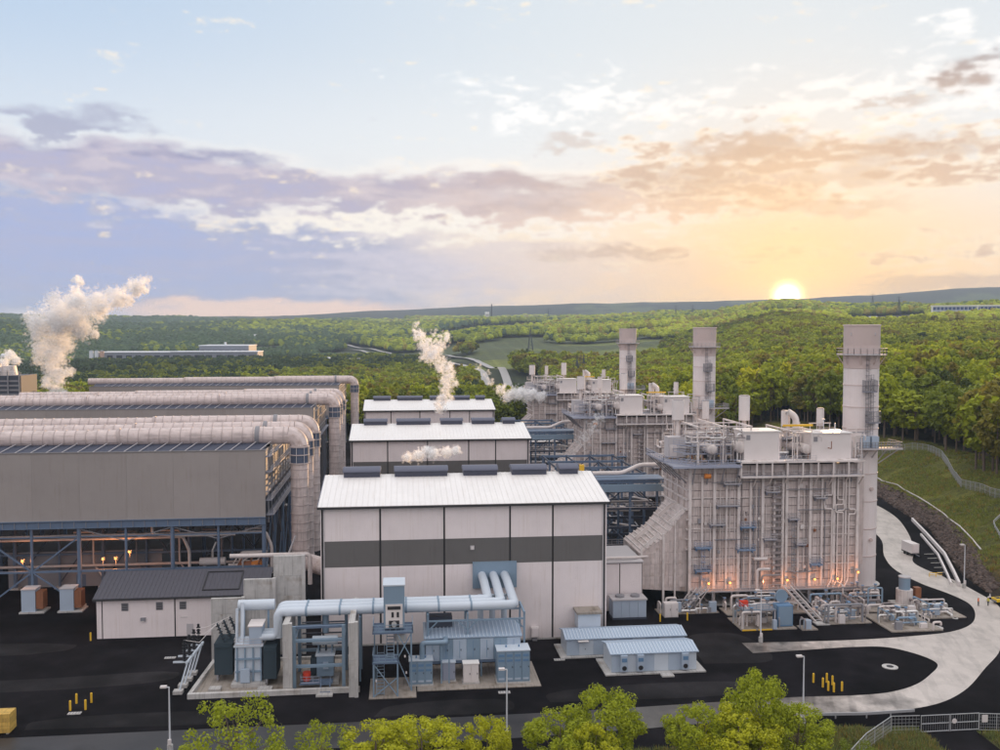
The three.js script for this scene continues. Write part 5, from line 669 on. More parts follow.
{ // control module on legs with ribbed roof
  const e = thing('control_module', 'long blue control module on legs with a ribbed roof', 'module', [11, 0, -146]), x0 = 3.8, x1 = 18.9;
  bx(e, 'pad', M.slab, 2.4, 0, -139.2, 21.6, 0.12, -150); for (let i = 0; i < 6; i++) for (const z of [-144.2, -148.4]) bar(e, 'leg', M.blue, [x0 + 0.6 + i * 2.75, 0.12, z], [x0 + 0.6 + i * 2.75, 2.9, z], 0.24); bx(e, 'underframe', M.steel, x0, 2.6, -143.6, x1, 3, -149);
  bx(e, 'body_core', M.blue, x0 + 0.06, 3, -143.72, x1 - 0.06, 6.5, -148.9); for (let i = 0; i < 7; i++) { const a = x0 + 0.02 + i * 2.155; const d = bx(e, 'side_panel', i % 2 ? M.blue : M.panelBlue, a, 3.05, -143.55, a + 2.12, 6.45, -143.72); bx(d, 'door_line', M.blueDeep, a + 1.02, 3.4, -143.52, a + 1.08, 6.2, -143.55); bx(d, 'handle', M.dark, a + 1.2, 4.6, -143.48, a + 1.3, 4.9, -143.55); }
  const L = Math.hypot(5.6, 0.9), rf = mesh(e, 'roof', boxGeo(x1 - x0 + 0.6, 0.16, L), M.blueRoof, (x0 + x1) / 2, 7.1, -146.3); rf.rotation.x = Math.atan2(0.9, 5.6); const k = new Kit(); for (let x = x0 - 0.1; x < x1 + 0.2; x += 0.62) k.bar([x, 6.78, -143.5], [x, 7.68, -149.1], 0.1, 0.14); k.build(e, 'roof_ribs', M.ribPale); bx(e, 'dark_vent', M.steelDark, 4.4, 7, -147, 8.2, 9, -149.4);
  pipe(e, 'cable_duct', M.blue, [[3.2, 3.9, -141.9], [3.2, 6.6, -141.9], [6.9, 6.6, -141.9], [6.9, 6.6, -143.6]], 0.42, 8, 0.5); for (const x of [6.2, 7.4]) bar(e, 'duct_leg', M.blue, [x, 0.12, -141.9], [x, 6.2, -141.9], 0.2);
}
function cabinet(label, x0, x1, h, z, m, doors, fins) { const c = thing('electrical_cabinet', label, 'cabinet', [(x0 + x1) / 2, 0, z], 'cabinets on the module pad'), d = (x1 - x0) * 0.62; bx(c, 'base', M.concrete[1], x0 - 0.15, 0.12, z + 0.15, x1 + 0.15, 0.35, z - d - 0.15); bx(c, 'body', m, x0, 0.35, z, x1, h, z - d); bx(c, 'top', m === M.box ? M.roof : M.bluePale, x0 - 0.1, h, z + 0.1, x1 + 0.1, h + 0.15, z - d - 0.1); const w = (x1 - x0) / doors; for (let i = 0; i < doors; i++) { const q = bx(c, 'door', m, x0 + i * w + 0.06, 0.5, z + 0.07, x0 + (i + 1) * w - 0.06, h - 0.1, z); if (fins) { bx(q, 'louvre', M.blueDeep, x0 + i * w + 0.18, h - 0.85, z + 0.1, x0 + (i + 1) * w - 0.18, h - 0.45, z + 0.07); bx(q, 'louvre', M.panelBlue, x0 + i * w + 0.18, 0.7, z + 0.11, x0 + (i + 1) * w - 0.18, 1.0, z + 0.07); bx(q, 'louvre', M.blueDeep, x0 + i * w + 0.18, h - 1.6, z + 0.1, x0 + (i + 1) * w - 0.18, h - 1.25, z + 0.07); } bx(q, 'handle', M.dark, x0 + (i + 1) * w - 0.25, h * 0.5, z + 0.13, x0 + (i + 1) * w - 0.16, h * 0.5 + 0.25, z + 0.07); } if (fins) for (const f of [0.3, 0.7]) cy(c, 'vent_stub', M.blueDeep, [lerp(x0, x1, f), h + 0.15, z - d / 2], [lerp(x0, x1, f), h + 0.5, z - d / 2], 0.12, 8); }
cabinet('mid-sized blue cabinet with louvred doors right of stair tower', 1.2, 4.8, 4.0, -141.2, M.blue, 3, true);
cabinet('small plain grey-blue cabinet between the blue and white cabinets', 6.4, 8.4, 3.1, -142.4, M.railBlue, 1, false);
cabinet('white cabinet under the front of the control module', 9.6, 12.0, 3.2, -141.2, M.box, 2, false);
cabinet('largest blue louvred cabinet at the right end of module pad', 14.9, 20, 5.2, -140.7, M.blue, 4, true);
function shelter(label, x0, x1, z0, z1, h, acs, door) {
  const s = thing('equipment_shelter', label, 'shelter', [(x0 + x1) / 2, 0, (z0 + z1) / 2], 'pale blue shelters'); bx(s, 'slab', M.concrete[0], x0 - 1.2, 0, z0 + 0.9, x1 + 1.4, 0.2, z1 - 0.6); bx(s, 'wall_core', M.blue, x0 + 0.04, 0.2, z0 - 0.05, x1 - 0.04, h, z1);
  const n = Math.round((x1 - x0) / 2.3), w = (x1 - x0) / n; for (let i = 0; i < n; i++) bx(s, 'wall_panel', i % 2 ? M.bluePale : M.panelBlue, x0 + i * w + 0.01, 0.25, z0 + 0.03, x0 + (i + 1) * w - 0.01, h - 0.03, z0 - 0.05); for (const x of [x0, x1]) for (let i = 0; i < 2; i++) bx(s, 'end_panel', M.bluePale, x - 0.05, 0.25, lerp(z0, z1, i / 2) - 0.04, x + 0.05, h - 0.03, lerp(z0, z1, (i + 1) / 2) + 0.04);
  const zr = (z0 + z1) / 2, rise = 0.75; for (const d of [1, -1]) { const ze = d > 0 ? z0 + 0.35 : z1 - 0.35, L = Math.hypot(ze - zr, rise), q = mesh(s, 'roof_slope', boxGeo(x1 - x0 + 0.7, 0.12, L), M.blueRoof, (x0 + x1) / 2, h + rise / 2 + 0.02, (ze + zr) / 2); q.rotation.x = Math.atan2(rise, Math.abs(ze - zr)) * d; if (d > 0) for (let x = x0 - 0.2; x < x1 + 0.3; x += 0.55) bar(s, 'roof_rib', M.ribPale, [x, h + 0.12, ze], [x, h + rise + 0.12, zr], 0.1, 0.14); }
  for (const x of [x0 - 0.02, x1 + 0.02]) { const g = new THREE.Shape(); g.moveTo(z0, h - 0.02); g.lineTo(z1, h - 0.02); g.lineTo(zr, h + rise); g.closePath(); const e = new THREE.ExtrudeGeometry(g, { depth: 0.08, bevelEnabled: false }); e.rotateY(-Math.PI / 2); mesh(s, 'gable', e, M.bluePale, x + 0.04, 0, 0); }
  for (const x of acs) { const a = bx(s, 'air_conditioner', M.panelBlue, x - 0.55, 0.5, z0 + 0.75, x + 0.55, 3.1, z0 + 0.04); cy(a, 'fan', M.dark, [x, 1.1, z0 + 0.76], [x, 1.1, z0 + 0.82], 0.38, 16); bx(a, 'grille', M.blueDeep, x - 0.42, 2.1, z0 + 0.8, x + 0.42, 2.7, z0 + 0.75); }
  if (door !== undefined) { const d = bx(s, 'door', M.bluePale, door - 0.6, 0.25, z0 + 0.1, door + 0.6, 2.5, z0 + 0.04); bx(d, 'handle', M.dark, door + 0.4, 1.2, z0 + 0.16, door + 0.5, 1.4, z0 + 0.1); bx(s, 'canopy', M.box, door - 0.9, 2.75, z0 + 0.9, door + 0.9, 2.85, z0 + 0.05); }
  bx(s, 'door_step', M.concrete[1], lerp(x0, x1, 0.62) - 1, 0, z0 + 2.4, lerp(x0, x1, 0.62) + 1, 0.2, z0 + 0.95);
}
shelter('rear one of the two pale blue ribbed-roof shelters', 27.9, 48.4, -151.6, -157.2, 3.0, [], 30.6);
shelter('front one of two pale blue shelters, with air conditioners', 33.7, 47.7, -143.2, -149.2, 3.2, [35.6, 38.3, 45.7], undefined);

// lamp posts
function lampPost(label, x, z, h, arm) { const p = thing('lamp_post', label, 'lamp post', [x, hillAt(x, z), z], 'yard lamp posts'); const y = p.position.y; cy(p, 'footing', M.concrete[0], [x, y, z], [x, y + 0.9, z], 0.38, 14); bx(p, 'junction_box', M.box, x - 0.22, y + 1, z + 0.1, x + 0.22, y + 1.7, z + 0.35); cy(p, 'pole', M.post, [x, y + 0.9, z], [x, y + h, z], 0.13, 10, 0.08); const a = bx(p, 'arm', M.post, x - 0.9 * arm, y + h - 0.08, z - 0.06, x, y + h + 0.04, z + 0.06); bx(p, 'lamp_head', M.box, x - 1.1 * arm, y + h - 0.06, z - 0.25, x - 0.3 * arm, y + h + 0.18, z + 0.25); }
function hillAt(x, z) { return x > toeX(z) ? hillY(x, z) : 0; }
lampPost('lamp post at the bottom left of the yard', -30.3, -122.5, 8.6, 1); lampPost('lamp post before the largest blue cabinet', 14, -120.3, 10, 1); lampPost('lamp post beside the yellow bollard cluster', 56.3, -122.1, 9.5, 1); lampPost('lamp post before the nearest boiler', 63.5, -155.3, 9.3, 1); lampPost('lamp post at the right foot of the rocky slope', 120.6, -184, 9.4, 1);
// bollards
const bollardOf = (label, x, z, group) => { const b = thing('bollard', label, 'bollard', [x, 0, z], group); cy(b, 'post', M.yellow, [x, 0, z], [x, 1.35, z], 0.16, 12); mesh(b, 'cap', cached('bcap', () => { const g = new THREE.SphereGeometry(0.16, 12, 6, 0, 6.3, 0, 1.57); return g; }), M.yellow, x, 1.35, z); };
for (const [x, z, l] of [[-48, -137.6, 'front left'], [-48, -140.2, 'rear left'], [-45.9, -137.7, 'front right'], [-45.9, -140.3, 'rear right']]) bollardOf(`${l} one of four yellow bollards in the left yard`, x, z, 'four bollards in the left yard');
for (const [x, z, l] of [[64.4, -136.2, 'rear left'], [65, -134.2, 'second from the left'], [66.5, -136, 'rear middle'], [65.2, -132.8, 'front left'], [65.8, -132.2, 'front middle'], [66.9, -134.9, 'rear right'], [67.2, -132.4, 'front right']]) bollardOf(`${l} yellow bollard in the cluster by road curve`, x, z, 'bollards by the road curve');
bollardOf('lone yellow bollard at the left corner of the shed', -55.2, -169, undefined);
for (const [x, z] of [[48.6, -160.4], [54.4, -168.8], [49, -168.6]]) bollardOf(['yellow bollard behind the rear pale blue shelter', 'yellow bollard right of the white cabinet', 'yellow bollard left of the white cabinet'][x < 48.8 ? 0 : x > 54 ? 1 : 2], x, z, 'bollards near the boiler inlet');
// manholes and drain covers
for (const [x, z, r, l] of [[79.9, -141.2, 1.25, 'pale round manhole cover inside the road loop'], [99, -159.3, 1.3, 'pale oval manhole cover above the road branch'], [106, -164.3, 0.55, 'small pale drain cover near the road tip']]) { const m = thing('manhole_cover', l, 'manhole', [x, 0, z], 'manholes'); cy(m, 'ring', M.concrete[2], [x, 0, z], [x, 0.12, z], r, 28); cy(m, 'lid', M.dark, [x, 0.12, z], [x, 0.16, z], r * 0.45, 20); }
for (const [x, z, l] of [[-47, -136.4, 'small pale drain slab before the four bollards'], [-38.9, -158.4, 'pale drain slab before the white shed'], [15.6, -137.4, 'pale drain slab before the largest blue cabinet'], [26.4, -150.4, 'pale step slab left of the rear shelter']]) { const m = thing('drain_slab', l, 'slab', [x, 0, z], 'drain slabs'); bx(m, 'frame', M.concrete[2], x - 0.9, 0, z - 0.4, x + 0.9, 0.1, z + 0.4); for (let i = 0; i < 4; i++) bx(m, 'grate_bar', M.steelGrey, x - 0.7 + i * 0.4, 0.1, z - 0.3, x - 0.5 + i * 0.4, 0.13, z + 0.3); }
{ const c = thing('yellow_crate', 'yellow wooden crate at the lower left edge of yard', 'crate', [-55, 0, -131.5]); const x0 = -56.2, x1 = -53.4; bx(c, 'core', M.orange, x0 + 0.1, 0.2, -130.3, x1 - 0.1, 2.7, -132.4); const ym = variants(3, 0.62, 0.40, 0.09, 0.12, { map: texGrime }); for (let i = 0; i < 5; i++) { bx(c, 'board', ym[i % 3], x0, 0.2 + i * 0.51, -130.2, x1, 0.68 + i * 0.51, -130.3); bx(c, 'board', ym[(i + 1) % 3], x1 - 0.1, 0.2 + i * 0.51, -130.32, x1, 0.68 + i * 0.51, -132.4); bx(c, 'top_board', ym[(i + 2) % 3], x0, 2.75, -130.2 - i * 0.44, x1, 2.83, -130.6 - i * 0.44); } for (const x of [x0 + 0.2, x1 - 0.5]) bx(c, 'runner', M.slab, x, 0, -130.2, x + 0.3, 0.2, -132.4); }

// process skids and pipework at the foot of the nearest boiler
function skid(label, x0, x1, z0, z1, seed, opt = {}) {
  const s = thing('process_skid', label, 'pipe skid', [(x0 + x1) / 2, 0, (z0 + z1) / 2], 'process skids by the boiler'), R = rng(seed); bx(s, 'slab', M.slab, x0, 0, z0, x1, 0.2, z1);
  const H = opt.h || 2.6; for (let i = 0; i < (opt.n || 12); i++) { const alongX = R() < 0.6, xa = lerp(x0, x1, R()), za = lerp(z0, z1, R()), y = 0.5 + R() * H, xb = alongX ? lerp(x0, x1, R()) : xa, zb = alongX ? za : lerp(z0, z1, R()), m = [M.pipe, M.pipe, M.shiny, M.steelGrey, M.blue, M.pipeDark][Math.floor(R() * 6)]; if (Math.hypot(xb - xa, zb - za) < 1.2) continue; pipe(s, 'skid_pipe', m, [[xa, 0.1, za], [xa, y, za], [xb, y, zb], [xb, 0.1 + R() * y, zb]], 0.1 + R() * 0.16, 8); if (R() < 0.5) { const q = cy(s, 'valve_body', M.steelGrey, [(xa + xb) / 2, y - 0.3, (za + zb) / 2], [(xa + xb) / 2, y + 0.75, (za + zb) / 2], 0.22, 10); cy(s, 'handwheel', M.blueDeep, [(xa + xb) / 2, y + 0.75, (za + zb) / 2], [(xa + xb) / 2, y + 0.82, (za + zb) / 2], 0.35, 12); } }
  for (let i = 0; i < (opt.boxes || 3); i++) { const x = lerp(x0 + 0.5, x1 - 1.5, R()), z = lerp(z0 - 0.5, z1 + 0.8, R()), h = 0.8 + R() * 1.5; bx(s, 'instrument_box', [M.panelBlue, M.box, M.steelGrey][i % 3], x, 0.2, z, x + 0.5 + R(), h, z + 0.7); } return s;
}
{ const s = skid('skid with blue pump unit and platform behind lamp post', 62.4, 73, -161.4, -169, 51, { n: 14, h: 3.4 }); bx(s, 'pump_unit', M.blueDeep, 69.6, 0.3, -162.4, 72.6, 4.2, -164.6); bx(s, 'unit_front', M.blue, 69.8, 0.6, -162.3, 72.4, 4.0, -162.4); cy(s, 'fan_wheel', M.blue, [71, 5.6, -164.2], [71, 5.6, -163.8], 1.2, 20); bx(s, 'platform', M.steelGrey, 62.8, 3.4, -162, 69.2, 3.6, -166); for (const x of [63, 66, 69]) for (const z of [-162.2, -165.8]) bar(s, 'platform_leg', M.railGrey, [x, 0.2, z], [x, 3.4, z], 0.18); railing(s, M.blue, [[62.9, 3.6, -165.8], [62.9, 3.6, -162.1], [69.1, 3.6, -162.1]], 1.1, 1.2, 0.07); bx(s, 'red_motor', M.red, 63.2, 3.6, -164.6, 64.8, 4.6, -165.4); for (const x of [62.4, 65.5]) bar(s, 'yellow_guard', M.yellow, [x, 0.2, -161.2], [x + 2.6, 0.2, -161.2], 0.2); }
skid('small dark pump on its own plinth right of blue unit', 73.6, 76.6, -160.4, -163, 52, { n: 5, h: 1.6, boxes: 1 });
skid('dense valve skid below the sloping walkway', 79.4, 88.6, -163.2, -172, 53, { n: 30, h: 3.2, boxes: 5 });
skid('gas metering skid on a pale slab right of boiler', 89.4, 99.4, -157.6, -168.4, 54, { n: 26, h: 2.2, boxes: 5 });
skid('rightmost gas skid on a pale slab near the road', 100.4, 108.4, -164.4, -172.6, 55, { n: 16, h: 2, boxes: 3 });
skid('pipework skid under the stack foot', 86, 96, -169.5, -176, 56, { n: 22, h: 4.4, boxes: 3 });
skid('low pipework below the boiler inlet duct', 50, 62, -172.5, -176, 57, { n: 18, h: 2.6, boxes: 4 });
skid('pipework row under the middle of the nearest boiler', 63, 79, -170.4, -175.4, 58, { n: 26, h: 2.8, boxes: 5 });
{ const t = thing('drain_tank', 'upright tank with blue band right of the stack', 'tank', [101, 0, -174]); cy(t, 'shell', M.pipe, [101.2, 0.4, -174], [101.2, 3.2, -174], 1.6, 20); cy(t, 'blue_band', M.blue, [101.2, 3.2, -174], [101.2, 5.6, -174], 1.1, 20); cy(t, 'top', M.railGrey, [101.2, 5.6, -174], [101.2, 5.8, -174], 1.2, 20); bx(t, 'orange_cabinet', M.rust, 103.4, 0.4, -173.6, 104.6, 3.4, -174.8); bx(t, 'base', M.concrete[0], 98.8, 0, -172, 105.6, 0.4, -176); }
{ const g = thing('sloping_walkway', 'sloping grated gangway down from the boiler base', 'gangway', [78.5, 0, -170]), k = new Kit(); stairGeo(k, 78.8, 0.2, -164.6, 76.6, 4.4, -174.6, 1.3); k.build(g, 'stair', M.railGrey); bar(g, 'stringer', M.pipe, [79.5, 0.2, -164.6], [77.3, 4.4, -174.6], 0.2, 0.4); bar(g, 'stringer', M.pipe, [78.1, 0.2, -164.6], [75.9, 4.4, -174.6], 0.2, 0.4); bx(g, 'foot_pad', M.concrete[1], 77.6, 0, -163, 80.2, 0.2, -165); }
{ const s = thing('inlet_stair', 'bright sloping stair and braces beneath boiler inlet duct', 'stair', [58, 0, -174]), k = new Kit(); stairGeo(k, 54.4, 0.2, -174.2, 60, 4.4, -174.2, 1.2); k.build(s, 'stair', M.railGrey); for (let i = 0; i < 5; i++) bar(s, 'brace', M.pipe, [54.5 + i * 0.9, 0.3, -175.4], [57.5 + i * 0.9, 4.4, -175.4], 0.16); }

// barriers, rails, fences
function lineThing(name, label, cat, pts, group, o) {
  const g = thing(name, label, cat, [pts[0][0], o.y ? 0 : hillAt(...pts[0]), pts[0][1]], group), at = (x, z) => hillAt(x, z) + (x > toeX(z) ? 0.12 : 0);
  for (let i = 1; i < pts.length; i++) { const [ax, az] = pts[i - 1], [cx, cz] = pts[i], L = Math.hypot(cx - ax, cz - az), n = Math.max(1, Math.round(L / o.gap)); for (let j = 0; j < n; j++) { const x = lerp(ax, cx, j / n), z = lerp(az, cz, j / n), x2 = lerp(ax, cx, (j + 1) / n), z2 = lerp(az, cz, (j + 1) / n), y = at(x, z), y2 = at(x2, z2); if (o.post) cy(g, 'post', o.mat, [x, y, z], [x, y + o.h, z], o.post, 8); for (const r of o.rails) bar(g, 'rail', o.mat, [x, y + r[0], z], [x2, y2 + r[0], z2], r[1], r[2] || r[1]); if (o.mesh) { const k = new Kit(); for (let q = 1; q < 8; q++) k.bar([lerp(x, x2, q / 8), lerp(y, y2, q / 8), lerp(z, z2, q / 8)], [lerp(x, x2, q / 8), lerp(y, y2, q / 8) + o.h, lerp(z, z2, q / 8)], o.mesh); for (let q = 1; q < 5; q++) k.bar([x, y + o.h * q / 5, z], [x2, y2 + o.h * q / 5, z2], o.mesh); k.build(g, 'wire_panel', o.mat); } } } return g;
}
const railSet = { gap: 4, h: 0.85, post: 0.1, rails: [[0.65, 0.14, 0.38]], mat: M.galv };
lineThing('guard_rail', 'low steel guard rail along the bottom road curve', 'guard rail', [[57, -123.2], [66, -122.6], [73.4, -122.9]], undefined, railSet);
lineThing('white_barrier', 'outer one of two long white barriers beside the parking strip', 'barrier', [[120.4, -185.4], [125.2, -195], [133, -211], [141.5, -233], [148.5, -252]], 'white barriers', { gap: 6, h: 0.9, rails: [[0.5, 0.5, 0.9]], mat: M.box });
lineThing('white_barrier', 'inner one of two long white barriers beside the parking strip', 'barrier', [[119.2, -186.4], [124, -196], [131.8, -212], [140.2, -233.5]], 'white barriers', { gap: 6, h: 0.6, rails: [[0.3, 0.4, 0.6]], mat: M.box });
lineThing('slope_drain_pipe', 'thin pale pipe curving down across the grass slope', 'pipe', [[169, -312], [166.9, -302.6], [166.4, -291.9], [161.9, -273.4], [157.7, -258.1], [153.9, -244.4], [148, -228.2], [142.3, -214.3], [137.4, -203.4]], undefined, { gap: 2.5, h: 0.5, rails: [[0.45, 0.26]], mat: M.box });
lineThing('hill_fence', 'chain-link fence along the crest before the dark trees', 'fence', [[178, -340], [184, -328], [187.9, -319.8], [188.3, -310.2], [185.3, -296.7], [181.7, -288.6], [174.8, -273.7], [168.4, -259.5], [167.3, -248.8], [165.6, -237.3], [166, -226]], undefined, { gap: 3, h: 2.6, post: 0.08, rails: [[2.6, 0.1], [1.3, 0.05]], mesh: 0.03, mat: M.galv });
lineThing('hill_guard_rail', 'grey rail on the slope at the right picture edge', 'guard rail', [[156, -221], [150.5, -218], [147.6, -213], [144, -206], [143, -199]], undefined, { gap: 3, h: 1.2, post: 0.09, rails: [[1.1, 0.14], [0.6, 0.12]], mat: M.galv });
const fenceSet = { gap: 2.8, h: 2.4, post: 0.06, rails: [[2.4, 0.08], [0.1, 0.06]], mesh: 0.022, mat: M.galv };
lineThing('corner_fence', 'wire fence rising toward the gate at lower right', 'fence', [[55, -107], [60.6, -112.6], [66.8, -117.4], [70.8, -117.2]], 'lower right wire fences', fenceSet);
lineThing('roadside_fence', 'wire fence right of the gate at the picture corner', 'fence', [[79.4, -117], [84, -116.2], [92, -115]], 'lower right wire fences', fenceSet);
{ const g = thing('wire_gate', 'two-leaf wire gate across the dark track, lower right', 'gate', [75, 0, -117]); for (const [a, b] of [[70.9, 75], [75.2, 79.3]]) { const lf = new THREE.Group(); lf.name = 'gate_leaf'; lf.position.set((a + b) / 2 - 75, 0, 0); g.add(lf); for (const x of [a, b]) cy(lf, 'stile', M.galv, [x, 0.1, -117], [x, 2.5, -117], 0.06, 8); for (const y of [0.2, 1.3, 2.45]) bar(lf, 'bar', M.galv, [a, y, -117], [b, y, -117], 0.09); const k = new Kit(); for (let i = 1; i < 12; i++) k.bar([lerp(a, b, i / 12), 0.2, -117], [lerp(a, b, i / 12), 2.45, -117], 0.02); k.build(lf, 'wire_panel', M.galv); } bx(g, 'sign', M.box, 79.7, 1.2, -116.8, 80.5, 2.2, -116.9); cy(g, 'gate_disc', M.box, [75.6, 1.6, -116.8], [75.6, 1.6, -116.75], 0.35, 16); }
lineThing('yellow_rail', 'low yellow rail on the parking strip', 'rail', [[118.4, -193.4], [121.2, -193]], undefined, { gap: 1.4, h: 0.9, post: 0.08, rails: [[0.9, 0.12], [0.45, 0.1]], mat: M.yellow });
{ const parking = sheet('parking_strip', [[120.8, -187.5], [123.4, -196], [128.6, -206.5], [133.4, -218], [130, -217.5], [124.4, -207], [122.4, -199]], 0.014, asphalt); const pm = mat(0.72, 0.70, 0.66); for (let i = 0; i < 5; i++) { const l = bx(parking, 'bay_line', pm, 122.4 + i * 1.7, 0.018, -196.6 - i * 4.2, 124.6 + i * 1.8, 0.03, -196.8 - i * 4.2); } }
{ const t = thing('white_trailer', 'small white box trailer parked by the barrier', 'trailer', [125.4, 0, -214]); bx(t, 'body', M.box, 124.6, 0.8, -211.4, 126.6, 3.1, -216); bx(t, 'chassis', M.dark, 124.7, 0.5, -211.2, 126.5, 0.8, -216.2); for (const x of [124.55, 126.65]) for (const z of [-213.2, -214.4]) cy(t, 'wheel', M.black, [x - 0.1, 0.38, z], [x + 0.1, 0.38, z], 0.38, 16); bar(t, 'drawbar', M.steelGrey, [125.6, 0.6, -211.2], [125.6, 0.5, -209.6], 0.12); bx(t, 'door', M.white[1], 124.8, 1, -211.32, 126.4, 2.9, -211.4); }
{ // yellow pickup at the right picture edge
  const c = thing('yellow_pickup', 'yellow pickup truck cut by the right picture edge', 'truck', [122.4, 0, -172.6]), cm = mat(0.78, 0.52, 0.02, { roughness: 0.3 }); const s = new THREE.Shape(); [[-2.6, 0.55], [-2.65, 1.05], [-0.4, 1.1], [-0.3, 1.75], [0.95, 1.8], [1.5, 1.15], [2.6, 1.0], [2.65, 0.55]].forEach(([x, y], i) => i ? s.lineTo(x, y) : s.moveTo(x, y)); s.closePath(); const g = new THREE.ExtrudeGeometry(s, { depth: 1.7, bevelEnabled: true, bevelSize: 0.08, bevelThickness: 0.08, bevelSegments: 2 }); g.translate(0, 0, -0.85); const b = mesh(c, 'body', g, cm, 122.4, 0, -172.6);
  for (const [x0, x1] of [[-0.15, 0.4], [0.5, 1.05]]) bx(b, 'side_window', M.glassDark, 122.4 + x0, 1.2, -171.64, 122.4 + x1, 1.65, -171.66); for (const x of [-1.7, 1.7]) for (const z of [-171.75, -173.45]) { const w = cy(c, 'wheel', M.black, [122.4 + x, 0.42, z - 0.12], [122.4 + x, 0.42, z + 0.12], 0.42, 18); cy(c, 'rim', M.galv, [122.4 + x, 0.42, z - 0.13], [122.4 + x, 0.42, z + 0.13], 0.22, 12); } bx(c, 'bed', M.dark, 119.95, 1.12, -172, 121.9, 1.16, -173.2); bx(c, 'bumper', M.steelGrey, 119.6, 0.5, -171.8, 119.75, 0.75, -173.4); for (const z of [-171.9, -173.3]) bx(c, 'headlight', M.box, 125.08, 0.8, z - 0.2, 125.16, 1, z + 0.2);
}
// two workers in hi-vis clothing
function person(label, x, z, vest, legs, turn, step) {
  const p = thing('person', label, 'person', [x, 0, z], undefined), H = 1.76, J = [[[0, 0.95, 0], [0, 1.42, 0.02], 0.14, 0.155], [[0, 1.42, 0.02], [0, 1.56, 0.03], 0.07, 0.065], [[0, 1.63, 0.05], [0, 1.7, 0.03], 0.1, 0.095]];
  for (const s of [-1, 1]) { J.push([[s * 0.09, 0.95, 0], [s * 0.1, 0.5, 0.04 + s * step], 0.095, 0.065], [[s * 0.1, 0.5, 0.04 + s * step], [s * 0.11, 0.08, s * step * 1.6], 0.062, 0.045], [[s * 0.11, 0.06, s * step * 1.6], [s * 0.12, 0.04, 0.17 + s * step * 1.6], 0.05, 0.04], [[s * 0.17, 1.4, 0.02], [s * 0.25, 1.12, -s * step * 0.7], 0.062, 0.05], [[s * 0.25, 1.12, -s * step * 0.7], [s * 0.25, 0.88, 0.12 - s * step], 0.047, 0.036]); for (let f = 0; f < 4; f++) J.push([[s * 0.25, 0.86, 0.1 - s * step + f * 0.022], [s * 0.24, 0.74 + Math.abs(f - 1.4) * 0.012, 0.12 - s * step + f * 0.022], 0.012, 0.009]); J.push([[s * 0.24, 0.85, 0.13 - s * step], [s * 0.22, 0.79, 0.17 - s * step], 0.012, 0.01]); }
  const N = 72, mc = new MarchingCubes(N, M.dark, false, false, 120000); mc.isolation = 0; const S = 1.02, c = V(0, 0.9, 0.02);
  for (let k = 0; k < N; k++) for (let j = 0; j < N; j++) for (let i = 0; i < N; i++) { const q = [(i / N * 2 - 1) * S + c.x, (j / N * 2 - 1) * S + c.y, (k / N * 2 - 1) * S + c.z]; let d = 9; for (const [a, b2, ra, rb] of J) { const vx = b2[0] - a[0], vy = b2[1] - a[1], vz = b2[2] - a[2], t = clamp(((q[0] - a[0]) * vx + (q[1] - a[1]) * vy + (q[2] - a[2]) * vz) / (vx * vx + vy * vy + vz * vz)); const e = Math.hypot(q[0] - a[0] - vx * t, q[1] - a[1] - vy * t, q[2] - a[2] - vz * t) - lerp(ra, rb, t), hh = Math.max(0.03 - Math.abs(d - e), 0) / 0.03; d = Math.min(d, e) - hh * hh * 0.03 * 0.25; } mc.field[i + j * N + k * N * N] = -d; }
  mc.update(); const n = mc.count, pos = new Float32Array(n * 3), nor = new Float32Array(n * 3), col = new Float32Array(n * 3);
  for (let i = 0; i < n; i++) { const y = mc.positionArray[i * 3 + 1] * S + c.y, xx = mc.positionArray[i * 3] * S; pos[i * 3] = xx + c.x; pos[i * 3 + 1] = y; pos[i * 3 + 2] = mc.positionArray[i * 3 + 2] * S + c.z; for (let q = 0; q < 3; q++) nor[i * 3 + q] = mc.normalArray[i * 3 + q]; const cc = y > 1.5 ? [0.5, 0.3, 0.22] : y < 0.1 ? [0.03, 0.025, 0.02] : Math.abs(xx) > 0.2 && y < 0.9 ? [0.5, 0.3, 0.22] : y > 0.93 ? vest : legs; col.set(cc, i * 3); }
  const g = new THREE.BufferGeometry(); g.setAttribute('position', new THREE.BufferAttribute(pos, 3)); g.setAttribute('normal', new THREE.BufferAttribute(nor, 3)); g.setAttribute('color', new THREE.BufferAttribute(col, 3)); const b = new THREE.Mesh(g, new THREE.MeshStandardMaterial({ vertexColors: true, roughness: 0.8 })); b.name = 'body'; p.add(b);
  const hat = new THREE.Mesh(new THREE.SphereGeometry(0.135, 16, 8, 0, 6.3, 0, 1.65), M.box); hat.name = 'hard_hat'; hat.position.set(0, 1.69, 0.035); p.add(hat); const nose = new THREE.Mesh(new THREE.SphereGeometry(0.022, 8, 6), mat(0.5, 0.3, 0.22)); nose.name = 'nose'; nose.position.set(0, 1.64, 0.15); p.add(nose); for (const s of [-1, 1]) { const e = new THREE.Mesh(new THREE.SphereGeometry(0.012, 6, 5), M.dark); e.name = 'eye'; e.position.set(s * 0.035, 1.66, 0.14); p.add(e); }
  for (const y of [1.05, 1.25]) { const r = new THREE.Mesh(new THREE.TorusGeometry(0.152, 0.014, 6, 20), M.shiny); r.name = 'reflective_band'; r.rotation.x = Math.PI / 2; r.position.set(0, y, 0.008); p.add(r); } p.rotation.y = turn; return p;
}
person('person in an orange vest standing left of the yellow truck', 115.6, -171.6, [0.75, 0.16, 0.04], [0.02, 0.022, 0.035], 0.6, 0.03);
person('person in a yellow jacket beside the yellow truck', 117.6, -171.4, [0.55, 0.5, 0.04], [0.025, 0.03, 0.03], -1.1, 0.06);
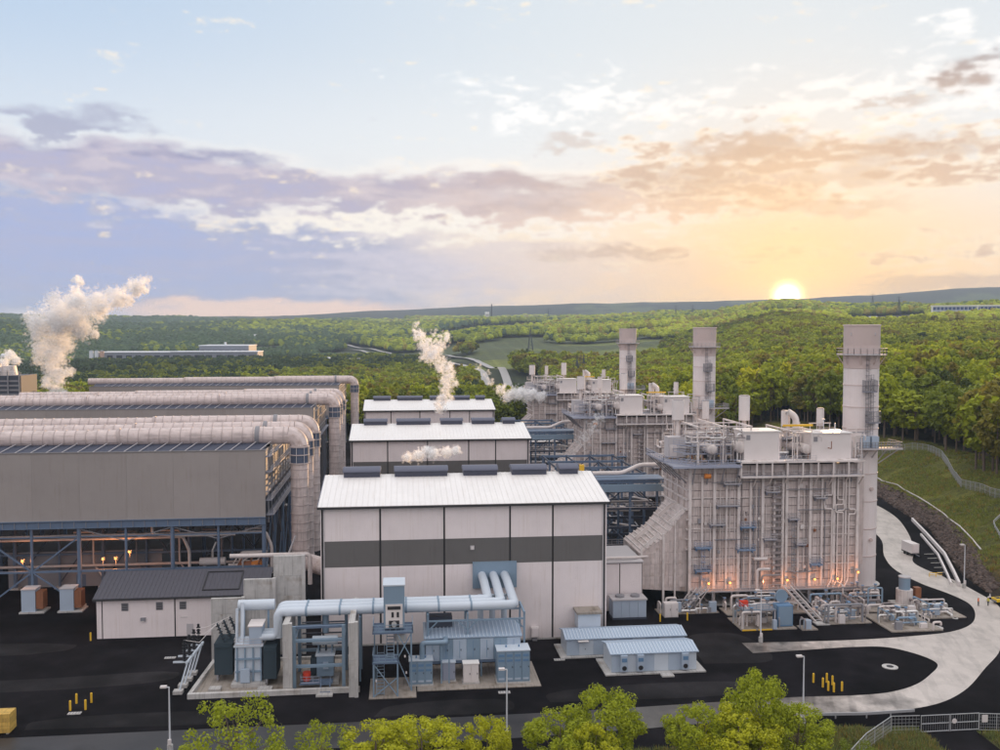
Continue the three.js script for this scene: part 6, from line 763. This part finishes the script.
for (let i = 0; i < 1; i++) { const k = thing('traffic_cone', 'tiny white marker cone on the slope foot', 'cone', [121.8, 0, -177]); cy(k, 'cone', M.box, [121.8, 0.05, -177], [121.8, 0.75, -177], 0.22, 12, 0.04); bx(k, 'base', M.box, 121.5, 0, -177.3, 122.1, 0.05, -176.7); }

// ---------------------------------------------------------------- far things
const azAt = (az, r) => [r * Math.sin(az * D2R), -r * Math.cos(az * D2R)];
{
  const rm = mat(0.36, 0.35, 0.34, { roughness: 0.7 });
  const ribbon = (name, pts, w, lift) => { const c = new THREE.CatmullRomCurve3(pts.map(([x, z]) => V(x, 0, z))).getPoints(90), pos = [], idx = []; c.forEach((p, i) => { const t = c[Math.min(i + 1, c.length - 1)].clone().sub(c[Math.max(i - 1, 0)]).normalize(), nx = -t.z, nz = t.x, y = landY(p.x, p.z) + lift; pos.push(p.x + nx * w / 2, y, p.z + nz * w / 2, p.x - nx * w / 2, y, p.z - nz * w / 2); if (i) { const b = i * 2; idx.push(b - 2, b - 1, b, b, b - 1, b + 1); } }); const g = new THREE.BufferGeometry(); g.setAttribute('position', new THREE.Float32BufferAttribute(pos, 3)); g.setIndex(idx); g.computeVertexNormals(); const o = new THREE.Mesh(g, rm); o.name = name; o.receiveShadow = true; structure(o); };
  HIGHWAY.forEach((L) => ribbon('highway', L, 9.5, 2.2));
  ribbon('far_road', [azAt(-16.5, 3700), azAt(-15, 3450), azAt(-12.6, 3100), azAt(-11, 3000)], 22, 12);
  ribbon('quarry_road', [azAt(28.0, 2000), azAt(28.3, 1850), azAt(29.0, 1700)], 16, 2.5);
}
function base(x, z, w = 0) { return landY(x, z) - 1; }
{ // works with long white roofs on the valley floor
  const [cx, cz] = [WORKS[0], WORKS[1]], y = base(cx, cz) + 6, wm = mat(0.62, 0.66, 0.7), dm = mat(0.2, 0.22, 0.26);
  const w = thing('far_warehouse', 'long flat-roofed white works beyond the condensers, in the valley', 'warehouse', [cx, y, cz]);
  const hallB = (x0, x1, z0, z1, h) => { bx(w, 'wall', dm, cx + x0, y - 6, cz + z0, cx + x1, y + h, cz + z1); bx(w, 'roof', wm, cx + x0 - 1, y + h, cz + z0 + 1, cx + x1 + 1, y + h + 1.2, cz + z1 - 1); for (let i = 0; i < 8; i++) bx(w, 'window', M.glassDark, cx + lerp(x0, x1, (i + 0.2) / 8), y + h * 0.35, cz + z0 + 0.3, cx + lerp(x0, x1, (i + 0.8) / 8), y + h * 0.7, cz + z0); };
  hallB(-30, 104, 30, -30, 15); hallB(0, 80, -36, -120, 24); hallB(-150, -34, 10, -60, 14); cy(w, 'vent_stack', wm, [cx + 38, y, cz - 60], [cx + 38, y + 30, cz - 60], 2, 12);
  [[-142, 0], [-134, 1], [-126, 2]].forEach(([dx, k]) => { const s = thing('silo', `${['left', 'middle', 'right'][k]} one of three pale silos beside the far works`, 'silo', [cx + dx - 8, y, cz + 30], 'silos by the works'); cy(s, 'shell', k === 2 ? mat(0.5, 0.33, 0.25) : wm, [cx + dx - 8, y - 4, cz + 30], [cx + dx - 8, y + 17, cz + 30], 3.3, 18); cy(s, 'roof', dm, [cx + dx - 8, y + 17, cz + 30], [cx + dx - 8, y + 18.5, cz + 30], 3.4, 18, 0.6); });
}
function house(label, az, r, w, d, h, wall, roof, lift = 4) { const [x, z] = azAt(az, r), y = landY(x, z) + lift, s = thing('far_house', label, 'house', [x, y, z], 'far white houses'); bx(s, 'wall', wall, x - w / 2, y - 8, z - d / 2, x + w / 2, y + h, z + d / 2); const g = new THREE.Shape(); g.moveTo(-d / 2 - 0.4, 0); g.lineTo(d / 2 + 0.4, 0); g.lineTo(0, h * 0.5); g.closePath(); const e = new THREE.ExtrudeGeometry(g, { depth: w, bevelEnabled: false }); e.rotateY(Math.PI / 2); mesh(s, 'roof', e, roof, x - w / 2, y + h, z); for (let i = 0; i < 3; i++) bx(s, 'window', M.glassDark, x - w * 0.4 + i * w * 0.3, y + h * 0.3, z + d / 2 + 0.1, x - w * 0.4 + i * w * 0.3 + w * 0.14, y + h * 0.7, z + d / 2); return s; }
const hw = mat(0.8, 0.8, 0.8), hr = mat(0.55, 0.57, 0.6);
[[-5.9, 1330, 'first'], [-5.2, 1340, 'second'], [-4.5, 1350, 'third'], [-3.3, 1310, 'fourth'], [-2.7, 1300, 'fifth']].forEach(([a, r, n]) => house(`${n} from the left of the tiny white houses above the ducts`, a, r, 12, 9, 6, hw, hr, 12));
[[-23.6, 1500, 'left edge'], [-21.9, 1620, 'second'], [-8.8, 2300, 'hilltop'], [-17.6, 2500, 'slope']].forEach(([a, r, n]) => house(`tiny pale ${n} house on the wooded slope at left`, a, r, 20, 12, 7, hw, hr, 13));
{ const [x, z] = azAt(5.4, 3300), y = landY(x, z) + 24, s = thing('hilltop_works', 'white block with a dark mast on the far ridge', 'building', [x, y, z]); bx(s, 'block', hw, x - 7, y - 30, z - 8, x + 7, y + 20, z + 8); bx(s, 'mast', M.dark, x + 14, y - 30, z - 1.5, x + 18, y + 48, z + 1.5); for (let i = 0; i < 3; i++) bx(s, 'window', M.glassDark, x - 5 + i * 4, y + 4, z + 8.1, x - 3 + i * 4, y + 12, z + 8); }
{ // blue glazed block on the hill at right
  const [x, z] = azAt(33.3, 1750), y = 84.5, s = thing('hill_building', 'long blue-windowed building on the hill at right edge', 'building', [x, y, z]), g = new THREE.Group(); bx(s, 'wall', mat(0.5, 0.55, 0.66), x - 62, y - 22, z - 10, x + 62, y + 15, z + 10); bx(s, 'roof', hw, x - 63, y + 15, z - 11, x + 63, y + 16.5, z + 11); for (let f = 0; f < 2; f++) for (let i = 0; i < 20; i++) bx(s, 'window', mat(0.04, 0.07, 0.2, { roughness: 0.2 }), x - 60 + i * 6, y + 1.5 + f * 7, z + 10.2, x - 55 + i * 6, y + 6.5 + f * 7, z + 10); for (const q of [-61, 8, 61]) bx(s, 'pier', hw, x + q - 1, y - 22, z + 10, x + q + 1, y + 16, z + 11); s.rotation.y = -0.5; }
function pylon(label, az, r, h) { const [x, z] = azAt(az, r), y = landY(x, z), p = thing('transmission_tower', label, 'pylon', [x, y, z], 'power line towers'), k = new Kit(), m = M.steelDark, w = h * 0.09; for (const sx of [-1, 1]) for (const sz of [-1, 1]) cy(p, 'leg', m, [x + sx * w, y, z + sz * w], [x + sx * 0.6, y + h * 0.8, z + sz * 0.6], 0.5, 6, 0.3); for (let i = 0; i < 6; i++) { const a = i / 6 * 0.8, b = (i + 1) / 6 * 0.8, wa = lerp(w, 0.6, a / 0.8), wb = lerp(w, 0.6, b / 0.8); for (const q of [1, -1]) k.bar([x - wa * q, y + h * a, z + wa], [x + wb * q, y + h * b, z + wb], 0.3); } k.build(p, 'lattice', m); cy(p, 'mast', m, [x, y + h * 0.78, z], [x, y + h, z], 0.6, 6, 0.25); for (const t of [0.7, 0.82, 0.92]) bar(p, 'cross_arm', m, [x - h * 0.13, y + h * t, z], [x + h * 0.13, y + h * t, z], 0.5); }
[[4.6, 2300, 46], [5.6, 2500, 46], [9.2, 2700, 60], [8.1, 1500, 42], [11.0, 980, 34], [11.4, 1020, 32], [17.0, 2500, 50], [18.0, 2600, 50], [13.8, 690, 34], [29.6, 1900, 40], [28.2, 2500, 52], [-20.6, 3300, 52]].forEach(([a, r, h], i) => pylon(`${['leftmost of two pylons on the green rise', 'second of two pylons on the green rise', 'tall pylon against the blue ridge', 'pylon before the pale field', 'left one of two dark poles behind boilers', 'right one of two dark poles behind boilers', 'left pylon of a pair below the sun ridge', 'right pylon of a pair below the sun ridge', 'dark pole beside the middle boiler', 'pylon above the bare quarry ground', 'pylon near the sunlit ridge', 'mast on the hill above the large plume'][i]}`, a, r, h));
{ // cooling tower cells at the left edge
  const c = thing('cooling_tower', 'dark lattice cooling cell at the left edge with steam', 'cooling tower', [-194, 0, -480]); bx(c, 'cell', M.steelDark, -206, 0, -470, -183.6, 34, -490); for (let i = 0; i < 6; i++) bx(c, 'louvre', M.steelGrey, -205, 20 + i * 2.2, -469.7, -184.4, 20.8 + i * 2.2, -470); for (let i = 0; i < 5; i++) bar(c, 'post', M.steelGrey, [-205 + i * 5.2, 0, -469.4], [-205 + i * 5.2, 36, -469.4], 0.5); cy(c, 'fan_stack', M.pipe, [-195, 34, -480], [-195, 38.5, -480], 6, 24, 5.2); railing(c, M.railGrey, [[-206, 34, -470], [-183.6, 34, -470]], 1.6, 2.4, 0.12); bx(c, 'white_cabinet', M.box, -199, 36, -471, -194, 40, -474);
}

// ---------------------------------------------------------------- steam
const steamMat = new THREE.MeshPhysicalMaterial({ roughness: 1, transmission: 0.72, thickness: 0, transparent: true, opacity: 0.2, side: THREE.DoubleSide, specularIntensity: 0 }); steamMat.color.setRGB(0.99, 0.985, 0.98);
function steam(label, lobes, n, size, seed) { // thousands of small drifting flakes, thinning out from the heart of each lobe
  const R = rng(seed), pos = [], idx = [], o = V(...lobes[0].slice(0, 3)), wsum = lobes.map((l) => l[3] * l[3] * (l[4] || 1)), tot = wsum.reduce((a, b) => a + b);
  for (let i = 0; i < n; i++) {
    let q = R() * tot, k = 0; while (q > wsum[k]) q -= wsum[k++]; const L = lobes[k], u = R() * 2 - 1, a = R() * 6.283, rr = L[3] * Math.cbrt(R()) * (0.7 + 0.75 * R() * R()) * (0.5 + 0.85 * fbm(a * 1.9 + k * 7, u * 3.1 + k, 4)), s = Math.sqrt(1 - u * u), c = V(L[0] + rr * s * Math.cos(a), L[1] + rr * u, L[2] + rr * s * Math.sin(a)).sub(o);
    const e1 = V(R() - 0.5, R() - 0.5, R() - 0.5).normalize(), e2 = V(R() - 0.5, R() - 0.5, R() - 0.5).cross(e1).normalize(), z = size * (0.35 + R()), b = pos.length / 3; for (const [x, y] of [[-1, -0.6], [0.7, -1], [1, 0.6], [-0.6, 1]]) pos.push(c.x + (e1.x * x + e2.x * y) * z, c.y + (e1.y * x + e2.y * y) * z, c.z + (e1.z * x + e2.z * y) * z); idx.push(b, b + 1, b + 2, b, b + 2, b + 3);
  }
  const g = new THREE.BufferGeometry(); g.setAttribute('position', new THREE.Float32BufferAttribute(pos, 3)); g.setIndex(idx); g.computeVertexNormals(); const m = new THREE.Mesh(g, steamMat); m.name = numbered('steam_plume'); m.position.copy(o); m.castShadow = m.receiveShadow = true; tag(m, label, 'steam', 'steam plumes'); scene.add(m);
}
{
  // large plume: from behind the middle ducts up and to the right
  const Z = -400, L = []; const path = [[-153, 30, 4], [-153, 36, 5.5], [-152.5, 42, 6.5], [-154, 48, 8], [-156, 54, 9.5], [-155, 60, 10], [-150, 64, 9], [-147, 58, 8], [-143, 63, 8.5], [-138, 66, 7.5], [-133, 68, 6], [-128, 70, 5], [-160, 56, 5], [-124, 68.5, 3.4], [-120, 73.5, 4.6], [-118, 75, 4.2], [-141, 56, 5], [-146, 72, 3], [-144, 76.5, 2.6]];
  path.forEach(([x0, y, r], i) => { const x = x0 + 11; L.push([x, y, Z + Math.sin(i) * 3, r]); for (let k = 0; k < 5; k++) { const a = k * 2.1 + i, q = r * 0.75; L.push([x + Math.cos(a) * q, y + Math.sin(a * 1.7) * q * 0.8, Z + Math.sin(a) * q, r * 0.42, 1.2]); } }); steam('large white steam plume drifting right, above the left condensers', L, 30000, 0.62, 61);
  const L2 = []; [[13.5, 29, 2.2], [14, 32, 2.6], [15.5, 35, 3], [16.5, 38.5, 3.2], [16, 42, 3.2], [13.5, 45, 3.6], [10, 47.5, 3.8], [8, 51, 3.4], [13, 50.5, 3.4], [6.5, 54.5, 2.4], [5.2, 57.5, 1.4, 0.5], [11.5, 55, 1.8, 0.4], [15.5, 54, 2, 0.5]].forEach(([x, y, r, d], i) => { L2.push([x, y, -312 + Math.sin(i * 2) * 1.5, r, (d || 1)]); for (let k = 0; k < 3; k++) { const a = k * 2.2 + i * 1.3; L2.push([x + Math.cos(a) * r * 0.8, y + Math.sin(a * 1.6) * r * 0.7, -312 + Math.sin(a) * r * 0.8, r * 0.42, (d || 1)]); } }); steam('thin steam column rising behind the middle hall roof', L2, 6500, 0.42, 62);
  const L3 = []; [[1.5, 29.4, 1.2], [4, 29.8, 1.6], [7, 30.2, 1.7], [10, 30.4, 1.5], [12, 30.8, 1.2], [5.5, 31, 1]].forEach(([x, y, r]) => L3.push([x, y - 1.4, -199, r])); steam('low flat puff of steam behind the nearest hall ridge', L3, 3400, 0.27, 63);
  const L4 = []; [[45, 30, 3], [49, 31, 3.6], [54, 30.5, 3.8], [42, 33, 2.6, 0.5], [59, 29.5, 3], [38, 36, 2, 0.15], [36, 39, 2.2, 0.1], [33, 42, 2, 0.08]].forEach(([x, y, r, d]) => { L4.push([x, y - 2, -385, r, d || 1]); L4.push([x + r * 0.6, y - 0.6, -386, r * 0.5, d || 1]); }); steam('hazy steam drifting left of the farthest boiler', L4, 3200, 0.55, 64);
  const L5 = []; [[-195, 40, 3], [-192, 44, 3.2], [-189, 41, 2.6], [-199, 46, 2.4]].forEach(([x, y, r]) => L5.push([x, y, -479, r])); steam('small steam puff over the dark cooling cell', L5, 2000, 0.55, 65);
  const L6 = []; [[56.5, 22, 3, 0.5], [59, 25, 3.4, 0.5], [61, 28, 3, 0.4]].forEach(([x, y, r, d]) => L6.push([x, y, -279, r, d])); steam('faint steam wisp before the middle boiler casing', L6, 300, 0.5, 66);
}

// ---------------------------------------------------------------- trees
function crownGeo(seed, o) { // leaves gathered in clumps through the crown's volume
  const R = rng(seed), pos = [], nor = [], idx = [], { r, h, y0, clumps, leaves, size } = o, cl = [];
  for (let i = 0; i < clumps; i++) { const u = R() * 2 - 1, a = R() * 6.283, s = Math.sqrt(1 - u * u), q = 0.55 + 0.45 * Math.cbrt(R()), lob = 0.72 + 0.5 * fbm(a * 1.1 + seed, u * 1.6 + seed, 2); let rr = r * s * q * lob; if (o.cone) rr *= 1 - 0.55 * (u * 0.5 + 0.5); cl.push([Math.cos(a) * rr, y0 + h * (0.5 + 0.5 * u * q), Math.sin(a) * rr, (0.22 + 0.16 * R()) * r * (o.tight || 1)]); }
  for (const [cx, cy0, cz, cr] of cl) for (let i = 0; i < leaves; i++) {
    const u = R() * 2 - 1, a = R() * 6.283, s = Math.sqrt(1 - u * u), q = cr * (0.5 + 0.5 * Math.sqrt(R())), n = V(s * Math.cos(a), u * 0.8 + 0.25, s * Math.sin(a)).addScaledVector(V(R() - 0.5, R() - 0.5, R() - 0.5), 1.3).normalize();
    const e1 = V(R() - 0.5, R() - 0.5, R() - 0.5).cross(n).normalize(), e2 = n.clone().cross(e1), z = size * (0.55 + 0.8 * R()), px = cx + q * s * Math.cos(a), py = cy0 + q * u * 0.8, pz = cz + q * s * Math.sin(a), b = pos.length / 3;
    for (const [x, y] of [[-1, 0], [0, -0.62], [1.1, 0], [0, 0.62]]) { pos.push(px + (e1.x * x + e2.x * y) * z, py + (e1.y * x + e2.y * y) * z, pz + (e1.z * x + e2.z * y) * z); nor.push(n.x, n.y, n.z); } idx.push(b, b + 1, b + 2, b, b + 2, b + 3);
  }
  const g = new THREE.BufferGeometry(); g.setAttribute('position', new THREE.Float32BufferAttribute(pos, 3)); g.setAttribute('normal', new THREE.Float32BufferAttribute(nor, 3)); g.setIndex(idx); g.userData = { cl }; return g;
}
function trunkGeo(seed, h, r, cl, n = 7) { const R = rng(seed), k = new Kit(); k.cyl([0, -1.5, 0], [0, h * 0.55, 0], r, 8, r * 0.6); k.cyl([0, h * 0.55, 0], [r * 0.8, h * 0.9, r * 0.5], r * 0.6, 7, r * 0.2); for (let i = 0; i < n && i < cl.length; i++) { const c = cl[Math.floor(R() * cl.length)], y = Math.min(c[1] - 0.5, h * (0.35 + 0.4 * R())); k.cyl([0, y - 0.8, 0], [c[0] * 0.85, c[1], c[2] * 0.85], r * 0.34, 6, r * 0.1); } const g = mergeGeometries(k.g); g.deleteAttribute('uv'); return g; }
const leafMat = (r, g, b) => { const m = new THREE.MeshPhysicalMaterial({ roughness: 0.85, transmission: 0.42, thickness: 0, side: THREE.DoubleSide, specularIntensity: 0.4 }); m.color.setRGB(r, g, b); return m; };
const barkMat = mat(0.16, 0.12, 0.09, { roughness: 0.95 });
const LEAF = { bright: leafMat(0.50, 0.51, 0.02), fresh: leafMat(0.36, 0.41, 0.02), mid: leafMat(0.21, 0.26, 0.02), deep: leafMat(0.085, 0.12, 0.018), olive: leafMat(0.25, 0.225, 0.03), bronze: leafMat(0.15, 0.115, 0.04) };
// the trees along the bottom edge
const nearKinds = [11, 12, 13].map((s, i) => { const c = crownGeo(s, { r: 4.2, h: 8.4, y0: 3.4, clumps: 104, leaves: 115, size: 0.165, tight: 0.7 }); return [c, trunkGeo(s, 11, 0.24, c.userData.cl, 14)]; });
const sparse = (() => { const c = crownGeo(15, { r: 4.6, h: 9, y0: 3, clumps: 66, leaves: 64, size: 0.165, tight: 0.66 }); return [c, trunkGeo(15, 12, 0.22, c.userData.cl, 34)]; })();
[[-19, -107, 13.4, 5.2, 'fresh', 3, 'sparse yellow-green tree with bare twigs before the transformer pad'], [-25.4, -103.5, 9.2, 3.2, 'fresh', 3, 'low sparse bush-like tree left of the twiggy tree'], [-9.2, -106, 10.0, 3.6, 'fresh', 3, 'thin sparse green tree left of the big bright crown'], [-13.6, -103, 8.6, 3.0, 'fresh', 1, 'low fresh green crown right of the twiggy tree'], [-3.2, -106, 9.6, 4.4, 'bright', 0, 'left half of the broad bright yellow-green crown below stair tower'], [2.4, -106, 10.0, 4.6, 'bright', 1, 'right half of the broad bright yellow-green crown below cabinets'], [10, -106, 9.8, 2.8, 'bright', 2, 'narrow bright tree just left of the middle lamp post'], [18.6, -106, 10.4, 4.0, 'fresh', 1, 'fresh green tree right of the middle lamp post'], [21.8, -102.5, 9.6, 3.2, 'bright', 0, 'low bright crown in front of the tall rounded tree'], [24.6, -107.6, 12.0, 4.2, 'fresh', 2, 'tall rounded green tree before the pale blue shelters'], [35.4, -106, 10.2, 3.6, 'fresh', 0, 'lower green crown left of the tallest right-hand tree'], [40, -104, 10.2, 4.4, 'bright', 1, 'bright green crown in front of the tallest right-hand tree'], [43.6, -107, 13.4, 3.9, 'fresh', 2, 'tallest green tree near the road curve lamp post'], [48.2, -106, 9.6, 4.2, 'fresh', 0, 'broad green crown beside the road curve lamp post'], [54.5, -103.6, 6.0, 2.6, 'mid', 3, 'small green bush left of the corner fence']]
  .forEach(([x, z, top, r, leaf, kind, label], i) => { const [c, t] = kind === 3 ? sparse : nearKinds[kind], k = thing('broadleaf_tree', label, 'tree', [x, -0.3, z], 'trees along the near edge'); const s = r / (kind === 3 ? 4.6 : 4.2), sy = (top + 0.3) / (kind === 3 ? 12.2 : 12); const tr = mesh(k, 'trunk', t, barkMat, x, -0.3, z), cr = mesh(k, 'crown', c, LEAF[leaf], x, -0.3, z); for (const o of [tr, cr]) o.scale.set(s, sy, s); k.rotation.y = i * 1.9; });
// woods: the largest in view stand as single trees, the rest as one mass
const midKinds = [21, 22, 23, 24].map((s, i) => { const c = crownGeo(s, { r: 5.2, h: 15, y0: 6.5, clumps: 64, leaves: 15, size: 0.8, tight: 0.85, cone: i === 3 }); return [c, trunkGeo(s, 20, 0.36, c.userData.cl, 6)]; });
const farKinds = [31, 32, 33].map((s) => { const c = crownGeo(s, { r: 5.4, h: 14, y0: 6, clumps: 34, leaves: 9, size: 1.5, tight: 1 }); const core = new THREE.IcosahedronGeometry(1, 1); core.scale(3.2, 5, 3.2); core.translate(0, 12, 0); const g2 = mergeGeometries([c.toNonIndexed(), (core.deleteAttribute('uv'), core.index ? core.toNonIndexed() : core)]); return g2; });
const distantKinds = [41, 42].map((s) => { const R = rng(s), parts = []; for (let i = 0; i < 5; i++) { const g = new THREE.IcosahedronGeometry(1, 1), p = g.attributes.position; for (let q = 0; q < p.count; q++) { const k = 0.8 + 0.4 * hash2(Math.round(p.getX(q) * 40 + i * 77), Math.round(p.getY(q) * 40 + p.getZ(q) * 70)); p.setXYZ(q, p.getX(q) * k, p.getY(q) * k, p.getZ(q) * k); } g.deleteAttribute('uv'); const a = i * 1.26, rr = i ? 2.6 : 0; g.scale(3, 4.6, 3); g.translate(Math.cos(a) * rr, 11 + (i ? R() * 4 - 3 : 3), Math.sin(a) * rr); g.computeVertexNormals(); parts.push(g); } return mergeGeometries(parts); });
{
  const R = rng(404), cand = [];
  const screen = (x, y, z) => { const v = V(x, y, z).sub(EYE), f = V(Math.sin(YAW) * Math.cos(PITCH), -Math.sin(PITCH), -Math.cos(YAW) * Math.cos(PITCH)), r = V(Math.cos(YAW), 0, Math.sin(YAW)), u = r.clone().cross(f), w = v.dot(f); return [500 + FOCAL * v.dot(r) / w, 375 - FOCAL * v.dot(u) / w]; };
  const skyline = (x) => x < 320 ? 392 : x < 362 ? 380 : x < 500 ? 404 : x < 545 ? 400 : x < 880 ? 425 : 999;
  const ok = (x, z, r) => {
    if (x > -222 && x < Math.max(toeX(z), 0) + 1 && z < -90 && z > -490) return false; const d = x - toeX(z); if (z > -420 && d > 0 && d < (z < -285 ? 31 : 25)) return false; if (z > -150) return false;
    if (spots.field(x, z) > 0.4 || spots.meadow(x, z) > 0.4 || spots.quarry(x, z) > 0.35 + 0.4 * R() || inWorks(x, z) || !highwayClear(x, z)) return false; if (Math.abs(x - 37) < 70 && z > -640 && z < -600 && false) return false; return true;
  };
  for (let r = 190; r < 4800;) {
    const s = Math.max(8.2, r / 205), a0 = -34, a1 = 40, n = Math.floor((a1 - a0) * D2R * r / s);
    for (let i = 0; i < n; i++) { const a = lerp(a0, a1, (i + R()) / n), rr = r + (R() - 0.5) * s, x = rr * Math.sin(a * D2R), z = -rr * Math.cos(a * D2R); if (!ok(x, z, rr)) continue; const clump = fbm(x * 0.01 + 50, z * 0.01, 3); if (clump < 0.27 && R() < 0.6) continue; cand.push([x, z, rr, s, a, clump]); }
    r += s * 0.9;
  }
  const things = [], mid = [[], [], [], []], far = [[], [], []], dist = [[], []], midC = [[], [], [], []], farC = [[], [], []], distC = [[], []];
  for (const [x, z, r, s, a, clump] of cand) {
    const y = (x > toeX(z) && z > -460 && x - toeX(z) < 90) ? Math.min(hillY(x, z), landY(x, z) + 3) : landY(x, z), h = (0.82 + 0.42 * R()) * (r > 1300 ? Math.min(1.5, s / 8.2) * 0.85 : 1), w = Math.max(1, s / 8.5) * (0.95 + 0.45 * R()), [px, py] = screen(x, y + 20 * h, z), t = R();
    const tone = fbm(x * 0.004 + 9, z * 0.004 + 2, 4) * 0.75 + R() * 0.3 - 0.02 - 0.27 * sm(6, -12, a) * sm(500, 1300, r) + 0.09 * sm(8, 20, a) * (1 - sm(900, 2600, r) * 0.5), vis = px > -15 && px < 1015 && py < skyline(px);  // haze and lack of sun put into leaf tone at left, sunlight at right
    if (things.length < 285 && vis && r < 620) { things.push([x, y, z, h, w, tone, t]); continue; }
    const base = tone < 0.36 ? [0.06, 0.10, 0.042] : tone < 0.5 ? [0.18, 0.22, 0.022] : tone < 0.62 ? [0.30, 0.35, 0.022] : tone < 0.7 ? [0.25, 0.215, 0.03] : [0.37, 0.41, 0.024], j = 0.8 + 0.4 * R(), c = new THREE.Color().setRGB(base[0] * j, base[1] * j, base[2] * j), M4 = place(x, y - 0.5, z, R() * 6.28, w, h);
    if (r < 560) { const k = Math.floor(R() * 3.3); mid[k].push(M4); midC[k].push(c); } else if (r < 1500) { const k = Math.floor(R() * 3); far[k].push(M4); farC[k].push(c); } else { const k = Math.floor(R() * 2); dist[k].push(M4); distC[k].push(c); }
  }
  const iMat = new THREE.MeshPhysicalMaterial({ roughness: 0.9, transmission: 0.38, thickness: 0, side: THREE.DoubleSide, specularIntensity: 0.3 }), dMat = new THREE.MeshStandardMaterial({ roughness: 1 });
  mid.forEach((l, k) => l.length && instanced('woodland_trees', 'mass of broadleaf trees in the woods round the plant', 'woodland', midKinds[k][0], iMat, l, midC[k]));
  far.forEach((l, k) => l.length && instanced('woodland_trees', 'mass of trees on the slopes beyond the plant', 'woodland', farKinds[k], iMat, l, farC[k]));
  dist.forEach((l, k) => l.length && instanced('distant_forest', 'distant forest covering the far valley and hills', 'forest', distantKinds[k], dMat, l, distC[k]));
  const names = [['deep', 'dark green broadleaf tree in the near woods'], ['mid', 'mid green broadleaf tree in the near woods'], ['fresh', 'fresh green broadleaf tree in the near woods'], ['olive', 'olive brown-tinted tree in the near woods'], ['bright', 'bright yellow-green tree in the near woods']];
  const protos = names.map(([m], i) => midKinds.map(([c, t]) => [c, t, LEAF[m]]));
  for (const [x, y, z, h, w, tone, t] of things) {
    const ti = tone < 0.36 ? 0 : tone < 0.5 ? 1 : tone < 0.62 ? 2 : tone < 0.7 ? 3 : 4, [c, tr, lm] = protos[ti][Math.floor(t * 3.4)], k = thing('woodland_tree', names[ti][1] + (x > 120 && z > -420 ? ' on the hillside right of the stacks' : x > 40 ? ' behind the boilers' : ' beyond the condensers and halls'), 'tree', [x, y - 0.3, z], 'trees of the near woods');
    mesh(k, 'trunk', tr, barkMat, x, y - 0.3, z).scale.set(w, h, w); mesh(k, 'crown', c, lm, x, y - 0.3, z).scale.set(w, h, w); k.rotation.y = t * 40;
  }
  console.log('trees', cand.length, 'single', things.length, mid.map((l) => l.length), far.map((l) => l.length), dist.map((l) => l.length));
}
scene.fog = new THREE.FogExp2(new THREE.Color(0.54, 0.74, 1.0), 0.00009);
renderer.render(scene, camera);
